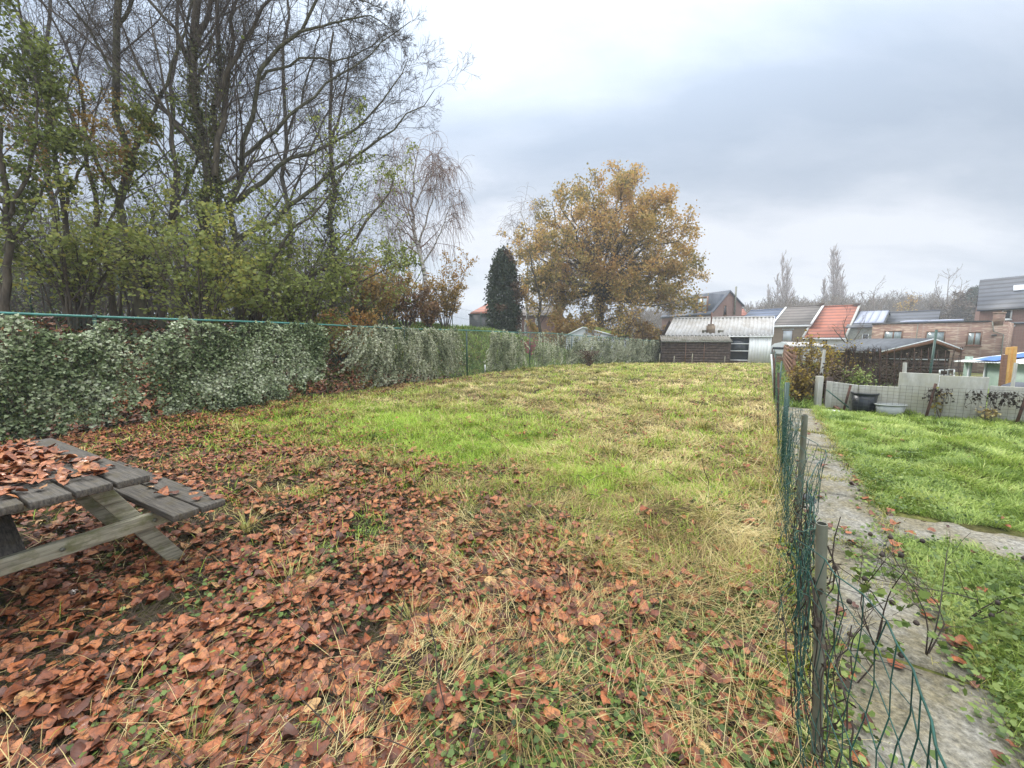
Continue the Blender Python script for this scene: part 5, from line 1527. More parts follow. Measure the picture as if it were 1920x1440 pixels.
def poplars():
    for i, (u, Y, vt, stems, lab) in enumerate([
        (1469, 150, 482, [(0, 1.), (-12, .72), (9, .9)], 'tall bare poplar above the grey roof'), (1563, 140, 474, [(0, 1.), (-18, .62), (17, .72), (6, .95)], 'tall bare poplar above the red roof, slightly the taller of the two'),
        (1441, 170, 541, [(0, 1.), (4, .8)], 'small bare poplar tip above the blue roof')]):
        limbs = []; rads = []
        for du, k in stems:
            b = P(u + du * .5, 640, Y); b[2] = -1; t = P(u + du, vt + (1 - k) * (620 - vt), Y); limbs.append([b, (b + t) / 2 + (0, 0, 0), t]); rads.append((.28, .05))
        tree('poplar', lab, 'tree', limbs, rads, [dict(n=90, length=.24, ang=22, K=6, wob=.15, trop=.85, t0=.12, rr=.4, rmin=.055, lenfall=.75), dict(n=8, length=.55, ang=20, K=4, wob=.15, trop=.6, t0=.1, rr=.6, rmin=.045)],
             M['twig_pop'], M['twig_pop'], seed=120 + i, K0=12, sides=5, min_r=.04, group='bare poplars on the skyline')
    # the far wood along the skyline: one mass nobody could count
    rng = np.random.default_rng(130); n = 1500
    u = rng.uniform(1180, 2250, n); Y = rng.uniform(105, 175, n); x = (u - 960) / FPX * Y
    top = np.interp(u, [1180, 1380, 1440, 1500, 1560, 1620, 1700, 1760, 1830, 1900, 2250], [588, 586, 578, 578, 577, 572, 570, 572, 571, 574, 576]) + rng.normal(size=n) * 4.5 + 9 * (vnoise(u / 22, u * 0, 3) - .3)
    zt = EYE + (638 - top) / FPX * Y; K = 6; z0 = np.full(n, -1.3)
    out = np.empty((n, K, 3)); t = np.linspace(0, 1, K)
    for k in range(K): out[:, k] = np.stack((x + rng.normal(size=n) * .5 * t[k], Y, z0 + (zt - z0) * t[k]), 1)
    rad = np.full((n, K), .10) * np.linspace(1.4, .5, K)[None]
    c, cr = sprout(rng, out, rad, 16, .30, 34, 5, .3, .35, .25, 1, .5, .05)
    c2, cr2 = sprout(rng, c, cr, 4, .6, 34, 3, .3, .25, .2, 1, .6, .045)
    mb = MB()
    for a, b in ((out, rad), (c, cr), (c2, cr2)): v, f = tubes(a, b, 3); mb.add(v, f)
    mb.build('distant_woods', M['twig_far'], kind='stuff', label='grey brown leafless wood along the skyline behind the houses')
    # round brownish trees and a bare one that stand out before it
    for i, (u, Y, vt, w, lab, mt, nl) in enumerate([
        (1797, 85, 552, 60, 'round brown twiggy tree behind the brick extension, next to the tall house', 'litter_green', 5200),
        (1750, 95, 562, 34, 'small dark brown tree left of nothing but sky', 'litter_green', 2200),
        (1700, 90, 560, 44, 'pale twiggy tree with some olive leaves above the dark tiled roof', 'oak', 1300)]):
        X, Y_, _ = P(u, 600, Y); b = np.array((X, Y, -1.2)); zt = P(u, vt, Y)[2]; R_ = w / FPX * Y / 2; r_ = np.random.default_rng(140 + i); H = zt + 1.2
        if i == 1: lab = 'small dark brown tree between the pale twiggy tree and the round brown one'
        limbs = [[b, b + (0, 0, H * .3)]]; rads = [(.2, .16)]
        for k in range(14):
            a = r_.uniform(0, 2 * np.pi); s_ = r_.uniform(.1, 1); e = np.array((math.cos(a), math.sin(a), 0)) * R_ * s_ * .9; limbs.append([b + (0, 0, H * .15), b + e * .5 + (0, 0, H * .5), b + e + (0, 0, H * (1.0 - .45 * s_ ** 2) * r_.uniform(.75, 1.))]); rads.append((.09, .03))
        tree('round_tree', lab, 'tree', limbs, rads, [dict(n=14, length=.35, ang=38, K=5, wob=.3, trop=.2, t0=.2, rr=.5, rmin=.035), dict(n=6, length=.5, ang=38, K=4, wob=.3, trop=.1, rr=.6, rmin=.03)],
             M['twig_brown'], M['twig_brown'] if i != 2 else M['twig_pale'], seed=150 + i, K0=8, sides=5, group='garden trees behind the houses', leaves=[dict(n=nl, on=((1, .4), (2, .6)), size=.34, mat=M[mt], spread=.25, tone=.5)])
    for i, (u, Y, vt, sp, lab) in enumerate([(1778, 100, 516, 20, 'tall sparse bare tree whose twigs rise highest near the tall house'), (1640, 100, 538, 26, 'bare wide branching tree above the solar panels')]):
        b = P(u, 640, Y); b[2] = -1
        tree('sparse_tree', lab, 'tree', [[b, P(u - 2, 570, Y), P(u + 2, vt, Y)], [P(u, 600, Y), P(u - sp, 550, Y), P(u - sp * 1.2, vt + 12, Y)], [P(u, 600, Y), P(u + sp, 555, Y), P(u + sp * 1.3, vt + 10, Y)]],
             [(.22, .04), (.1, .04), (.1, .04)], [dict(n=12, length=.26, ang=38, K=5, wob=.3, trop=.3, t0=.3, rr=.5, rmin=.04), dict(n=5, length=.5, ang=35, K=4, wob=.3, trop=.2, rr=.6, rmin=.032)], M['twig_pale'], M['twig_pale'], seed=160 + i, K0=8, sides=5, group='sparse bare trees on the skyline')


M['twig_pop'] = m_plain('twig_pop', (.40, .33, .29), (.28, .22, .20), 3, .9, bump=0, spec=.1)
M['twig_far'] = m_plain('twig_far', (.22, .175, .13), (.13, .105, .085), .06, .95, bump=0, spec=.1)
poplars()

# ================================================================ buildings
def A3(*a): return np.array(a, float)


def up(p, z): return A3(p[0], p[1], z)


class Wall:
    """an upright plane from ground point a to b (as seen from outside, left to right), for placing openings by photo pixels"""
    def __init__(s, a, b):
        s.a = np.array(a[:2], float); s.b = np.array(b[:2], float); s.d = (s.b - s.a) / np.linalg.norm(s.b - s.a); s.n = np.array((s.d[1], -s.d[0]))
        s.L = np.linalg.norm(s.b - s.a)

    def hit(s, u, v):
        """distance along the wall and height where the view ray meets it"""
        ax, y, z = ray(u, v); M_ = np.array([[ax, -s.d[0]], [y, -s.d[1]]]); t, k = np.linalg.solve(M_, s.a)
        return k, EYE + z * t

    def pt(s, k, z, off=0.0):
        q = s.a + s.d * k + s.n * off; return A3(q[0], q[1], z)

    def panel(s, mb, k0, k1, z0, z1, off, t, mi=0):
        """box on the wall: from off outwards, t thick"""
        lo = [s.pt(k0, z0, off + t), s.pt(k1, z0, off + t), s.pt(k1, z0, off), s.pt(k0, z0, off)]
        hi = [s.pt(k0, z1, off + t), s.pt(k1, z1, off + t), s.pt(k1, z1, off), s.pt(k0, z1, off)]
        mb.hexa(lo + hi, mi)


def opening(wall, px, root, frame, glass, fw=.07, mull=(), trans=(), name='window', sill=None, header=None, lintel=None):
    """window from the photo box (u0, v0, u1, v1): frame with its pane as a sub-part"""
    u0, v0, u1, v1 = px
    k0, zt = wall.hit(u0, v0); k1, _ = wall.hit(u1, v0); _, zb = wall.hit((u0 + u1) / 2, v1); _, zt = wall.hit((u0 + u1) / 2, v0)
    mb = MB()
    wall.panel(mb, k0, k0 + fw, zb, zt, .0, .05); wall.panel(mb, k1 - fw, k1, zb, zt, .0, .05)
    wall.panel(mb, k0 + fw, k1 - fw, zt - fw, zt, .0, .05); wall.panel(mb, k0 + fw, k1 - fw, zb, zb + fw, .0, .05)
    for m in mull: c = k0 + (k1 - k0) * m; wall.panel(mb, c - fw / 2, c + fw / 2, zb + fw, zt - fw, .0, .046)
    for m in trans: c = zb + (zt - zb) * m; wall.panel(mb, k0 + fw, k1 - fw, c - fw / 2, c + fw / 2, .0, .042)
    w = mb.build(name, frame, root)
    g = MB(); wall.panel(g, k0 + fw * .8, k1 - fw * .8, zb + fw * .8, zt - fw * .8, .006, .012); g.build('pane', glass, w)
    if sill: g = MB(); wall.panel(g, k0 - .06, k1 + .06, zb - .09, zb - .004, .0, .12); g.build('sill', sill, w)
    if lintel: g = MB(); wall.panel(g, k0 - .12, k1 + .12, zt + .004, zt + .20, .0, .02); g.build('lintel', lintel, w)
    return w


def gable_block(name, label, cat, uL, uR, YL, YR, zb, v_eave, depth, v_ridge, wallm, roofm, group=None, phi=48, over=.25, u_ridge=None, thick=.14, verge=None, fascia=None, chim=(), back=1.0):
    """house seen from its eaves side; the ridge runs behind and parallel to the front wall"""
    pl = P(uL, 640, YL); pr = P(uR, 640, YR); w = Wall(pl, pr)
    ze = P((uL + uR) / 2, v_eave, (YL + YR) / 2)[2]
    dn = -w.n; dsh = np.array((math.sin(R(phi)), math.cos(R(phi))))
    dv = dsh * depth                                      # half depth, from eaves to ridge
    zr = EYE + ray(960, v_ridge)[2] / ray(960, v_ridge)[1] * ((YL + YR) / 2 + dv[1])
    root = thing(name, label, cat, (pl[0], pl[1], zb), group)
    a, b = w.a, w.b; c, d = b + dv * 2 * back, a + dv * 2 * back; rm = lambda q: q + dv
    mb = MB()
    V = [up(a, zb), up(b, zb), up(c, zb), up(d, zb), up(a, ze), up(b, ze), up(c, ze), up(d, ze), up(a + dv, zr), up(b + dv, zr)]
    mb.add(V, [(0, 1, 5, 4), (2, 3, 7, 6)]); mb.add([V[1], V[2], V[6], V[9], V[5]], [(0, 1, 2, 3, 4)]); mb.add([V[3], V[0], V[4], V[8], V[7]], [(0, 1, 2, 3, 4)])
    mb.build('wall', wallm, root)
    s = (zr - ze) / np.linalg.norm(dv); e1 = dv / np.linalg.norm(dv) * over; al = w.d * .12
    mb = MB(); n0 = .02
    F0 = up(a - al - e1, ze - s * over + n0); F1 = up(b + al - e1, ze - s * over + n0); R0 = up(a - al + dv, zr + n0); R1 = up(b + al + dv, zr + n0)
    B0 = up(a - al + 2 * dv + e1, ze - s * over + n0); B1 = up(b + al + 2 * dv + e1, ze - s * over + n0)
    t = A3(0, 0, thick)
    mb.hexa([F0, F1, R1, R0, F0 + t, F1 + t, R1 + t, R0 + t]); mb.hexa([R0, R1, B1, B0, R0 + t, R1 + t, B1 + t, B0 + t])
    mb.tube([R0 + t * 1.1, R1 + t * 1.1], .10, 8)
    roof = mb.build('roof', roofm, root)
    if verge:
        mb = MB()
        for p, q in ((F0, R0), (F1, R1)):
            mb.beam(p + t * .8, q + t * .8, .22, .22)
        mb.build('verge', verge, roof)
    if fascia:
        MB().beam(F0 + (0, 0, -.10), F1 + (0, 0, -.10), .14, .26).build('fascia', fascia, roof)
    for k, wd, h in chim:
        q = a + w.d * (w.L * k) + dv; mb = MB(); mb.box((q[0], q[1], zr + h / 2 - .1), (wd, wd, h), -math.atan2(w.d[0], w.d[1]) + math.pi / 2); mb.box((q[0], q[1], zr + h - .06), (wd + .12, wd + .12, .1), -math.atan2(w.d[0], w.d[1]) + math.pi / 2)
        mb.build('chimney', M['darkbrick'], roof)
    return root, w, (F0, F1, R0, R1, t)


M['brick_buff'] = m_brick('buff_brick', (.30, .215, .14), (.21, .145, .095), (.30, .27, .22))
M['brick_mix'] = m_brick('mottled_brick', (.33, .19, .135), (.23, .125, .095), (.34, .29, .24), var=(2.4, (.42, .31, .23)))
M['brick_red'] = m_brick('dull_red_brick', (.27, .145, .11), (.20, .105, .085), (.26, .22, .19))
M['darkbrick'] = m_brick('brown_brick', (.17, .10, .08), (.11, .07, .055), (.2, .17, .15))
M['tile_blue'] = m_tiles('blue_glazed_tile', (.12, .155, .24), (.07, .095, .16), .46, .4, .4)
M['tile_grey'] = m_tiles('brown_grey_tile', (.17, .145, .13), (.10, .088, .080), .44, .7, .45)
M['tile_red'] = m_tiles('orange_red_tile', (.42, .125, .065), (.25, .08, .05), .44, .7, .5)
M['tile_dark'] = m_tiles('dark_slate_tile', (.085, .095, .12), (.050, .056, .072), .46, .5, .4)
M['slate'] = m_plain('smooth_slate', (.085, .10, .13), (.055, .065, .085), 2, .55, bump=.1)
M['felt'] = m_plain('grey_roofing_felt', (.115, .125, .14), (.075, .082, .092), 5, .85, bump=.25)
M['pebble'] = m_plain('grey_pebbledash', (.33, .34, .30), (.22, .225, .20), 9, .9, bump=.3)
M['solar'] = m_plain('solar_glass', (.36, .39, .48), (.34, .37, .46), .3, .5, bump=0, spec=.3)
M['mossroof'] = m_plain('mossy_roofing', (.26, .30, .035), (.085, .11, .035), 2.2, .95, bump=.8, lo=.4, hi=.6)
M['rustyorange'] = m_plain('orange_timber', (.62, .36, .11), (.45, .24, .06), 5, .7, bump=.1)
M['pink'] = m_leaf('magenta_leaf', [(.20, .03, .06), (.42, .06, .13), (.30, .10, .12)], .5, .3)


def m_corr(name, c1, c2, c3):
    m, nt, out = new_mat(name)
    n = _tex(nt, "ShaderNodeTexNoise", 1.2, Detail=8, Roughness=.72, stretch=(1, 1, 1)); n2 = _tex(nt, "ShaderNodeTexNoise", 5, Detail=6, stretch=(3, 3, .6), Roughness=.7)
    col = _mix(nt, _ramp(nt, n.outputs[0], [(.45, (0, 0, 0)), (.62, (1, 1, 1))]), _ramp(nt, n2.outputs[0], [(.35, c2), (.65, c1)]), c3)
    _principled(nt, out, col, .75, n2.outputs[0], .2, .01); return m


M['corr'] = m_corr('aged_corrugated_sheet', (.54, .53, .51), (.36, .35, .34), (.36, .335, .30))
M['corr_dark'] = m_corr('mossy_corrugated_sheet', (.27, .25, .22), (.15, .135, .11), (.10, .095, .06))
M['darkplank'] = m_wood('dark_stained_plank', (.085, .055, .042), (.025, .018, .016), (.12, .085, .07), 1.6, (1, 1, 10), .85)
M['panelwood'] = m_wood('red_brown_plank', (.24, .125, .08), (.13, .065, .045), None, 3, (1, 1, 10), .8)


def corrugated(mb, p00, p10, p11, p01, pitch, amp, t=.01, n_along=2):
    """wavy sheet: waves run from the p00-p10 edge up to the p01-p11 edge"""
    p00, p10, p11, p01 = map(lambda q: np.array(q, float), (p00, p10, p11, p01))
    L_ = np.linalg.norm(p10 - p00); n = int(L_ / pitch * 6); s = np.linspace(0, 1, n + 1); nr = np.cross(p10 - p00, p01 - p00); nr /= np.linalg.norm(nr)
    w = np.sin(s * L_ / pitch * 2 * np.pi)[:, None] * amp * nr
    lo = p00 + (p10 - p00) * s[:, None] + w; hi = p01 + (p11 - p01) * s[:, None] + w
    V = np.concatenate((lo, hi, lo - nr * t, hi - nr * t)); k = n + 1; i = np.arange(n)
    mb.add(V, np.concatenate((np.stack((i, i + 1, k + i + 1, k + i), 1), np.stack((2 * k + i, 3 * k + i, 3 * k + i + 1, 2 * k + i + 1), 1), np.stack((i, 2 * k + i, 2 * k + i + 1, i + 1), 1), np.stack((k + i, k + i + 1, 3 * k + i + 1, 3 * k + i), 1))))


def barn():
    YL, YR = 32.5, 30.2
    a = P(1237, 680, YL); b = P(1442, 684, YR); w = Wall(a, b); zb = -.42
    ze = P(1340, 628, 31.3)[2]; dv = np.array((.555, .832)) * 3.0; zr = EYE + (ray(1340, 597)[2] / ray(1340, 597)[1]) * (31.3 + dv[1])
    root = thing('barn', 'long low barn with pale corrugated roof and white sheet end across the field', 'barn', (a[0], a[1], zb))
    la, lb = w.a, w.b
    mb = MB()      # shell: back, ends, front under the eaves
    c, d = lb + dv * 2, la + dv * 2
    V = [up(la, zb), up(lb, zb), up(c, zb), up(d, zb), up(la, ze), up(lb, ze), up(c, ze), up(d, ze), up(la + dv, zr), up(lb + dv, zr)]
    mb.add([V[1], V[2], V[6], V[9], V[5]], [(0, 1, 2, 3, 4)]); mb.add([V[3], V[0], V[4], V[8], V[7]], [(0, 1, 2, 3, 4)]); mb.add(V, [(2, 3, 7, 6)])
    kg0, _ = w.hit(1366, 650); kg1, _ = w.hit(1406, 650)
    mb.add([w.pt(-0.0, zb, -.02), w.pt(kg0, zb, -.02), w.pt(kg0, ze, -.02), w.pt(0, ze, -.02)], [(0, 1, 2, 3)])
    mb.build('wall', M['darkplank'], root)
    mb = MB(); k0, _ = w.hit(1405, 650)
    corrugated(mb, w.pt(k0, zb + .08, .03), w.pt(w.L + .02, zb + .08, .03), w.pt(w.L + .02, ze + .02, .03), w.pt(k0, ze + .02, .03), .20, .018)
    corrugated(mb, up(lb, zb + .08) + A3(*w.d, 0) * .03, up(lb + dv * 2, zb + .08) + A3(*w.d, 0) * .03, up(lb + dv * 2, ze) + A3(*w.d, 0) * .03, up(lb, ze) + A3(*w.d, 0) * .03, .20, .018)
    mb.build('sheet_cladding', M['whitesheet'], root)
    mb = MB(); s = (zr - ze) / 3.0; oe = dv / 3.0 * .18
    f0 = up(la + w.d * .3 - oe, ze - s * .18 + .05); f1 = up(lb + w.d * .12 - oe, ze - s * .18 + .05); r0 = up(la + w.d * .3 + dv, zr + .05); r1 = up(lb + w.d * .12 + dv, zr + .05)
    corrugated(mb, f0, f1, r1, r0, .29, .045)
    g0 = up(la + w.d * .3 + 2 * dv + oe, ze - s * .18 + .05); g1 = up(lb + w.d * .12 + 2 * dv + oe, ze - s * .18 + .05)
    corrugated(mb, g1, g0, r0, r1, .29, .045)
    mb.tube([r0 + (0, 0, .03), r1 + (0, 0, .03)], .07, 8)
    roof = mb.build('roof', M['corr'], root)
    MB().beam(f0 + (0, 0, -.09), f1 + (0, 0, -.09), .05, .10).build('gutter', M['whitesheet'], roof)
    MB().beam(f1 + (0, 0, -.02), r1 + (0, 0, -.02), .06, .16).build('verge', M['white'], roof)
    # stub chimney with a leaning board on the roof
    k, z = w.hit(1331, 625); q = w.a + w.d * k + dv * .12; mb = MB(); mb.box((q[0], q[1], z + .32), (.46, .46, .62), .4); mb.box((q[0], q[1], z + .68), (.34, .34, .16), .4)
    ch = mb.build('chimney', M['brick_buff'], roof); q3 = A3(q[0], q[1], z + .7); MB().beam(q3, q3 + A3(.02, 0, 1.0), .12, .06).build('board', M['panelwood'], ch)
    mb = MB()
    for u in (1320, 1350): k, z = w.hit(u, 624); q = w.a + w.d * k + dv * .15; mb.box((q[0], q[1], z + .10), (.4, .2, .26), .4)
    mb.build('roof_vent', M['corr_dark'], roof)
    # glazed bay: dark inside behind white bars
    mb = MB(); w.panel(mb, kg0, kg1, zb + .35, ze, -.9, .02); mb.build('dark_interior', M['darkplank'], root)
    g = MB(); w.panel(g, kg0 + .05, kg1 - .05, zb + .4, ze - .05, -.03, .02)
    fr = MB()
    for k in (kg0, kg1 - .08): w.panel(fr, k, k + .08, zb, ze, .0, .06)
    for z in (zb + .32, zb + .32 + (ze - zb - .32) * .36, zb + .32 + (ze - zb - .32) * .64): w.panel(fr, kg0 + .08, kg1 - .08, z, z + .06, .0, .055)
    f = fr.build('window', M['whitesheet'], root); g.build('pane', M['darkglass'], f)
    mb = MB(); w.panel(mb, kg0 + .08, kg1 - .08, zb, zb + .32, -.02, .05); mb.build('plinth', M['darkplank'], root)
    # the lean-to in front
    r2 = thing('lean_to', 'dark weathered plank lean-to with mossy corrugated roof against the barn front', 'shed', (a[0], a[1], zb))
    k0 = .02; k1, _ = w.hit(1362, 660); D = 1.3; zl = P(1300, 640, 30)[2] ; zh = P(1300, 629, 31)[2]
    W2 = Wall(w.pt(k0, 0, D), w.pt(k1, 0, D)); mb = MB(); rng = np.random.default_rng(3)
    nb = 9; hh = (zl - zb) / nb
    for i in range(nb):
        W2.panel(mb, 0, W2.L, zb + i * hh + .006, zb + (i + 1) * hh, -.03, .03 + rng.random() * .012)
    mb.hexa([w.pt(k1 - .03, zb, .03), w.pt(k1 - .03, zb, D - .04), w.pt(k1, zb, D - .04), w.pt(k1, zb, .03), w.pt(k1 - .03, zh - .05, .03), w.pt(k1 - .03, zl, D - .04), w.pt(k1, zl, D - .04), w.pt(k1, zh - .05, .03)])
    mb.hexa([w.pt(k0, zb, .03), w.pt(k0, zb, D - .04), w.pt(k0 + .03, zb, D - .04), w.pt(k0 + .03, zb, .03), w.pt(k0, zh - .05, .03), w.pt(k0, zl, D - .04), w.pt(k0 + .03, zl, D - .04), w.pt(k0 + .03, zh - .05, .03)])
    mb.build('wall', M['darkplank'], r2)
    mb = MB(); corrugated(mb, w.pt(k0 - .1, zl + .03, D + .16), w.pt(k1 + .05, zl + .03, D + .16), w.pt(k1 + .05, zh + .02, .04), w.pt(k0 - .1, zh + .02, .04), .178, .022)
    rf = mb.build('roof', M['corr_dark'], r2); MB().beam(w.pt(k0 - .1, zl - .03, D + .2), w.pt(k1 + .05, zl - .03, D + .2), .07, .08).build('gutter', M['galv'], rf)
    for kk in (.35, .62):
        mb = MB(); W2.panel(mb, W2.L * kk, W2.L * kk + .05, zb, zl, .045, .03); mb.build('batten', M['panelwood'], r2)
    for i, (u, h) in enumerate(((1297, .78), (1263, .62), (1236, .75), (1358, .6))):
        q = P(u, 680, 28.6 - i * .1); g_ = float(hgt(q[0], q[1])); MB().tube([(q[0], q[1], g_ - .1), (q[0] + .03, q[1], g_ + h)], .03, 6).build('stake', M['tableleg'], smooth=True, label=['pale wooden stake before the dark lean-to, alone near its middle', 'short stake before the dark lean-to, nearer the ivy fence', 'thin pale post where the ivy fence meets the lean-to', 'short stake in front of the barn window bay'][i], cat='stake')


def hut():
    Y = 34.5; a = P(1061, 640, Y); b = P(1150, 640, Y - .6); zb = float(hgt(a[0], a[1])) - .2; w = Wall(a, b)
    ze = P(1105, 629, Y)[2]; ka, za = w.hit(1093, 613.5)
    root = thing('garden_hut', 'white boarded garden hut with moss covered gable roof behind the tall fence', 'hut', (a[0], a[1], zb))
    apex = w.pt(ka, za); dv = np.array((.80, .60)) * 2.2; dv3 = A3(dv[0], dv[1], 0)
    mb = MB(); nb = 14
    L0, R0 = w.pt(0, ze), w.pt(w.L, ze)
    mb.add([w.pt(0, zb), w.pt(w.L, zb), R0, apex, L0], [(0, 1, 2, 3, 4)])
    mb.add([w.pt(w.L, zb), w.pt(w.L, zb) + dv3, R0 + dv3, R0], [(0, 1, 2, 3)]); mb.add([w.pt(0, zb) + dv3, w.pt(0, zb), L0, L0 + dv3], [(0, 1, 2, 3)])
    mb.add([w.pt(w.L, zb) + dv3, w.pt(0, zb) + dv3, L0 + dv3, apex + dv3, R0 + dv3], [(0, 1, 2, 3, 4)])
    for i in range(nb):
        z = zb + (ze - zb) * i / nb; w.panel(mb, 0.0, w.L, z, z + (ze - zb) / nb - .015, .002, .015)
    mb.build('wall', M['white'], root)
    f = A3(*w.n, 0) * .12; t = A3(0, 0, .05)
    el = (L0 - apex) * 1.10 + apex; er = (R0 - apex) * 1.12 + apex
    mb = MB()
    for e in (el, er):
        q = [apex + f, e + f, e + dv3 - f, apex + dv3 - f] if e is el else [e + f, apex + f, apex + dv3 - f, e + dv3 - f]
        mb.hexa([p + t * .3 for p in q] + [p + t * 1.6 for p in q])
    rf = mb.build('roof', M['mossroof'], root)
    mb = MB()
    for e in (el, er): mb.beam(apex + f * 1.15 - t * .2, e + f * 1.15 - t * .2, .03, .12)
    mb.build('bargeboard', M['white'], rf)


def villages():
    zb = -1.35
    # terrace seen over the gardens, from the barn outwards
    r, w, q = gable_block('row_house', 'house with dark blue glazed tile roof, just past the barn', 'house', 1378, 1447, 60, 56, zb, 610, 6.5, 582.5, M['brick_buff'], M['tile_blue'], 'terrace houses beyond the gardens')
    r, w, q = gable_block('row_house', 'buff brick house with brown grey tile roof and closed pale shutter', 'house', 1448, 1517, 55.5, 52.5, zb, 609, 6.3, 576.5, M['brick_buff'], M['tile_grey'], 'terrace houses beyond the gardens', verge=M['white'], fascia=M['white'], chim=((.98, .5, .45),))
    opening(w, (1468, 619, 1487, 640), r, M['brownwood'], M['shutter'], .06, sill=M['white'], lintel=M['concrete'])
    r, w, q = gable_block('row_house', 'house with bright orange red tile roof and white rear wall', 'house', 1508, 1583, 51, 48.5, zb, 632.5, 8.6, 576, M['white'], M['tile_red'], 'terrace houses beyond the gardens', verge=M['concrete'], chim=((.96, .6, .4),), fascia=M['white'])
    opening(w, (1542, 636, 1552.5, 650), r, M['white'], M['darkglass'], .05, mull=(.5,), sill=M['white'])
    r, w, q = gable_block('row_house', 'grey pebbledashed house with four solar panels on its roof', 'house', 1586, 1650, 50, 48, zb, 614, 6.6, 586, M['pebble'], M['tile_dark'], 'terrace houses beyond the gardens')
    opening(w, (1617, 626, 1629, 643), r, M['white'], M['darkglass'], .06, sill=M['white'])
    F0, F1, R0, R1, t = q
    for i in range(4):
        s0, s1 = .16 + i * .205, .16 + (i + 1) * .205 - .008
        bl = lambda s, h: (F0 * (1 - s) + F1 * s) * (1 - h) + (R0 * (1 - s) + R1 * s) * h + t * 1.35
        a, b, c, d = bl(s0, .20), bl(s1, .20), bl(s1, .97), bl(s0, .97); mb = MB(); mb.hexa([a, b, c, d] + [p + (0, 0, .05) for p in (a, b, c, d)]); mb.build('solar_panel', M['solar'], r)
    r, w, q = gable_block('row_house', 'house end with dark slate coloured tile roof behind the brick extension', 'house', 1652, 1752, 50, 46, zb, 610, 6.4, 586.5, M['brick_red'], M['tile_dark'], 'terrace houses beyond the gardens')
    # the flat roofed brick extension
    a = P(1632, 650, 40); b = P(1884, 650, 33); w = Wall(a, b); zt = P(1758, 610.5, 36.4)[2]; ztL = P(1632, 609, 40)[2]
    root = thing('brick_extension', 'long flat roofed extension of mottled red brick with brown framed windows', 'building', (a[0], a[1], zb))
    dv = A3(*(-w.n), 0) * 7; mb = MB(); zt = ztL
    mb.hexa([w.pt(0, zb), w.pt(w.L, zb), w.pt(w.L, zb) + dv, w.pt(0, zb) + dv, w.pt(0, zt), w.pt(w.L, zt), w.pt(w.L, zt) + dv, w.pt(0, zt) + dv]); mb.build('wall', M['brick_mix'], root)
    mb = MB(); o = A3(*w.n, 0) * .08
    mb.hexa([w.pt(-.05, zt + .003) + o, w.pt(w.L * .88, zt + .003) + o, w.pt(w.L * .88, zt + .003) + dv, w.pt(-.05, zt + .003) + dv, w.pt(-.05, zt + .14) + o, w.pt(w.L * .88, zt + .14) + o, w.pt(w.L * .88, zt + .14) + dv, w.pt(-.05, zt + .14) + dv])
    rf = mb.build('roof', M['darkslat'], root)
    for k0, k1 in ((.22, .42), (.44, .68)):
        mb = MB(); mb.hexa([w.pt(w.L * k0, zt + .145, -.6), w.pt(w.L * k1, zt + .145, -.6), w.pt(w.L * k1, zt + .145, -2.6), w.pt(w.L * k0, zt + .145, -2.6), w.pt(w.L * k0, zt + .30, -.6), w.pt(w.L * k1, zt + .30, -.6), w.pt(w.L * k1, zt + .42, -2.6), w.pt(w.L * k0, zt + .42, -2.6)]); mb.build('skylight', M['solar'], rf)
    opening(w, (1657, 620, 1694, 641), root, M['brownwood'], M['paleglass'], .10, mull=(.52,), sill=M['brownwood'])
    opening(w, (1736, 621, 1774, 643.5), root, M['brownwood'], M['paleglass'], .09, mull=(.5,), sill=M['brownwood'])
    opening(w, (1814, 622, 1843, 648), root, M['brownwood'], M['paleglass'], .09, mull=(.52,), sill=M['brownwood'])
    for u in (1721,): k, z = w.hit(u, 612); mb = MB(); mb.tube([w.pt(k, zt, .06), w.pt(k, zb, .06)], .035, 6); mb.build('downpipe', M['galv'], root)
    k, z = w.hit(1858, 625); k2, z2 = w.hit(1884, 619); kk, zk = w.hit(1863, 619)
    mb = MB(); mb.tube([w.pt(k, zt - .0, .07), w.pt(k + .15, z + .15, .07), w.pt(w.L - .15, z - .10, .07), w.pt(w.L - .12, zb, .07)], .04, 6); mb.build('downpipe', M['galv'], root)
    mb = MB(); k, z = w.hit(1864, 630); w.panel(mb, k - .14, k + .14, z, z + .14, .0, .16); mb.build('wall_lamp', M['wire'], root)
    k0, zc = w.hit(1863, 588); k1, _ = w.hit(1884, 588)
    mb = MB(); mb.hexa([w.pt(k0, zt - .3, .03), w.pt(k1, zt - .3, .03), w.pt(k1, zt - .3, -.9), w.pt(k0, zt - .3, -.9), w.pt(k0, zc, .03), w.pt(k1, zc, .03), w.pt(k1, zc, -.9), w.pt(k0, zc, -.9)])
    w.panel(mb, k0 - .05, k1 + .05, zc + .002, zc + .12, -.95, 1.03); mb.build('chimney', M['brick_mix'], root)
    # tall house at the photo's edge
    a = P(1830, 640, 41); b = P(2080, 640, 33.5); w = Wall(a, b); ze = P(1829, 580, 41)[2]; zr = P(1838, 529.5, 45)[2]
    root = thing('tall_house', 'tall brick house with large dark tiled roof and skylight at the photo edge', 'house', (a[0], a[1], zb))
    dv = A3(.74, .67, 0) * 4.6; mb = MB(); V0, V1 = w.pt(0, zb), w.pt(w.L, zb)
    mb.add([V0, V1, w.pt(w.L, ze), w.pt(0, ze)], [(0, 1, 2, 3)]); mb.add([V0 + dv * 2, V0, w.pt(0, ze), w.pt(0, zr) + dv, w.pt(0, ze) + dv * 2], [(0, 1, 2, 3, 4)]); mb.add([V1, V1 + dv * 2, w.pt(w.L, ze) + dv * 2, w.pt(w.L, zr) + dv, w.pt(w.L, ze)], [(0, 1, 2, 3, 4)])
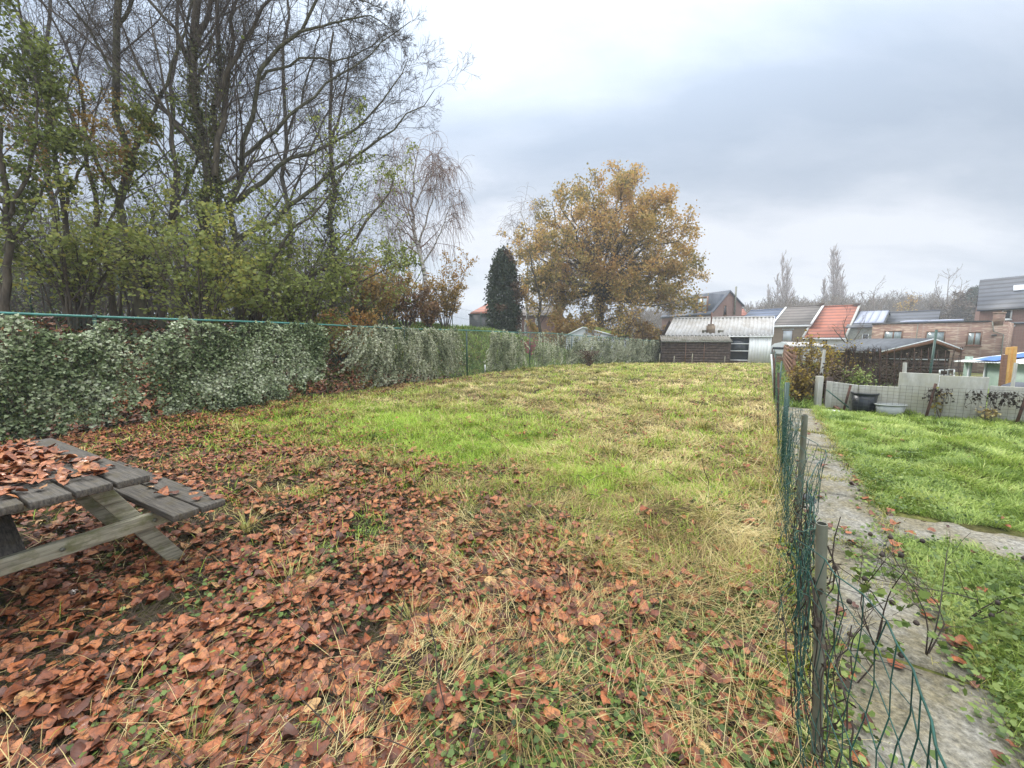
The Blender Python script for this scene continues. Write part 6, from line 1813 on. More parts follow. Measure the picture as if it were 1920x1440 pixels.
    mb.add([V1 + dv * 2, V0 + dv * 2, w.pt(0, ze) + dv * 2, w.pt(w.L, ze) + dv * 2], [(0, 1, 2, 3)]); mb.build('wall', M['brick_red'], root)
    s = (zr - ze) / 4.6; o = A3(*w.n, 0) * .3; t = A3(0, 0, .16); mb = MB()
    f0, f1 = w.pt(-.15, ze - s * .3) + o, w.pt(w.L + .2, ze - s * .3) + o; r0, r1 = w.pt(-.15, zr) + dv, w.pt(w.L + .2, zr) + dv; g0, g1 = w.pt(-.15, ze - s * .3) + dv * 2 - o, w.pt(w.L + .2, ze - s * .3) + dv * 2 - o
    mb.hexa([f0, f1, r1, r0, f0 + t, f1 + t, r1 + t, r0 + t]); mb.hexa([r0, r1, g1, g0, r0 + t, r1 + t, g1 + t, g0 + t]); rf = mb.build('roof', M['tile_dark'], root)
    bl = lambda s_, h: (f0 * (1 - s_) + f1 * s_) * (1 - h) + (r0 * (1 - s_) + r1 * s_) * h + t * 1.5
    k, _ = w.hit(1881, 552); k2, _ = w.hit(1898, 552); s0, s1 = (k + .9) / w.L, (k2 + 1.0) / w.L
    mb = MB(); c4 = [bl(s0, .50), bl(s1, .50), bl(s1, .66), bl(s0, .66)]; mb.hexa(c4 + [p + (0, 0, .06) for p in c4]); mb.build('skylight', M['shutter'], rf)
    opening(w, (1880, 580.5, 1899, 599), root, M['white'], M['darkglass'], .10, sill=M['white'])
    opening(w, (1886, 613, 1900, 652), root, M['white'], M['darkglass'], .09, trans=(.5,), mull=(.5,), name='door', lintel=M['white'])
    mb = MB(); _, z = w.hit(1890, 606); w.panel(mb, .9, w.L, z - .12, z + .1, .0, .10); mb.build('string_course', M['slate'], root)
    # behind the barn: mansard house, its small neighbour
    a = P(1296, 640, 62); b = P(1330, 640, 60); w = Wall(a, b); z0 = P(1320, 588, 61)[2]
    root = thing('mansard_house', 'brick house with tall smooth slate roof, a dormer and a stove pipe, behind the barn', 'house', (a[0], a[1], zb))
    g = Wall(P(1331, 640, 60), P(1387, 640, 64)); zt = P(1366, 543, 62)[2]; zg = P(1383, 571, 64)[2]; zf = P(1334, 588, 60)[2]; ka, _ = g.hit(1366, 560)
    bk = A3(-3.4, 7.5, 0)
    mb = MB(); V = [g.pt(0, zb), g.pt(g.L, zb), g.pt(g.L, zg), g.pt(ka, zt - .3), g.pt(0, zf)]; mb.add(V, [(0, 1, 2, 3, 4)]); mb.add([p + bk * 1.2 for p in V], [(4, 3, 2, 1, 0)]); mb.add([V[0] + bk * 1.2, V[0], V[4], V[4] + bk * 1.2], [(0, 1, 2, 3)]); mb.add([V[1], V[1] + bk * 1.2, V[2] + bk * 1.2, V[2]], [(0, 1, 2, 3)]); mb.build('wall', M['brick_red'], root)
    f = A3(*g.n, 0) * .25; mb = MB(); t = A3(0, 0, .22); P0, P1, P2 = g.pt(-.3, zf - .2) + f, g.pt(ka, zt - .3) + f, g.pt(g.L + .3, zg - .35) + f
    for p, q_ in ((P0, P1), (P1, P2)): mb.hexa([p, q_, q_ + bk * 1.25, p + bk * 1.25, p + t, q_ + t, q_ + bk * 1.25 + t, p + bk * 1.25 + t])
    rf = mb.build('roof', M['slate'], root)
    W2 = Wall(P(1297, 640, 63), P(1331, 640, 60.3)); z1, z2 = P(1315, 596, 61)[2], P(1315, 551, 61)[2]
    mb = MB(); mb.hexa([W2.pt(0, z1), W2.pt(W2.L, z1), W2.pt(W2.L, z1, -4), W2.pt(0, z1, -4), W2.pt(0, z2), W2.pt(W2.L, z2), W2.pt(W2.L, z2, -4), W2.pt(0, z2, -4)]); mb.build('dormer', M['slate'], rf)
    opening(W2, (1306, 556, 1329, 588), root, M['brownwood'], M['paleglass'], .28, mull=(.5,), trans=(.45,))
    mb = MB(); W2.panel(mb, .2, W2.L + .2, z1 - .25, z1 - .05, .0, 1.0); mb.build('canopy_slab', M['darkslat'], root)
    opening(g, (1357, 572, 1363, 592), root, M['brownwood'], M['darkglass'], .12)
    k, z = g.hit(1376, 560); mb = MB(); mb.tube([g.pt(k, zf, .25), g.pt(k, P(1376, 538, 63)[2], .25)], .14, 8); mb.build('stove_pipe', M['galv'], root, smooth=True)
    r, w, q = gable_block('small_house', 'small red roofed house end peeping between the slate house and the blue roof', 'house', 1376, 1398, 84, 82, zb, 592, 5, 581, M['brick_red'], M['tile_red'], phi=20)
    # low brick annex showing between the ivy curtain and the oak bushes
    a = P(1190, 650, 44); b = P(1262, 650, 42); w = Wall(a, b); root = thing('brick_annex', 'low brick annex with one small white window, half hidden by the golden bush', 'building', (a[0], a[1], -1.2)); mb = MB(); zt = P(1220, 622, 43)[2]
    dv = A3(*(-w.n), 0) * 4
    mb.hexa([w.pt(0, -1.2), w.pt(w.L, -1.2), w.pt(w.L, -1.2) + dv, w.pt(0, -1.2) + dv, w.pt(0, zt), w.pt(w.L, zt), w.pt(w.L, zt) + dv, w.pt(0, zt) + dv]); mb.build('wall', M['brick_red'], root)
    mb = MB(); w.panel(mb, -.1, w.L + .1, zt + .002, zt + .16, -4.1, 4.25); mb.build('roof', M['slate'], root); opening(w, (1208, 625, 1215, 634), root, M['white'], M['darkglass'], .07)
    # red roofed house and dark garage on the far bank
    Y = 48; a = P(862, 600, Y); b = P(914, 600, Y - 2); w = Wall(a, b); z0 = 1.5; ze = P(890, 588, Y)[2]; zr = P(905, 569.5, Y + 3)[2]
    r, w, q = gable_block('red_roof_house', 'white house with orange red roof beyond the bank, beside the dark conifer', 'house', 886, 926, 50, 49, 1.0, 587, 4.0, 570, M['white'], M['tile_red'], phi=28)
    a = P(880, 600, 45); b = P(922, 600, 44.5); w = Wall(a, b); root = thing('flat_garage', 'low black flat roofed garage before the red roofed house', 'garage', (a[0], a[1], 1.0)); mb = MB(); zt = P(900, 590.5, 45)[2]
    dv = A3(*(-w.n), 0) * 3; mb.hexa([w.pt(0, 1), w.pt(w.L, 1), w.pt(w.L, 1) + dv, w.pt(0, 1) + dv, w.pt(0, zt), w.pt(w.L, zt), w.pt(w.L, zt) + dv, w.pt(0, zt) + dv]); mb.build('wall', M['darkslat'], root)
    mb = MB(); w.panel(mb, -.1, w.L + .1, zt + .002, zt + .12, -3.1, 3.2); mb.build('roof', M['darkslat'], root)
    r, w, q = gable_block('brick_house', 'pinkish brick house with white windows seen between the conifer and the oak', 'house', 974, 1040, 56, 55, -.9, 592, 4.5, 574, M['brick_red'], M['tile_grey'], phi=15)
    opening(w, (984, 598, 990, 610), r, M['white'], M['darkglass'], .14, mull=(.5,)); opening(w, (1004, 597, 1011, 610), r, M['white'], M['darkglass'], .14, mull=(.5,))


barn(); hut(); villages()

# ================================================================ the neighbouring gardens
def gardens():
    rng = np.random.default_rng(5)
    # concrete panel fence at the far side of the lawn
    g0 = G(1548, 766); g1 = G(1920, 793); d2 = (g1 - g0)[:2]; d2 = d2 / np.linalg.norm(d2)
    far = g1[:2] + d2 * 2.2
    w = Wall(g0, far)
    root = thing('concrete_fence', 'low fence of pale concrete panels along the far edge of the lawn', 'fence', (g0[0], g0[1], 0))
    def kz(u, v): return w.hit(u, v)
    cuts = [1550, 1610, 1686, 1762, 1855, 1935]
    tops = {0: 714, 1: 722, 2: 698, 3: 704, 4: 723}
    tops2 = {0: 722, 1: 725, 2: 701, 3: 707, 4: 718}
    for i in range(5):
        k0, z0 = kz(cuts[i], tops[i]); k1, z1 = kz(cuts[i + 1], tops2[i])
        if i == 4: k1 = w.L; z1 = z0
        mb = MB(); th = .045; off = .012 * (i % 2)
        nrow = 2; 
        lo = [w.pt(k0 + .004, -.12, off + th), w.pt(k1 - .004, -.12, off + th), w.pt(k1 - .004, -.12, off), w.pt(k0 + .004, -.12, off)]
        hi = [w.pt(k0 + .004, z0, off + th), w.pt(k1 - .004, z1, off + th), w.pt(k1 - .004, z1, off), w.pt(k0 + .004, z0, off)]
        mb.hexa(lo + hi); mb.build('panel', M['concrete_w'], root, bevel=.006)
    # wire grid fence in front of it
    r2 = thing('wire_fence', 'thin wire grid fence with rusty posts standing before the concrete panels', 'fence', (g0[0], g0[1], 0))
    off = .30; mb = MB(); zt = .62
    for k in np.arange(.1, w.L, .085): mb.tube([w.pt(k, .0, off), w.pt(k, zt, off)], .0022, 3, cap=False)
    for z in np.arange(.03, zt + .01, .066): mb.tube([w.pt(.1, z, off), w.pt(w.L * .3, z - .015, off), w.pt(w.L * .6, z + .01, off), w.pt(w.L, z, off)], .0022, 3, cap=False)
    mb.build('wire_grid', M['wire'], r2)
    for u, v0, v1, m_ in ((1742, 719, 784, 'rustrod'), (1909, 732, 795, 'rustrod'), (1589, 722, 768, 'rustrod')):
        k, _ = w.hit(u, 760); z = P(u, v0, w.pt(k, 0, off)[1])[2]
        MB().tube([w.pt(k - .07, -.1, off), w.pt(k + .02, z, off)], .022, 7).build('post', M[m_], r2, smooth=True)
    k0, z0 = w.hit(1551, 728); k1, z1 = w.hit(1592, 760); MB().tube([w.pt(k0, z0, off), w.pt(k1, max(z1, .02), off + .1)], .014, 6).build('brace', M['greenpost'], r2, smooth=True)
    # thin climbers dried on the wires
    r3 = thing('dry_climber', 'thin dry climber with black stems hanging on the wire grid', 'plant', w.pt(w.L * .6, 0, off))
    mb = MB(); S = []
    for i in range(46):
        u = rng.choice([1810, 1835, 1850, 1872, 1880, 1895, 1745, 1770]) + rng.normal() * 9; k, _ = w.hit(u, 760); z = .60; pts = []
        for j in range(6): pts.append(w.pt(k, z, off + .02)); k += rng.normal() * .03; z -= rng.uniform(.02, .08)
        S.append(pts)
    S = np.array(S); v, f = tubes(S, np.full(S.shape[:2], .0035), 3); mb.add(v, f); mb.build('stems', M['darkstem'], r3)
    n = 240; q = on_branches(rng, S, n); mb = MB(); cards(mb, q, rng.uniform(.02, .05, n), L_ROUND, (0, -1, .3), rng, rnd=rng.random(n) * .5); mb.build('withered_leaves', M['litter'], r3)
    # small self-sown plants at the panel foot
    for i, (u, v, h, mt, lab) in enumerate([(1762, 785, .55, 'yellowleaf', 'spindly plant with yellow leaves at the foot of the wire fence'), (1850, 790, .22, 'straw', 'dry straw coloured tuft at the foot of the concrete panels'),
                                            (1590, 768, .26, 'clover', 'small green weed beside the black bucket'), (1646, 742, .35, 'clover', 'light green sprig rising behind the bucket')]):
        g = G(u, v); r_ = thing('small_plant', lab, 'plant', g, 'small plants by the concrete fence'); L_ = np.array([resample([g, g + (rng.normal() * .08, rng.normal() * .05, h * .6), g + (rng.normal() * .16, rng.normal() * .1, h)], 6) for _ in range(7)]); mb = MB(); v_, f = tubes(L_, np.full((7, 6), .004), 4); mb.add(v_, f); mb.build('stems', M['twig_brown'], r_)
        n = 70; q = on_branches(rng, L_, n, .2) + rng.normal(size=(n, 3)) * .03; mb = MB(); cards(mb, q, rng.uniform(.03, .07, n), L_ROUND, (0, -.5, .8), rng, rnd=rng.random(n)); mb.build('leaves', M[mt], r_)
    # black bucket, grey tub, white dish
    g = G(1618, 774); root = thing('bucket', 'large black plastic bucket with rope handles before the concrete panels', 'bucket', g)
    hb = P(1618, 736, g[1])[2] - g[2]; r = 19.5 / FPX * g[1]
    mb = MB(); mb.lathe((g[0], g[1], g[2]), [(0, .0), (r * .74, .0), (r * .80, .02), (r * .96, hb * .93), (r * .9, hb * .93), (r * .76, .03), (0, .03)], 28); mb.build('body', M['bucket'], root, smooth=False)
    mb = MB(); mb.lathe((g[0], g[1], g[2] + hb * .90), [(r * .94, 0), (r * 1.04, .01), (r * 1.06, hb * .10), (r * .95, hb * .105), (r * .93, 0)], 28); mb.build('rim', M['bucket'], root)
    for sx in (-1, 1):
        mb = MB(); a = np.linspace(0, np.pi, 9); mb.tube([(g[0] + sx * r * (.98 + .12 * math.sin(t)), g[1] - .05 * math.cos(t), g[2] + hb * (.74 - .0 * t) - .05 * math.sin(t)) for t in a], .008, 6); mb.build('handle', M['bucket'], root)
    g = G(1668, 778); root = thing('tub', 'shallow oval grey tub holding scraps, next to the black bucket', 'tub', g); r = 25 / FPX * g[1]; h = P(1668, 758, g[1])[2] - g[2]
    mb = MB(); mb.lathe((g[0], g[1], g[2]), [(0, 0), (r * .78, 0), (r * .84, .015), (r * .97, h * .95), (r * .92, h * .95), (r * .8, .03), (0, .03)], 30, 1, .62, rz=-.12); mb.build('body', M['tub'], root)
    mb = MB(); mb.lathe((g[0], g[1], g[2] + h * .93), [(r * .94, 0), (r * 1.04, 0), (r * 1.05, .018), (r * .94, .02), (r * .94, 0)], 30, 1, .62, rz=-.12); mb.build('rim', M['tub'], root)
    q = (g[0] - .05, g[1], g[2] + .09)
    mb = MB(); mb.lathe((g[0] - .06, g[1], g[2] + .05), [(0, 0), (.05, .0), (.06, .05), (.04, .10), (0, .105)], 12); mb.build('white_pot', M['white'], smooth=True, label='small white pot lying in the grey tub', cat='pot')
    g = G(1562, 774); mb = MB(); mb.lathe((g[0], g[1], g[2] + .01), [(0, 0), (.10, 0), (.125, .035), (.115, .04), (.09, .012), (0, .012)], 22); mb.build('dish', M['white'], smooth=True, label='white dish on the ground beside the fat concrete post', cat='dish')
    # the fat concrete post and the plank that leans beside it
    g = G(1532, 764); tp = P(1537, 705, g[1]); root = MB(); root.beam(g - (0, 0, .1), tp, .115, .10, up=(0, 1, 0)); root.build('concrete_post', M['concrete_w'], bevel=.008, label='thick pale concrete post where the path ends', cat='post')
    g = G(1549, 762); tp = P(1556, 708, g[1]); MB().beam(g, tp, .12, .06, up=(0, 1, 0)).build('wooden_post', M['darkplank'], bevel=.006, label='dark wooden post just behind the thick concrete one', cat='post')
    a = G(1551, 760); b = G(1572, 771); MB().beam(a + (0, 0, .10), b + (0, 0, .03), .06, .07).build('fallen_beam', M['panelwood'], bevel=.006, label='dark beam lying slantwise at the foot of the wooden post', cat='beam')
    Y = 9.6; a = P(1536, 705, Y); b = P(1546, 656, Y); a[2] = -.3; MB().beam(a, b, .055, .04, up=(0, 1, 0)).build('leaning_stake', M['concrete_w'], bevel=.004, label='slim pale stake leaning above the hedge', cat='stake')
    Y = 11.5; a = P(1742, 700, Y); b = P(1756, 618, Y); a[2] = -1; MB().tube([a, b], .03, 8).build('green_pole', M['greenpost'], smooth=True, label='dark green pole leaning against the sky before the garden shed', cat='pole')
    Y = 10; a = P(1696, 720, Y); b = P(1697, 680, Y); a[2] = -.5; MB().beam(a, b, .06, .06, up=(0, 1, 0)).build('short_post', M['concrete_w'], bevel=.004, label='short pale post behind the higher concrete panels', cat='post')
    # trellis of rusty rods with dead vines
    Y = 10.3; root = thing('rod_trellis', 'trellis of upright rusty rods carrying dead vines, behind the concrete panels', 'trellis', (*XY(1700, Y), -.6))
    us = [1587, 1594, 1602, 1612, 1619, 1627, 1640, 1650, 1664, 1677, 1690, 1703, 1715, 1728, 1741, 1758, 1773, 1790, 1804]; vines = []
    for i, u in enumerate(us):
        top = 655 + rng.normal() * 2.5; b = P(u + rng.normal() * 3, 720, Y); t = P(u, top, Y); b[2] = -.65
        thick = u < 1660; MB().tube([b, (b + t) / 2 + rng.normal(size=3) * .02, t], .011 if thick else .006, 6).build('rod', M['rustrod'], root, smooth=True)
        for j in range(7 if thick else 2):
            pts = []; ph = rng.random() * 6
            for k in range(9): s = k / 8; c = b * (1 - s) + t * s; pts.append(c + (.035 * math.cos(ph + s * 9), .03 * math.sin(ph + s * 9), 0) + rng.normal(size=3) * .012)
            vines.append(pts)
    vines = np.array(vines)
    mb = MB(); v, f = tubes(vines, np.full(vines.shape[:2], .006), 3); mb.add(v, f); c, cr = sprout(rng, vines, np.full(vines.shape[:2], .006), 9, .12, 60, 4, .5, 0, .1, 1, .7, .003); v, f = tubes(c, cr, 3); mb.add(v, f); mb.build('dead_vines', M['darkstem'], root)
    mb = MB()
    for v in (672, 688, 702): mb.tube([P(1580, v, Y), P(1700, v + 1, Y), P(1808, v, Y)], .005, 4)
    mb.build('cross_wires', M['wire'], root)
    # hedge of brown bramble and yellow leaves
    for i, (u, Y, sp, h, nl, mt, tone, lab, sd) in enumerate([
        (1520, 10.2, .65, 1.5, 1100, 'yellowleaf', .5, 'brown hedge shrub with yellow leaves beside the plank fence', 201), (1570, 10.8, .65, 1.35, 1000, 'yellowleaf', .42, 'brown hedge shrub with yellow leaves behind the leaning stake', 202),
        (1503, 8.9, .32, .85, 800, 'yellowleaf', .2, 'green and brown bramble heap at the end of the path', 203), (1625, 9.4, .42, .75, 700, 'clover', .95, 'light green bush just above the concrete panels', 204),
        (1548, 9.3, .5, .85, 1300, 'litter', .7, 'withered brown shrub behind the thick concrete post', 205), (1680, 11.2, .8, 1.0, 900, 'litter', .6, 'low dead brushwood at the foot of the rod trellis', 206)]):
        X = P(u, 650, Y)[0]; b = np.array((X, Y, float(hgt(X, Y)))); r_ = np.random.default_rng(sd); limbs = []; rads = []
        hh0 = h - b[2] * .6
        for k in range(14):
            a = r_.uniform(0, 2 * np.pi); s_ = r_.uniform(.2, 1); e = np.array((math.cos(a) * sp * s_, math.sin(a) * sp * s_ * .6, 0)); hh = hh0 * r_.uniform(.6, 1.05); limbs.append([b + e * .2, b + e * .6 + (0, 0, hh * .55), b + e + (0, 0, hh)]); rads.append((.012, .004))
        tree('hedge_shrub', lab, 'bush', limbs, rads, [dict(n=11, length=.35, ang=48, K=5, wob=.45, trop=.05, t0=.1, rr=.6), dict(n=5, length=.5, ang=48, K=4, wob=.5, trop=0, t0=.1, rr=.6)], M['twig_brown'], M['twig_brown'], seed=sd, K0=8, sides=5, min_r=.003,
             group='hedge shrubs behind the concrete fence', leaves=[dict(n=nl, on=((1, .3), (2, .7)), size=.055, mat=M[mt], tone=tone, spread=.05, var=.3)])
    # bare apple like tree before the terrace
    Y = 24; b = P(1592, 680, Y); b[2] = -.9
    tree('garden_tree', 'small bare wide branching garden tree in front of the red roof', 'tree', [[b, P(1591, 655, Y), P(1588, 640, Y), P(1583, 610, Y), P(1588, 592, Y)], [P(1590, 650, Y), P(1610, 625, Y), P(1622, 600, Y)], [P(1590, 648, Y), P(1570, 625, Y), P(1560, 612, Y)], [P(1590, 652, Y), P(1615, 640, Y), P(1632, 628, Y)]],
         [(.06, .012), (.035, .008), (.035, .008), (.03, .008)], [dict(n=11, length=.35, ang=45, K=5, wob=.4, trop=.2, t0=.15, rr=.5, rmin=.007), dict(n=5, length=.5, ang=42, K=4, wob=.4, trop=.1, rr=.6, rmin=.006)], M['bark_grey'], M['twig_pale'], seed=210, K0=8, sides=6)
    # brown garden shed, gable towards us
    Y = 15.5; a = P(1650, 661, Y + .8); b = P(1800, 657, Y - .6); w = Wall(a, b); zb = -1.05; k, za = w.hit(1748, 638.5); zl = w.hit(1652, 662)[1]; zr = w.hit(1799, 658)[1]
    root = thing('garden_shed', 'brown boarded garden shed with grey felt gable roof and white trimmed bargeboards', 'shed', (a[0], a[1], zb)); dv = np.append(np.array((-.05, 1.)) * 3.0, 0) + A3(*(-w.n), 0) * .0
    ap = w.pt(k, za); L0 = w.pt(.25, zl - .02); R0 = w.pt(w.L - .25, zr - .02); mb = MB()
    mb.add([w.pt(.25, zb), w.pt(w.L - .25, zb), R0, ap - (0, 0, .06), L0], [(0, 1, 2, 3, 4)]); mb.add([w.pt(.25, zb) + dv, w.pt(.25, zb), L0, L0 + dv], [(0, 1, 2, 3)]); mb.add([w.pt(w.L - .25, zb), w.pt(w.L - .25, zb) + dv, R0 + dv, R0], [(0, 1, 2, 3)])
    for i in range(12):
        z = zb + i * .14; w.panel(mb, .25, w.L - .25, z, z + .125, .003, .018)
    mb.build('wall', M['darkplank'], root)
    f = A3(*w.n, 0) * .35; el, er = w.pt(0, zl), w.pt(w.L, zr); t = A3(0, 0, .04); mb = MB()
    q = [el + f, ap + f, ap + dv, el + dv]; mb.hexa([p + t for p in q] + [p + t * 2.2 for p in q]); q = [ap + f, er + f, er + dv, ap + dv]; mb.hexa([p + t for p in q] + [p + t * 2.2 for p in q]); rf = mb.build('roof', M['felt'], root)
    mb = MB()
    for e in (el, er): mb.beam(ap + f * 1.02 - t * .6, e + f * 1.02 - t * .6, .03, .13)
    mb.build('bargeboard', M['brownwood'], rf)
    mb = MB()
    for e in (el, er): mb.beam(ap + f * 1.05 + t * 1.6, e + f * 1.05 + t * 1.6, .035, .04)
    mb.build('white_trim', M['white'], rf)
    mb = MB(); _, z = w.hit(1700, 674); w.panel(mb, .3, w.L - .3, z, z + .035, .05, .02); _, z = w.hit(1700, 696); 
    mb.build('rail', M['white'], root)
    for i, (u0, u1, v0, v1) in enumerate(((1762, 1778, 694, 703), (1778, 1789, 693, 702))):
        mb = MB(); Yb = 13.4; p = [P(u0, v1, Yb), P(u1, v1, Yb), P(u1, v0, Yb), P(u0, v0, Yb)]
        for j in range(4): mb.beam(p[j], p[(j + 1) % 4], .03, .03)
        base = p[0].copy(); base[2] = -1; mb.beam(base, p[0], .03, .03); base = p[1].copy(); base[2] = -1; mb.beam(base, p[1], .03, .03)
        mb.build('garden_chair_frame' if i == 0 else 'garden_stool_frame', M['white'], label=['white tubular garden chair before the brown shed', 'white tubular stool beside the white garden chair'][i], cat=['chair', 'stool'][i])
    # pale green shelter with blue tarpaulin
    Y = 13.6; root = thing('green_shelter', 'pale green garden shelter with dark doorway and blue tarpaulin on its roof', 'shed', (*XY(1815, Y), -1))
    w = Wall(P(1808, 680, Y + .5), P(1990, 680, Y - 2.2)); mb = MB(); zt = w.hit(1850, 676)[1]; kd0, _ = w.hit(1820, 690); kd1, _ = w.hit(1848, 690)
    w.panel(mb, 0, kd0, -1, w.hit(1812, 668)[1], -.04, .04); w.panel(mb, kd1, w.L, -1, zt, -.04, .04); mb.build('wall', M['palegreen'], root)
    mb = MB(); w.panel(mb, kd0, kd1, -1, zt, -.5, .03); mb.build('doorway', M['darkglass'], root)
    mb = MB(); w.panel(mb, kd0 - .04, kd0, -1, zt, 0, .05); w.panel(mb, kd1, kd1 + .03, -1, zt, 0, .05); mb.build('door_frame', M['white'], root)
    z1 = w.hit(1850, 677)[1]; z2 = w.hit(1850, 659)[1]; mb = MB(); corrugated(mb, w.pt(-.1, z1 - .06, .25), w.pt(w.L, z1, .25), w.pt(w.L, z2, -1.6), w.pt(.5, z2, -1.6), .09, .012); rf = mb.build('roof', M['whitesheet'], root)
    mb = MB(); mb.beam(w.pt(-.1, z1 - .06, .27), w.pt(.5, z2, -1.6), .03, .04); mb.beam(w.pt(.5, z2 + .02, -1.6), w.pt(w.L, z2 + .02, -1.6), .04, .04); mb.build('roof_edge', M['white'], rf)
    k0, _ = w.hit(1838, 668); k1, _ = w.hit(1885, 668); X_, Y_ = np.meshgrid(np.linspace(0, 1, 14), np.linspace(0, 1, 7)); V = []
    for x, y in zip(X_.ravel(), Y_.ravel()):
        p = w.pt(k0 + (k1 - k0) * x + .2 * y, z1 + (z2 - z1) * y * .8 + .035 + .03 * math.sin(x * 13 + y * 5) * math.sin(y * 4), .25 - 1.85 * y * .8)
        V.append(p)
    mb = MB(); mb.add(V, [(j * 14 + i, j * 14 + i + 1, (j + 1) * 14 + i + 1, (j + 1) * 14 + i) for j in range(6) for i in range(13)]); mb.build('tarpaulin', M['bluetarp'], smooth=True, label='crumpled blue tarpaulin lying on the roof of the pale green shelter', cat='tarpaulin')
    # timber posts and the covered heap at the photo's edge
    for i, (u0, u1, v0, v1, mt, lab) in enumerate(((1880, 1887, 665, 700, 'panelwood', 'brown post next to the two orange timber posts'), (1888.5, 1894, 651, 702, 'rustyorange', 'orange yellow timber post nearer the brown one'), (1898, 1905, 650, 702, 'rustyorange', 'thicker orange yellow timber post nearer the photo edge'))):
        Y = 11.8; a = P((u0 + u1) / 2, v1, Y); b = P((u0 + u1) / 2, v0, Y); a[2] = -1.0; MB().beam(a, b, (u1 - u0) / FPX * Y, .08, up=(0, 1, 0)).build('timber_post', M[mt], bevel=.006, label=lab, cat='post', group='timber posts by the green shelter')
    Y = 10.2; c = P(1912, 700, Y); mb = MB(); mb.lathe((c[0], c[1], -.75), [(.36, 0), (.38, .5), (.34, .85), (.24, 1.05), (.10, 1.14), (0, 1.15)], 18, 1.25, 1); mb.build('covered_grill', M['bluegrey'], smooth=True, label='object under a dark blue grey cover behind the concrete panels', cat='covered object')
    Y = 10; a = P(1899, 720, Y); b = P(1905, 680, Y); a[2] = -.7; MB().beam(a, b, .05, .05, up=(0, 1, 0)).build('thin_post', M['concrete_w'], bevel=.004, label='thin pale post leaning before the dark covered object', cat='post')
    # carport roof, plank fence, gate, caravan
    Y = 15.5; root = thing('carport', 'low carport with pale sheet roof on a brown timber post behind the hedge', 'carport', (*XY(1487, Y), -.9)); w = Wall(P(1480, 650, Y), P(1566, 650, Y - .4)); zt = w.hit(1520, 649)[1]; z2 = w.hit(1520, 643.5)[1]
    mb = MB(); corrugated(mb, w.pt(0, zt, .1), w.pt(w.L, zt, .1), w.pt(w.L - .2, z2 + .03, -1.8), w.pt(.5, z2 + .03, -1.8), .09, .010); mb.build('roof', M['corr'], root); mb = MB(); w.panel(mb, 0, w.L, zt - .09, zt - .02, .04, .05); mb.build('beam', M['galv'], root)
    for k in (.12, w.L - .15): mb = MB(); w.panel(mb, k, k + .10, -1.1, zt - .09, -.02, .09); mb.build('post', M['brownwood'], root)
    a = P(1467, 690, 24); b = P(1484, 705, 13.2); w = Wall(a, b); root = thing('plank_fence', 'red brown horizontal plank fence running away beside the corridor of grass', 'fence', (a[0], a[1], -.6)); mb = MB(); zt = P(1484, 655, 13.2)[2]
    zlow = -.9
    nb = 12
    for i in range(nb):
        z = zlow + (zt - zlow) * i / nb; w.panel(mb, 0, w.L, z + .01, z + (zt - zlow) / nb - .012, 0, .02 + .008 * (i % 2))
    mb.build('planks', M['panelwood'], root)
    for k in np.linspace(0, w.L - .1, 6): mb = MB(); w.panel(mb, k, k + .09, zlow, zt + .05, -.10, .09); mb.build('post', M['panelwood'], root)
    w = Wall(P(1446, 690, 25.5), P(1467, 690, 24)); root = thing('plank_gate', 'weathered plank gate closing the corridor next to the barn', 'gate', (*XY(1446, 25.5), -.6)); mb = MB(); z0 = w.hit(1456, 686)[1]; z1 = w.hit(1456, 668)[1]
    for i in range(5): z = z0 + (z1 - z0) * i / 5; w.panel(mb, .02, w.L, z, z + (z1 - z0) / 5 - .03, 0, .03)
    mb.build('planks', M['panelwood'], root)
    for k in (0.0, w.L * .9): mb = MB(); w.panel(mb, k, k + .1, -.7, z1 + .25, -.1, .095); mb.build('post', M['tableleg'], root)
    # caravan beyond the gate
    Y = 34; a = P(1443, 660, Y); b = P(1484, 660, Y - 1); w = Wall(a, b); root = thing('caravan', 'white caravan with rounded roof parked between the barn and the buff brick house', 'caravan', (a[0], a[1], -1)); z1 = w.hit(1460, 664)[1]; z2 = w.hit(1460, 641.5)[1]
    dv = A3(*(-w.n), 0) * 2; prof = [(0, z1), (w.L, z1), (w.L, z2 - .35), (w.L - .25, z2 - .1), (w.L * .5, z2), (.3, z2 - .12), (0, z2 - .4)]
    F_ = [w.pt(k, z) for k, z in prof]; mb = MB(); n = len(F_); mb.add(F_, [tuple(range(n))]); mb.add([p + dv for p in F_], [tuple(range(n))[::-1]]); mb.add(F_ + [p + dv for p in F_], [(i, i + n, (i + 1) % n + n, (i + 1) % n) for i in range(n)]); mb.build('body', M['white'], root)
    mb = MB(); w.panel(mb, .2, w.L - .2, z2 - .62, z2 - .42, .004, .02); mb.build('window', M['darkglass'], root); mb = MB(); w.panel(mb, .0, w.L, z1 - .12, z1 + .05, .004, .02); mb.build('skirt', M['galv'], root)
    for k in (w.L * .3,): mb = MB(); c = w.pt(k, -1 + .30, -.2); mb.lathe((c[0], c[1], c[2] - .3), [(0, 0), (.30, 0), (.30, .6), (0, .6)], 12); mb.build('wheel', M['bucket'], root)
    # second thin fence up on the bank
    root = thing('bank_fence', 'thin dark green mesh fence higher up on the bank behind the trees', 'fence', (*XY(850, 27), 2)); mb = MB(); tops = []
    for u, Y in ((-120, 12.5), (62, 14.5), (230, 16), (400, 18), (560, 20), (700, 22.5), (848, 25.5), (902, 28), (975, 32)):
        x, y = XY(u, Y, 600); g = float(hgt(x, y)); h = 1.9 if u < 600 else 1.35; MB().tube([(x, y, g - .1), (x, y, g + h)], .028, 6).build('post', M['greenpost'], root); tops.append((x, y, g, h))
    tops = np.array(tops)
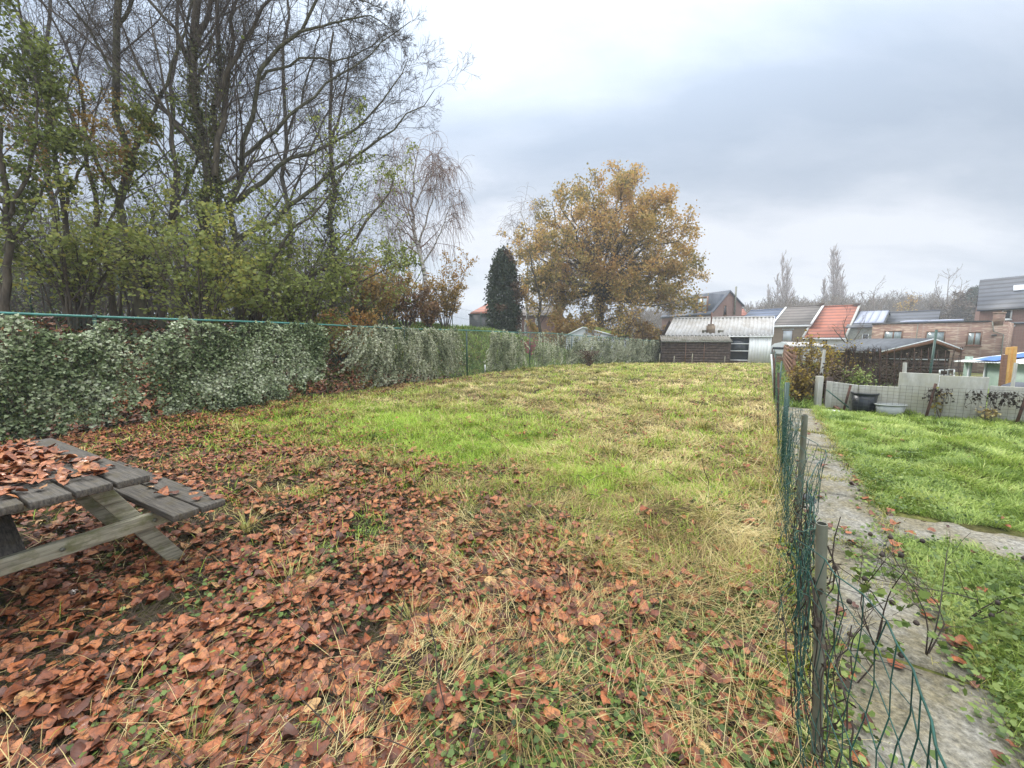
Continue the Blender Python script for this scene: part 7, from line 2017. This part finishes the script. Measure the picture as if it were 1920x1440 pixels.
    for h in (.1, .5, .95): mb.tube(tops[:, :3] + np.array((0, 0, 1)) * (tops[:, 3:] * h), .006, 4)
    s = np.linspace(0, len(tops) - 1.001, 190); i = s.astype(int); f_ = (s - i)[:, None]; Q = tops[i] * (1 - f_) + tops[i + 1] * f_
    seg = np.stack((Q[:, :3], Q[:, :3] + np.array((0, 0, 1)) * Q[:, 3:]), 1); v, f = tubes(seg, np.full((len(Q), 2), .003), 3); mb.add(v, f); mb.build('wires', M['greenpost'], root)
    # magenta shrub peeping through the tall fence, stub with white tag at its foot
    b = foot(994, 24.2); r_ = np.random.default_rng(9); root = thing('red_shrub', 'small shrub with deep magenta leaves seen through the tall fence', 'bush', b)
    L_ = np.array([resample([b, b + (r_.normal() * .1, 0, .5), b + (r_.normal() * .25, r_.normal() * .2, 1.15)], 6) for _ in range(9)]); mb = MB(); v, f = tubes(L_, np.full((9, 6), .009), 4); mb.add(v, f); mb.build('stems', M['twig_dark'], root); n = 260; q = on_branches(r_, L_, n, .3) + r_.normal(size=(n, 3)) * .08; mb = MB(); cards(mb, q, .09, L_ROUND, (0, 0, .5), r_, rnd=r_.random(n)); mb.build('foliage', M['pink'], root)
    s_ = lf_s(905); p = lf_point(s_); MB().box((p[0] + .1, p[1] - .06, .28), (.05, .02, .30), .5).build('marker', M['white'], label='small white marker strip on a dark stub by the tall fence', cat='marker')
    # dead twig bundle hanging low beside the long ivy curtain
    b = G(1105, 688); r_ = np.random.default_rng(19); root = thing('dry_shrub', 'small dry brown shrub at the field edge before the long ivy curtain', 'bush', b)
    L_ = np.array([resample([b, b + (r_.normal() * .2, 0, .4), b + (r_.normal() * .5, r_.normal() * .2, .9)], 6) for _ in range(22)]); mb = MB(); v, f = tubes(L_, np.full((22, 6), .012), 4); mb.add(v, f); mb.build('stems', M['twig_brown'], root)
    n = 160; q = on_branches(r_, L_, n, .2) + r_.normal(size=(n, 3)) * .05; mb = MB(); cards(mb, q, .09, L_ROUND, (0, 0, .5), r_, rnd=r_.random(n)); mb.build('foliage', M['litter_green'], root)


M['concrete_w'] = m_corr('weathered_concrete', (.50, .49, .45), (.30, .295, .265), (.37, .355, .28))
M['palegreen'] = m_plain('pale_green_paint', (.36, .46, .39), (.27, .36, .30), 4, .6, bump=.05)
M['bluetarp'] = m_plain('blue_sheeting', (.05, .17, .55), (.03, .10, .38), 4, .4, bump=.1)
M['bluegrey'] = m_plain('blue_grey_cover', (.055, .065, .09), (.03, .036, .05), 3, .45, bump=.2)
gardens()


# ================================================================ damp air
def haze():
    m, nt, out = new_mat('damp_air')
    v = nt.nodes.new("ShaderNodeVolumePrincipled"); v.inputs["Color"].default_value = (.86, .90, .96, 1); v.inputs["Density"].default_value = HAZE
    nt.links.new(v.outputs[0], out.inputs["Volume"])
    mb = MB(); mb.hexa([(-165, -45, -6), (335, -45, -6), (335, 310, -6), (-165, 310, -6), (-165, -45, 32), (335, -45, 32), (335, 310, 32), (-165, 310, 32)])
    mb.build('haze', m, kind='stuff', label='thin damp haze paling the far wood and poplars')


HAZE = .0014
haze()
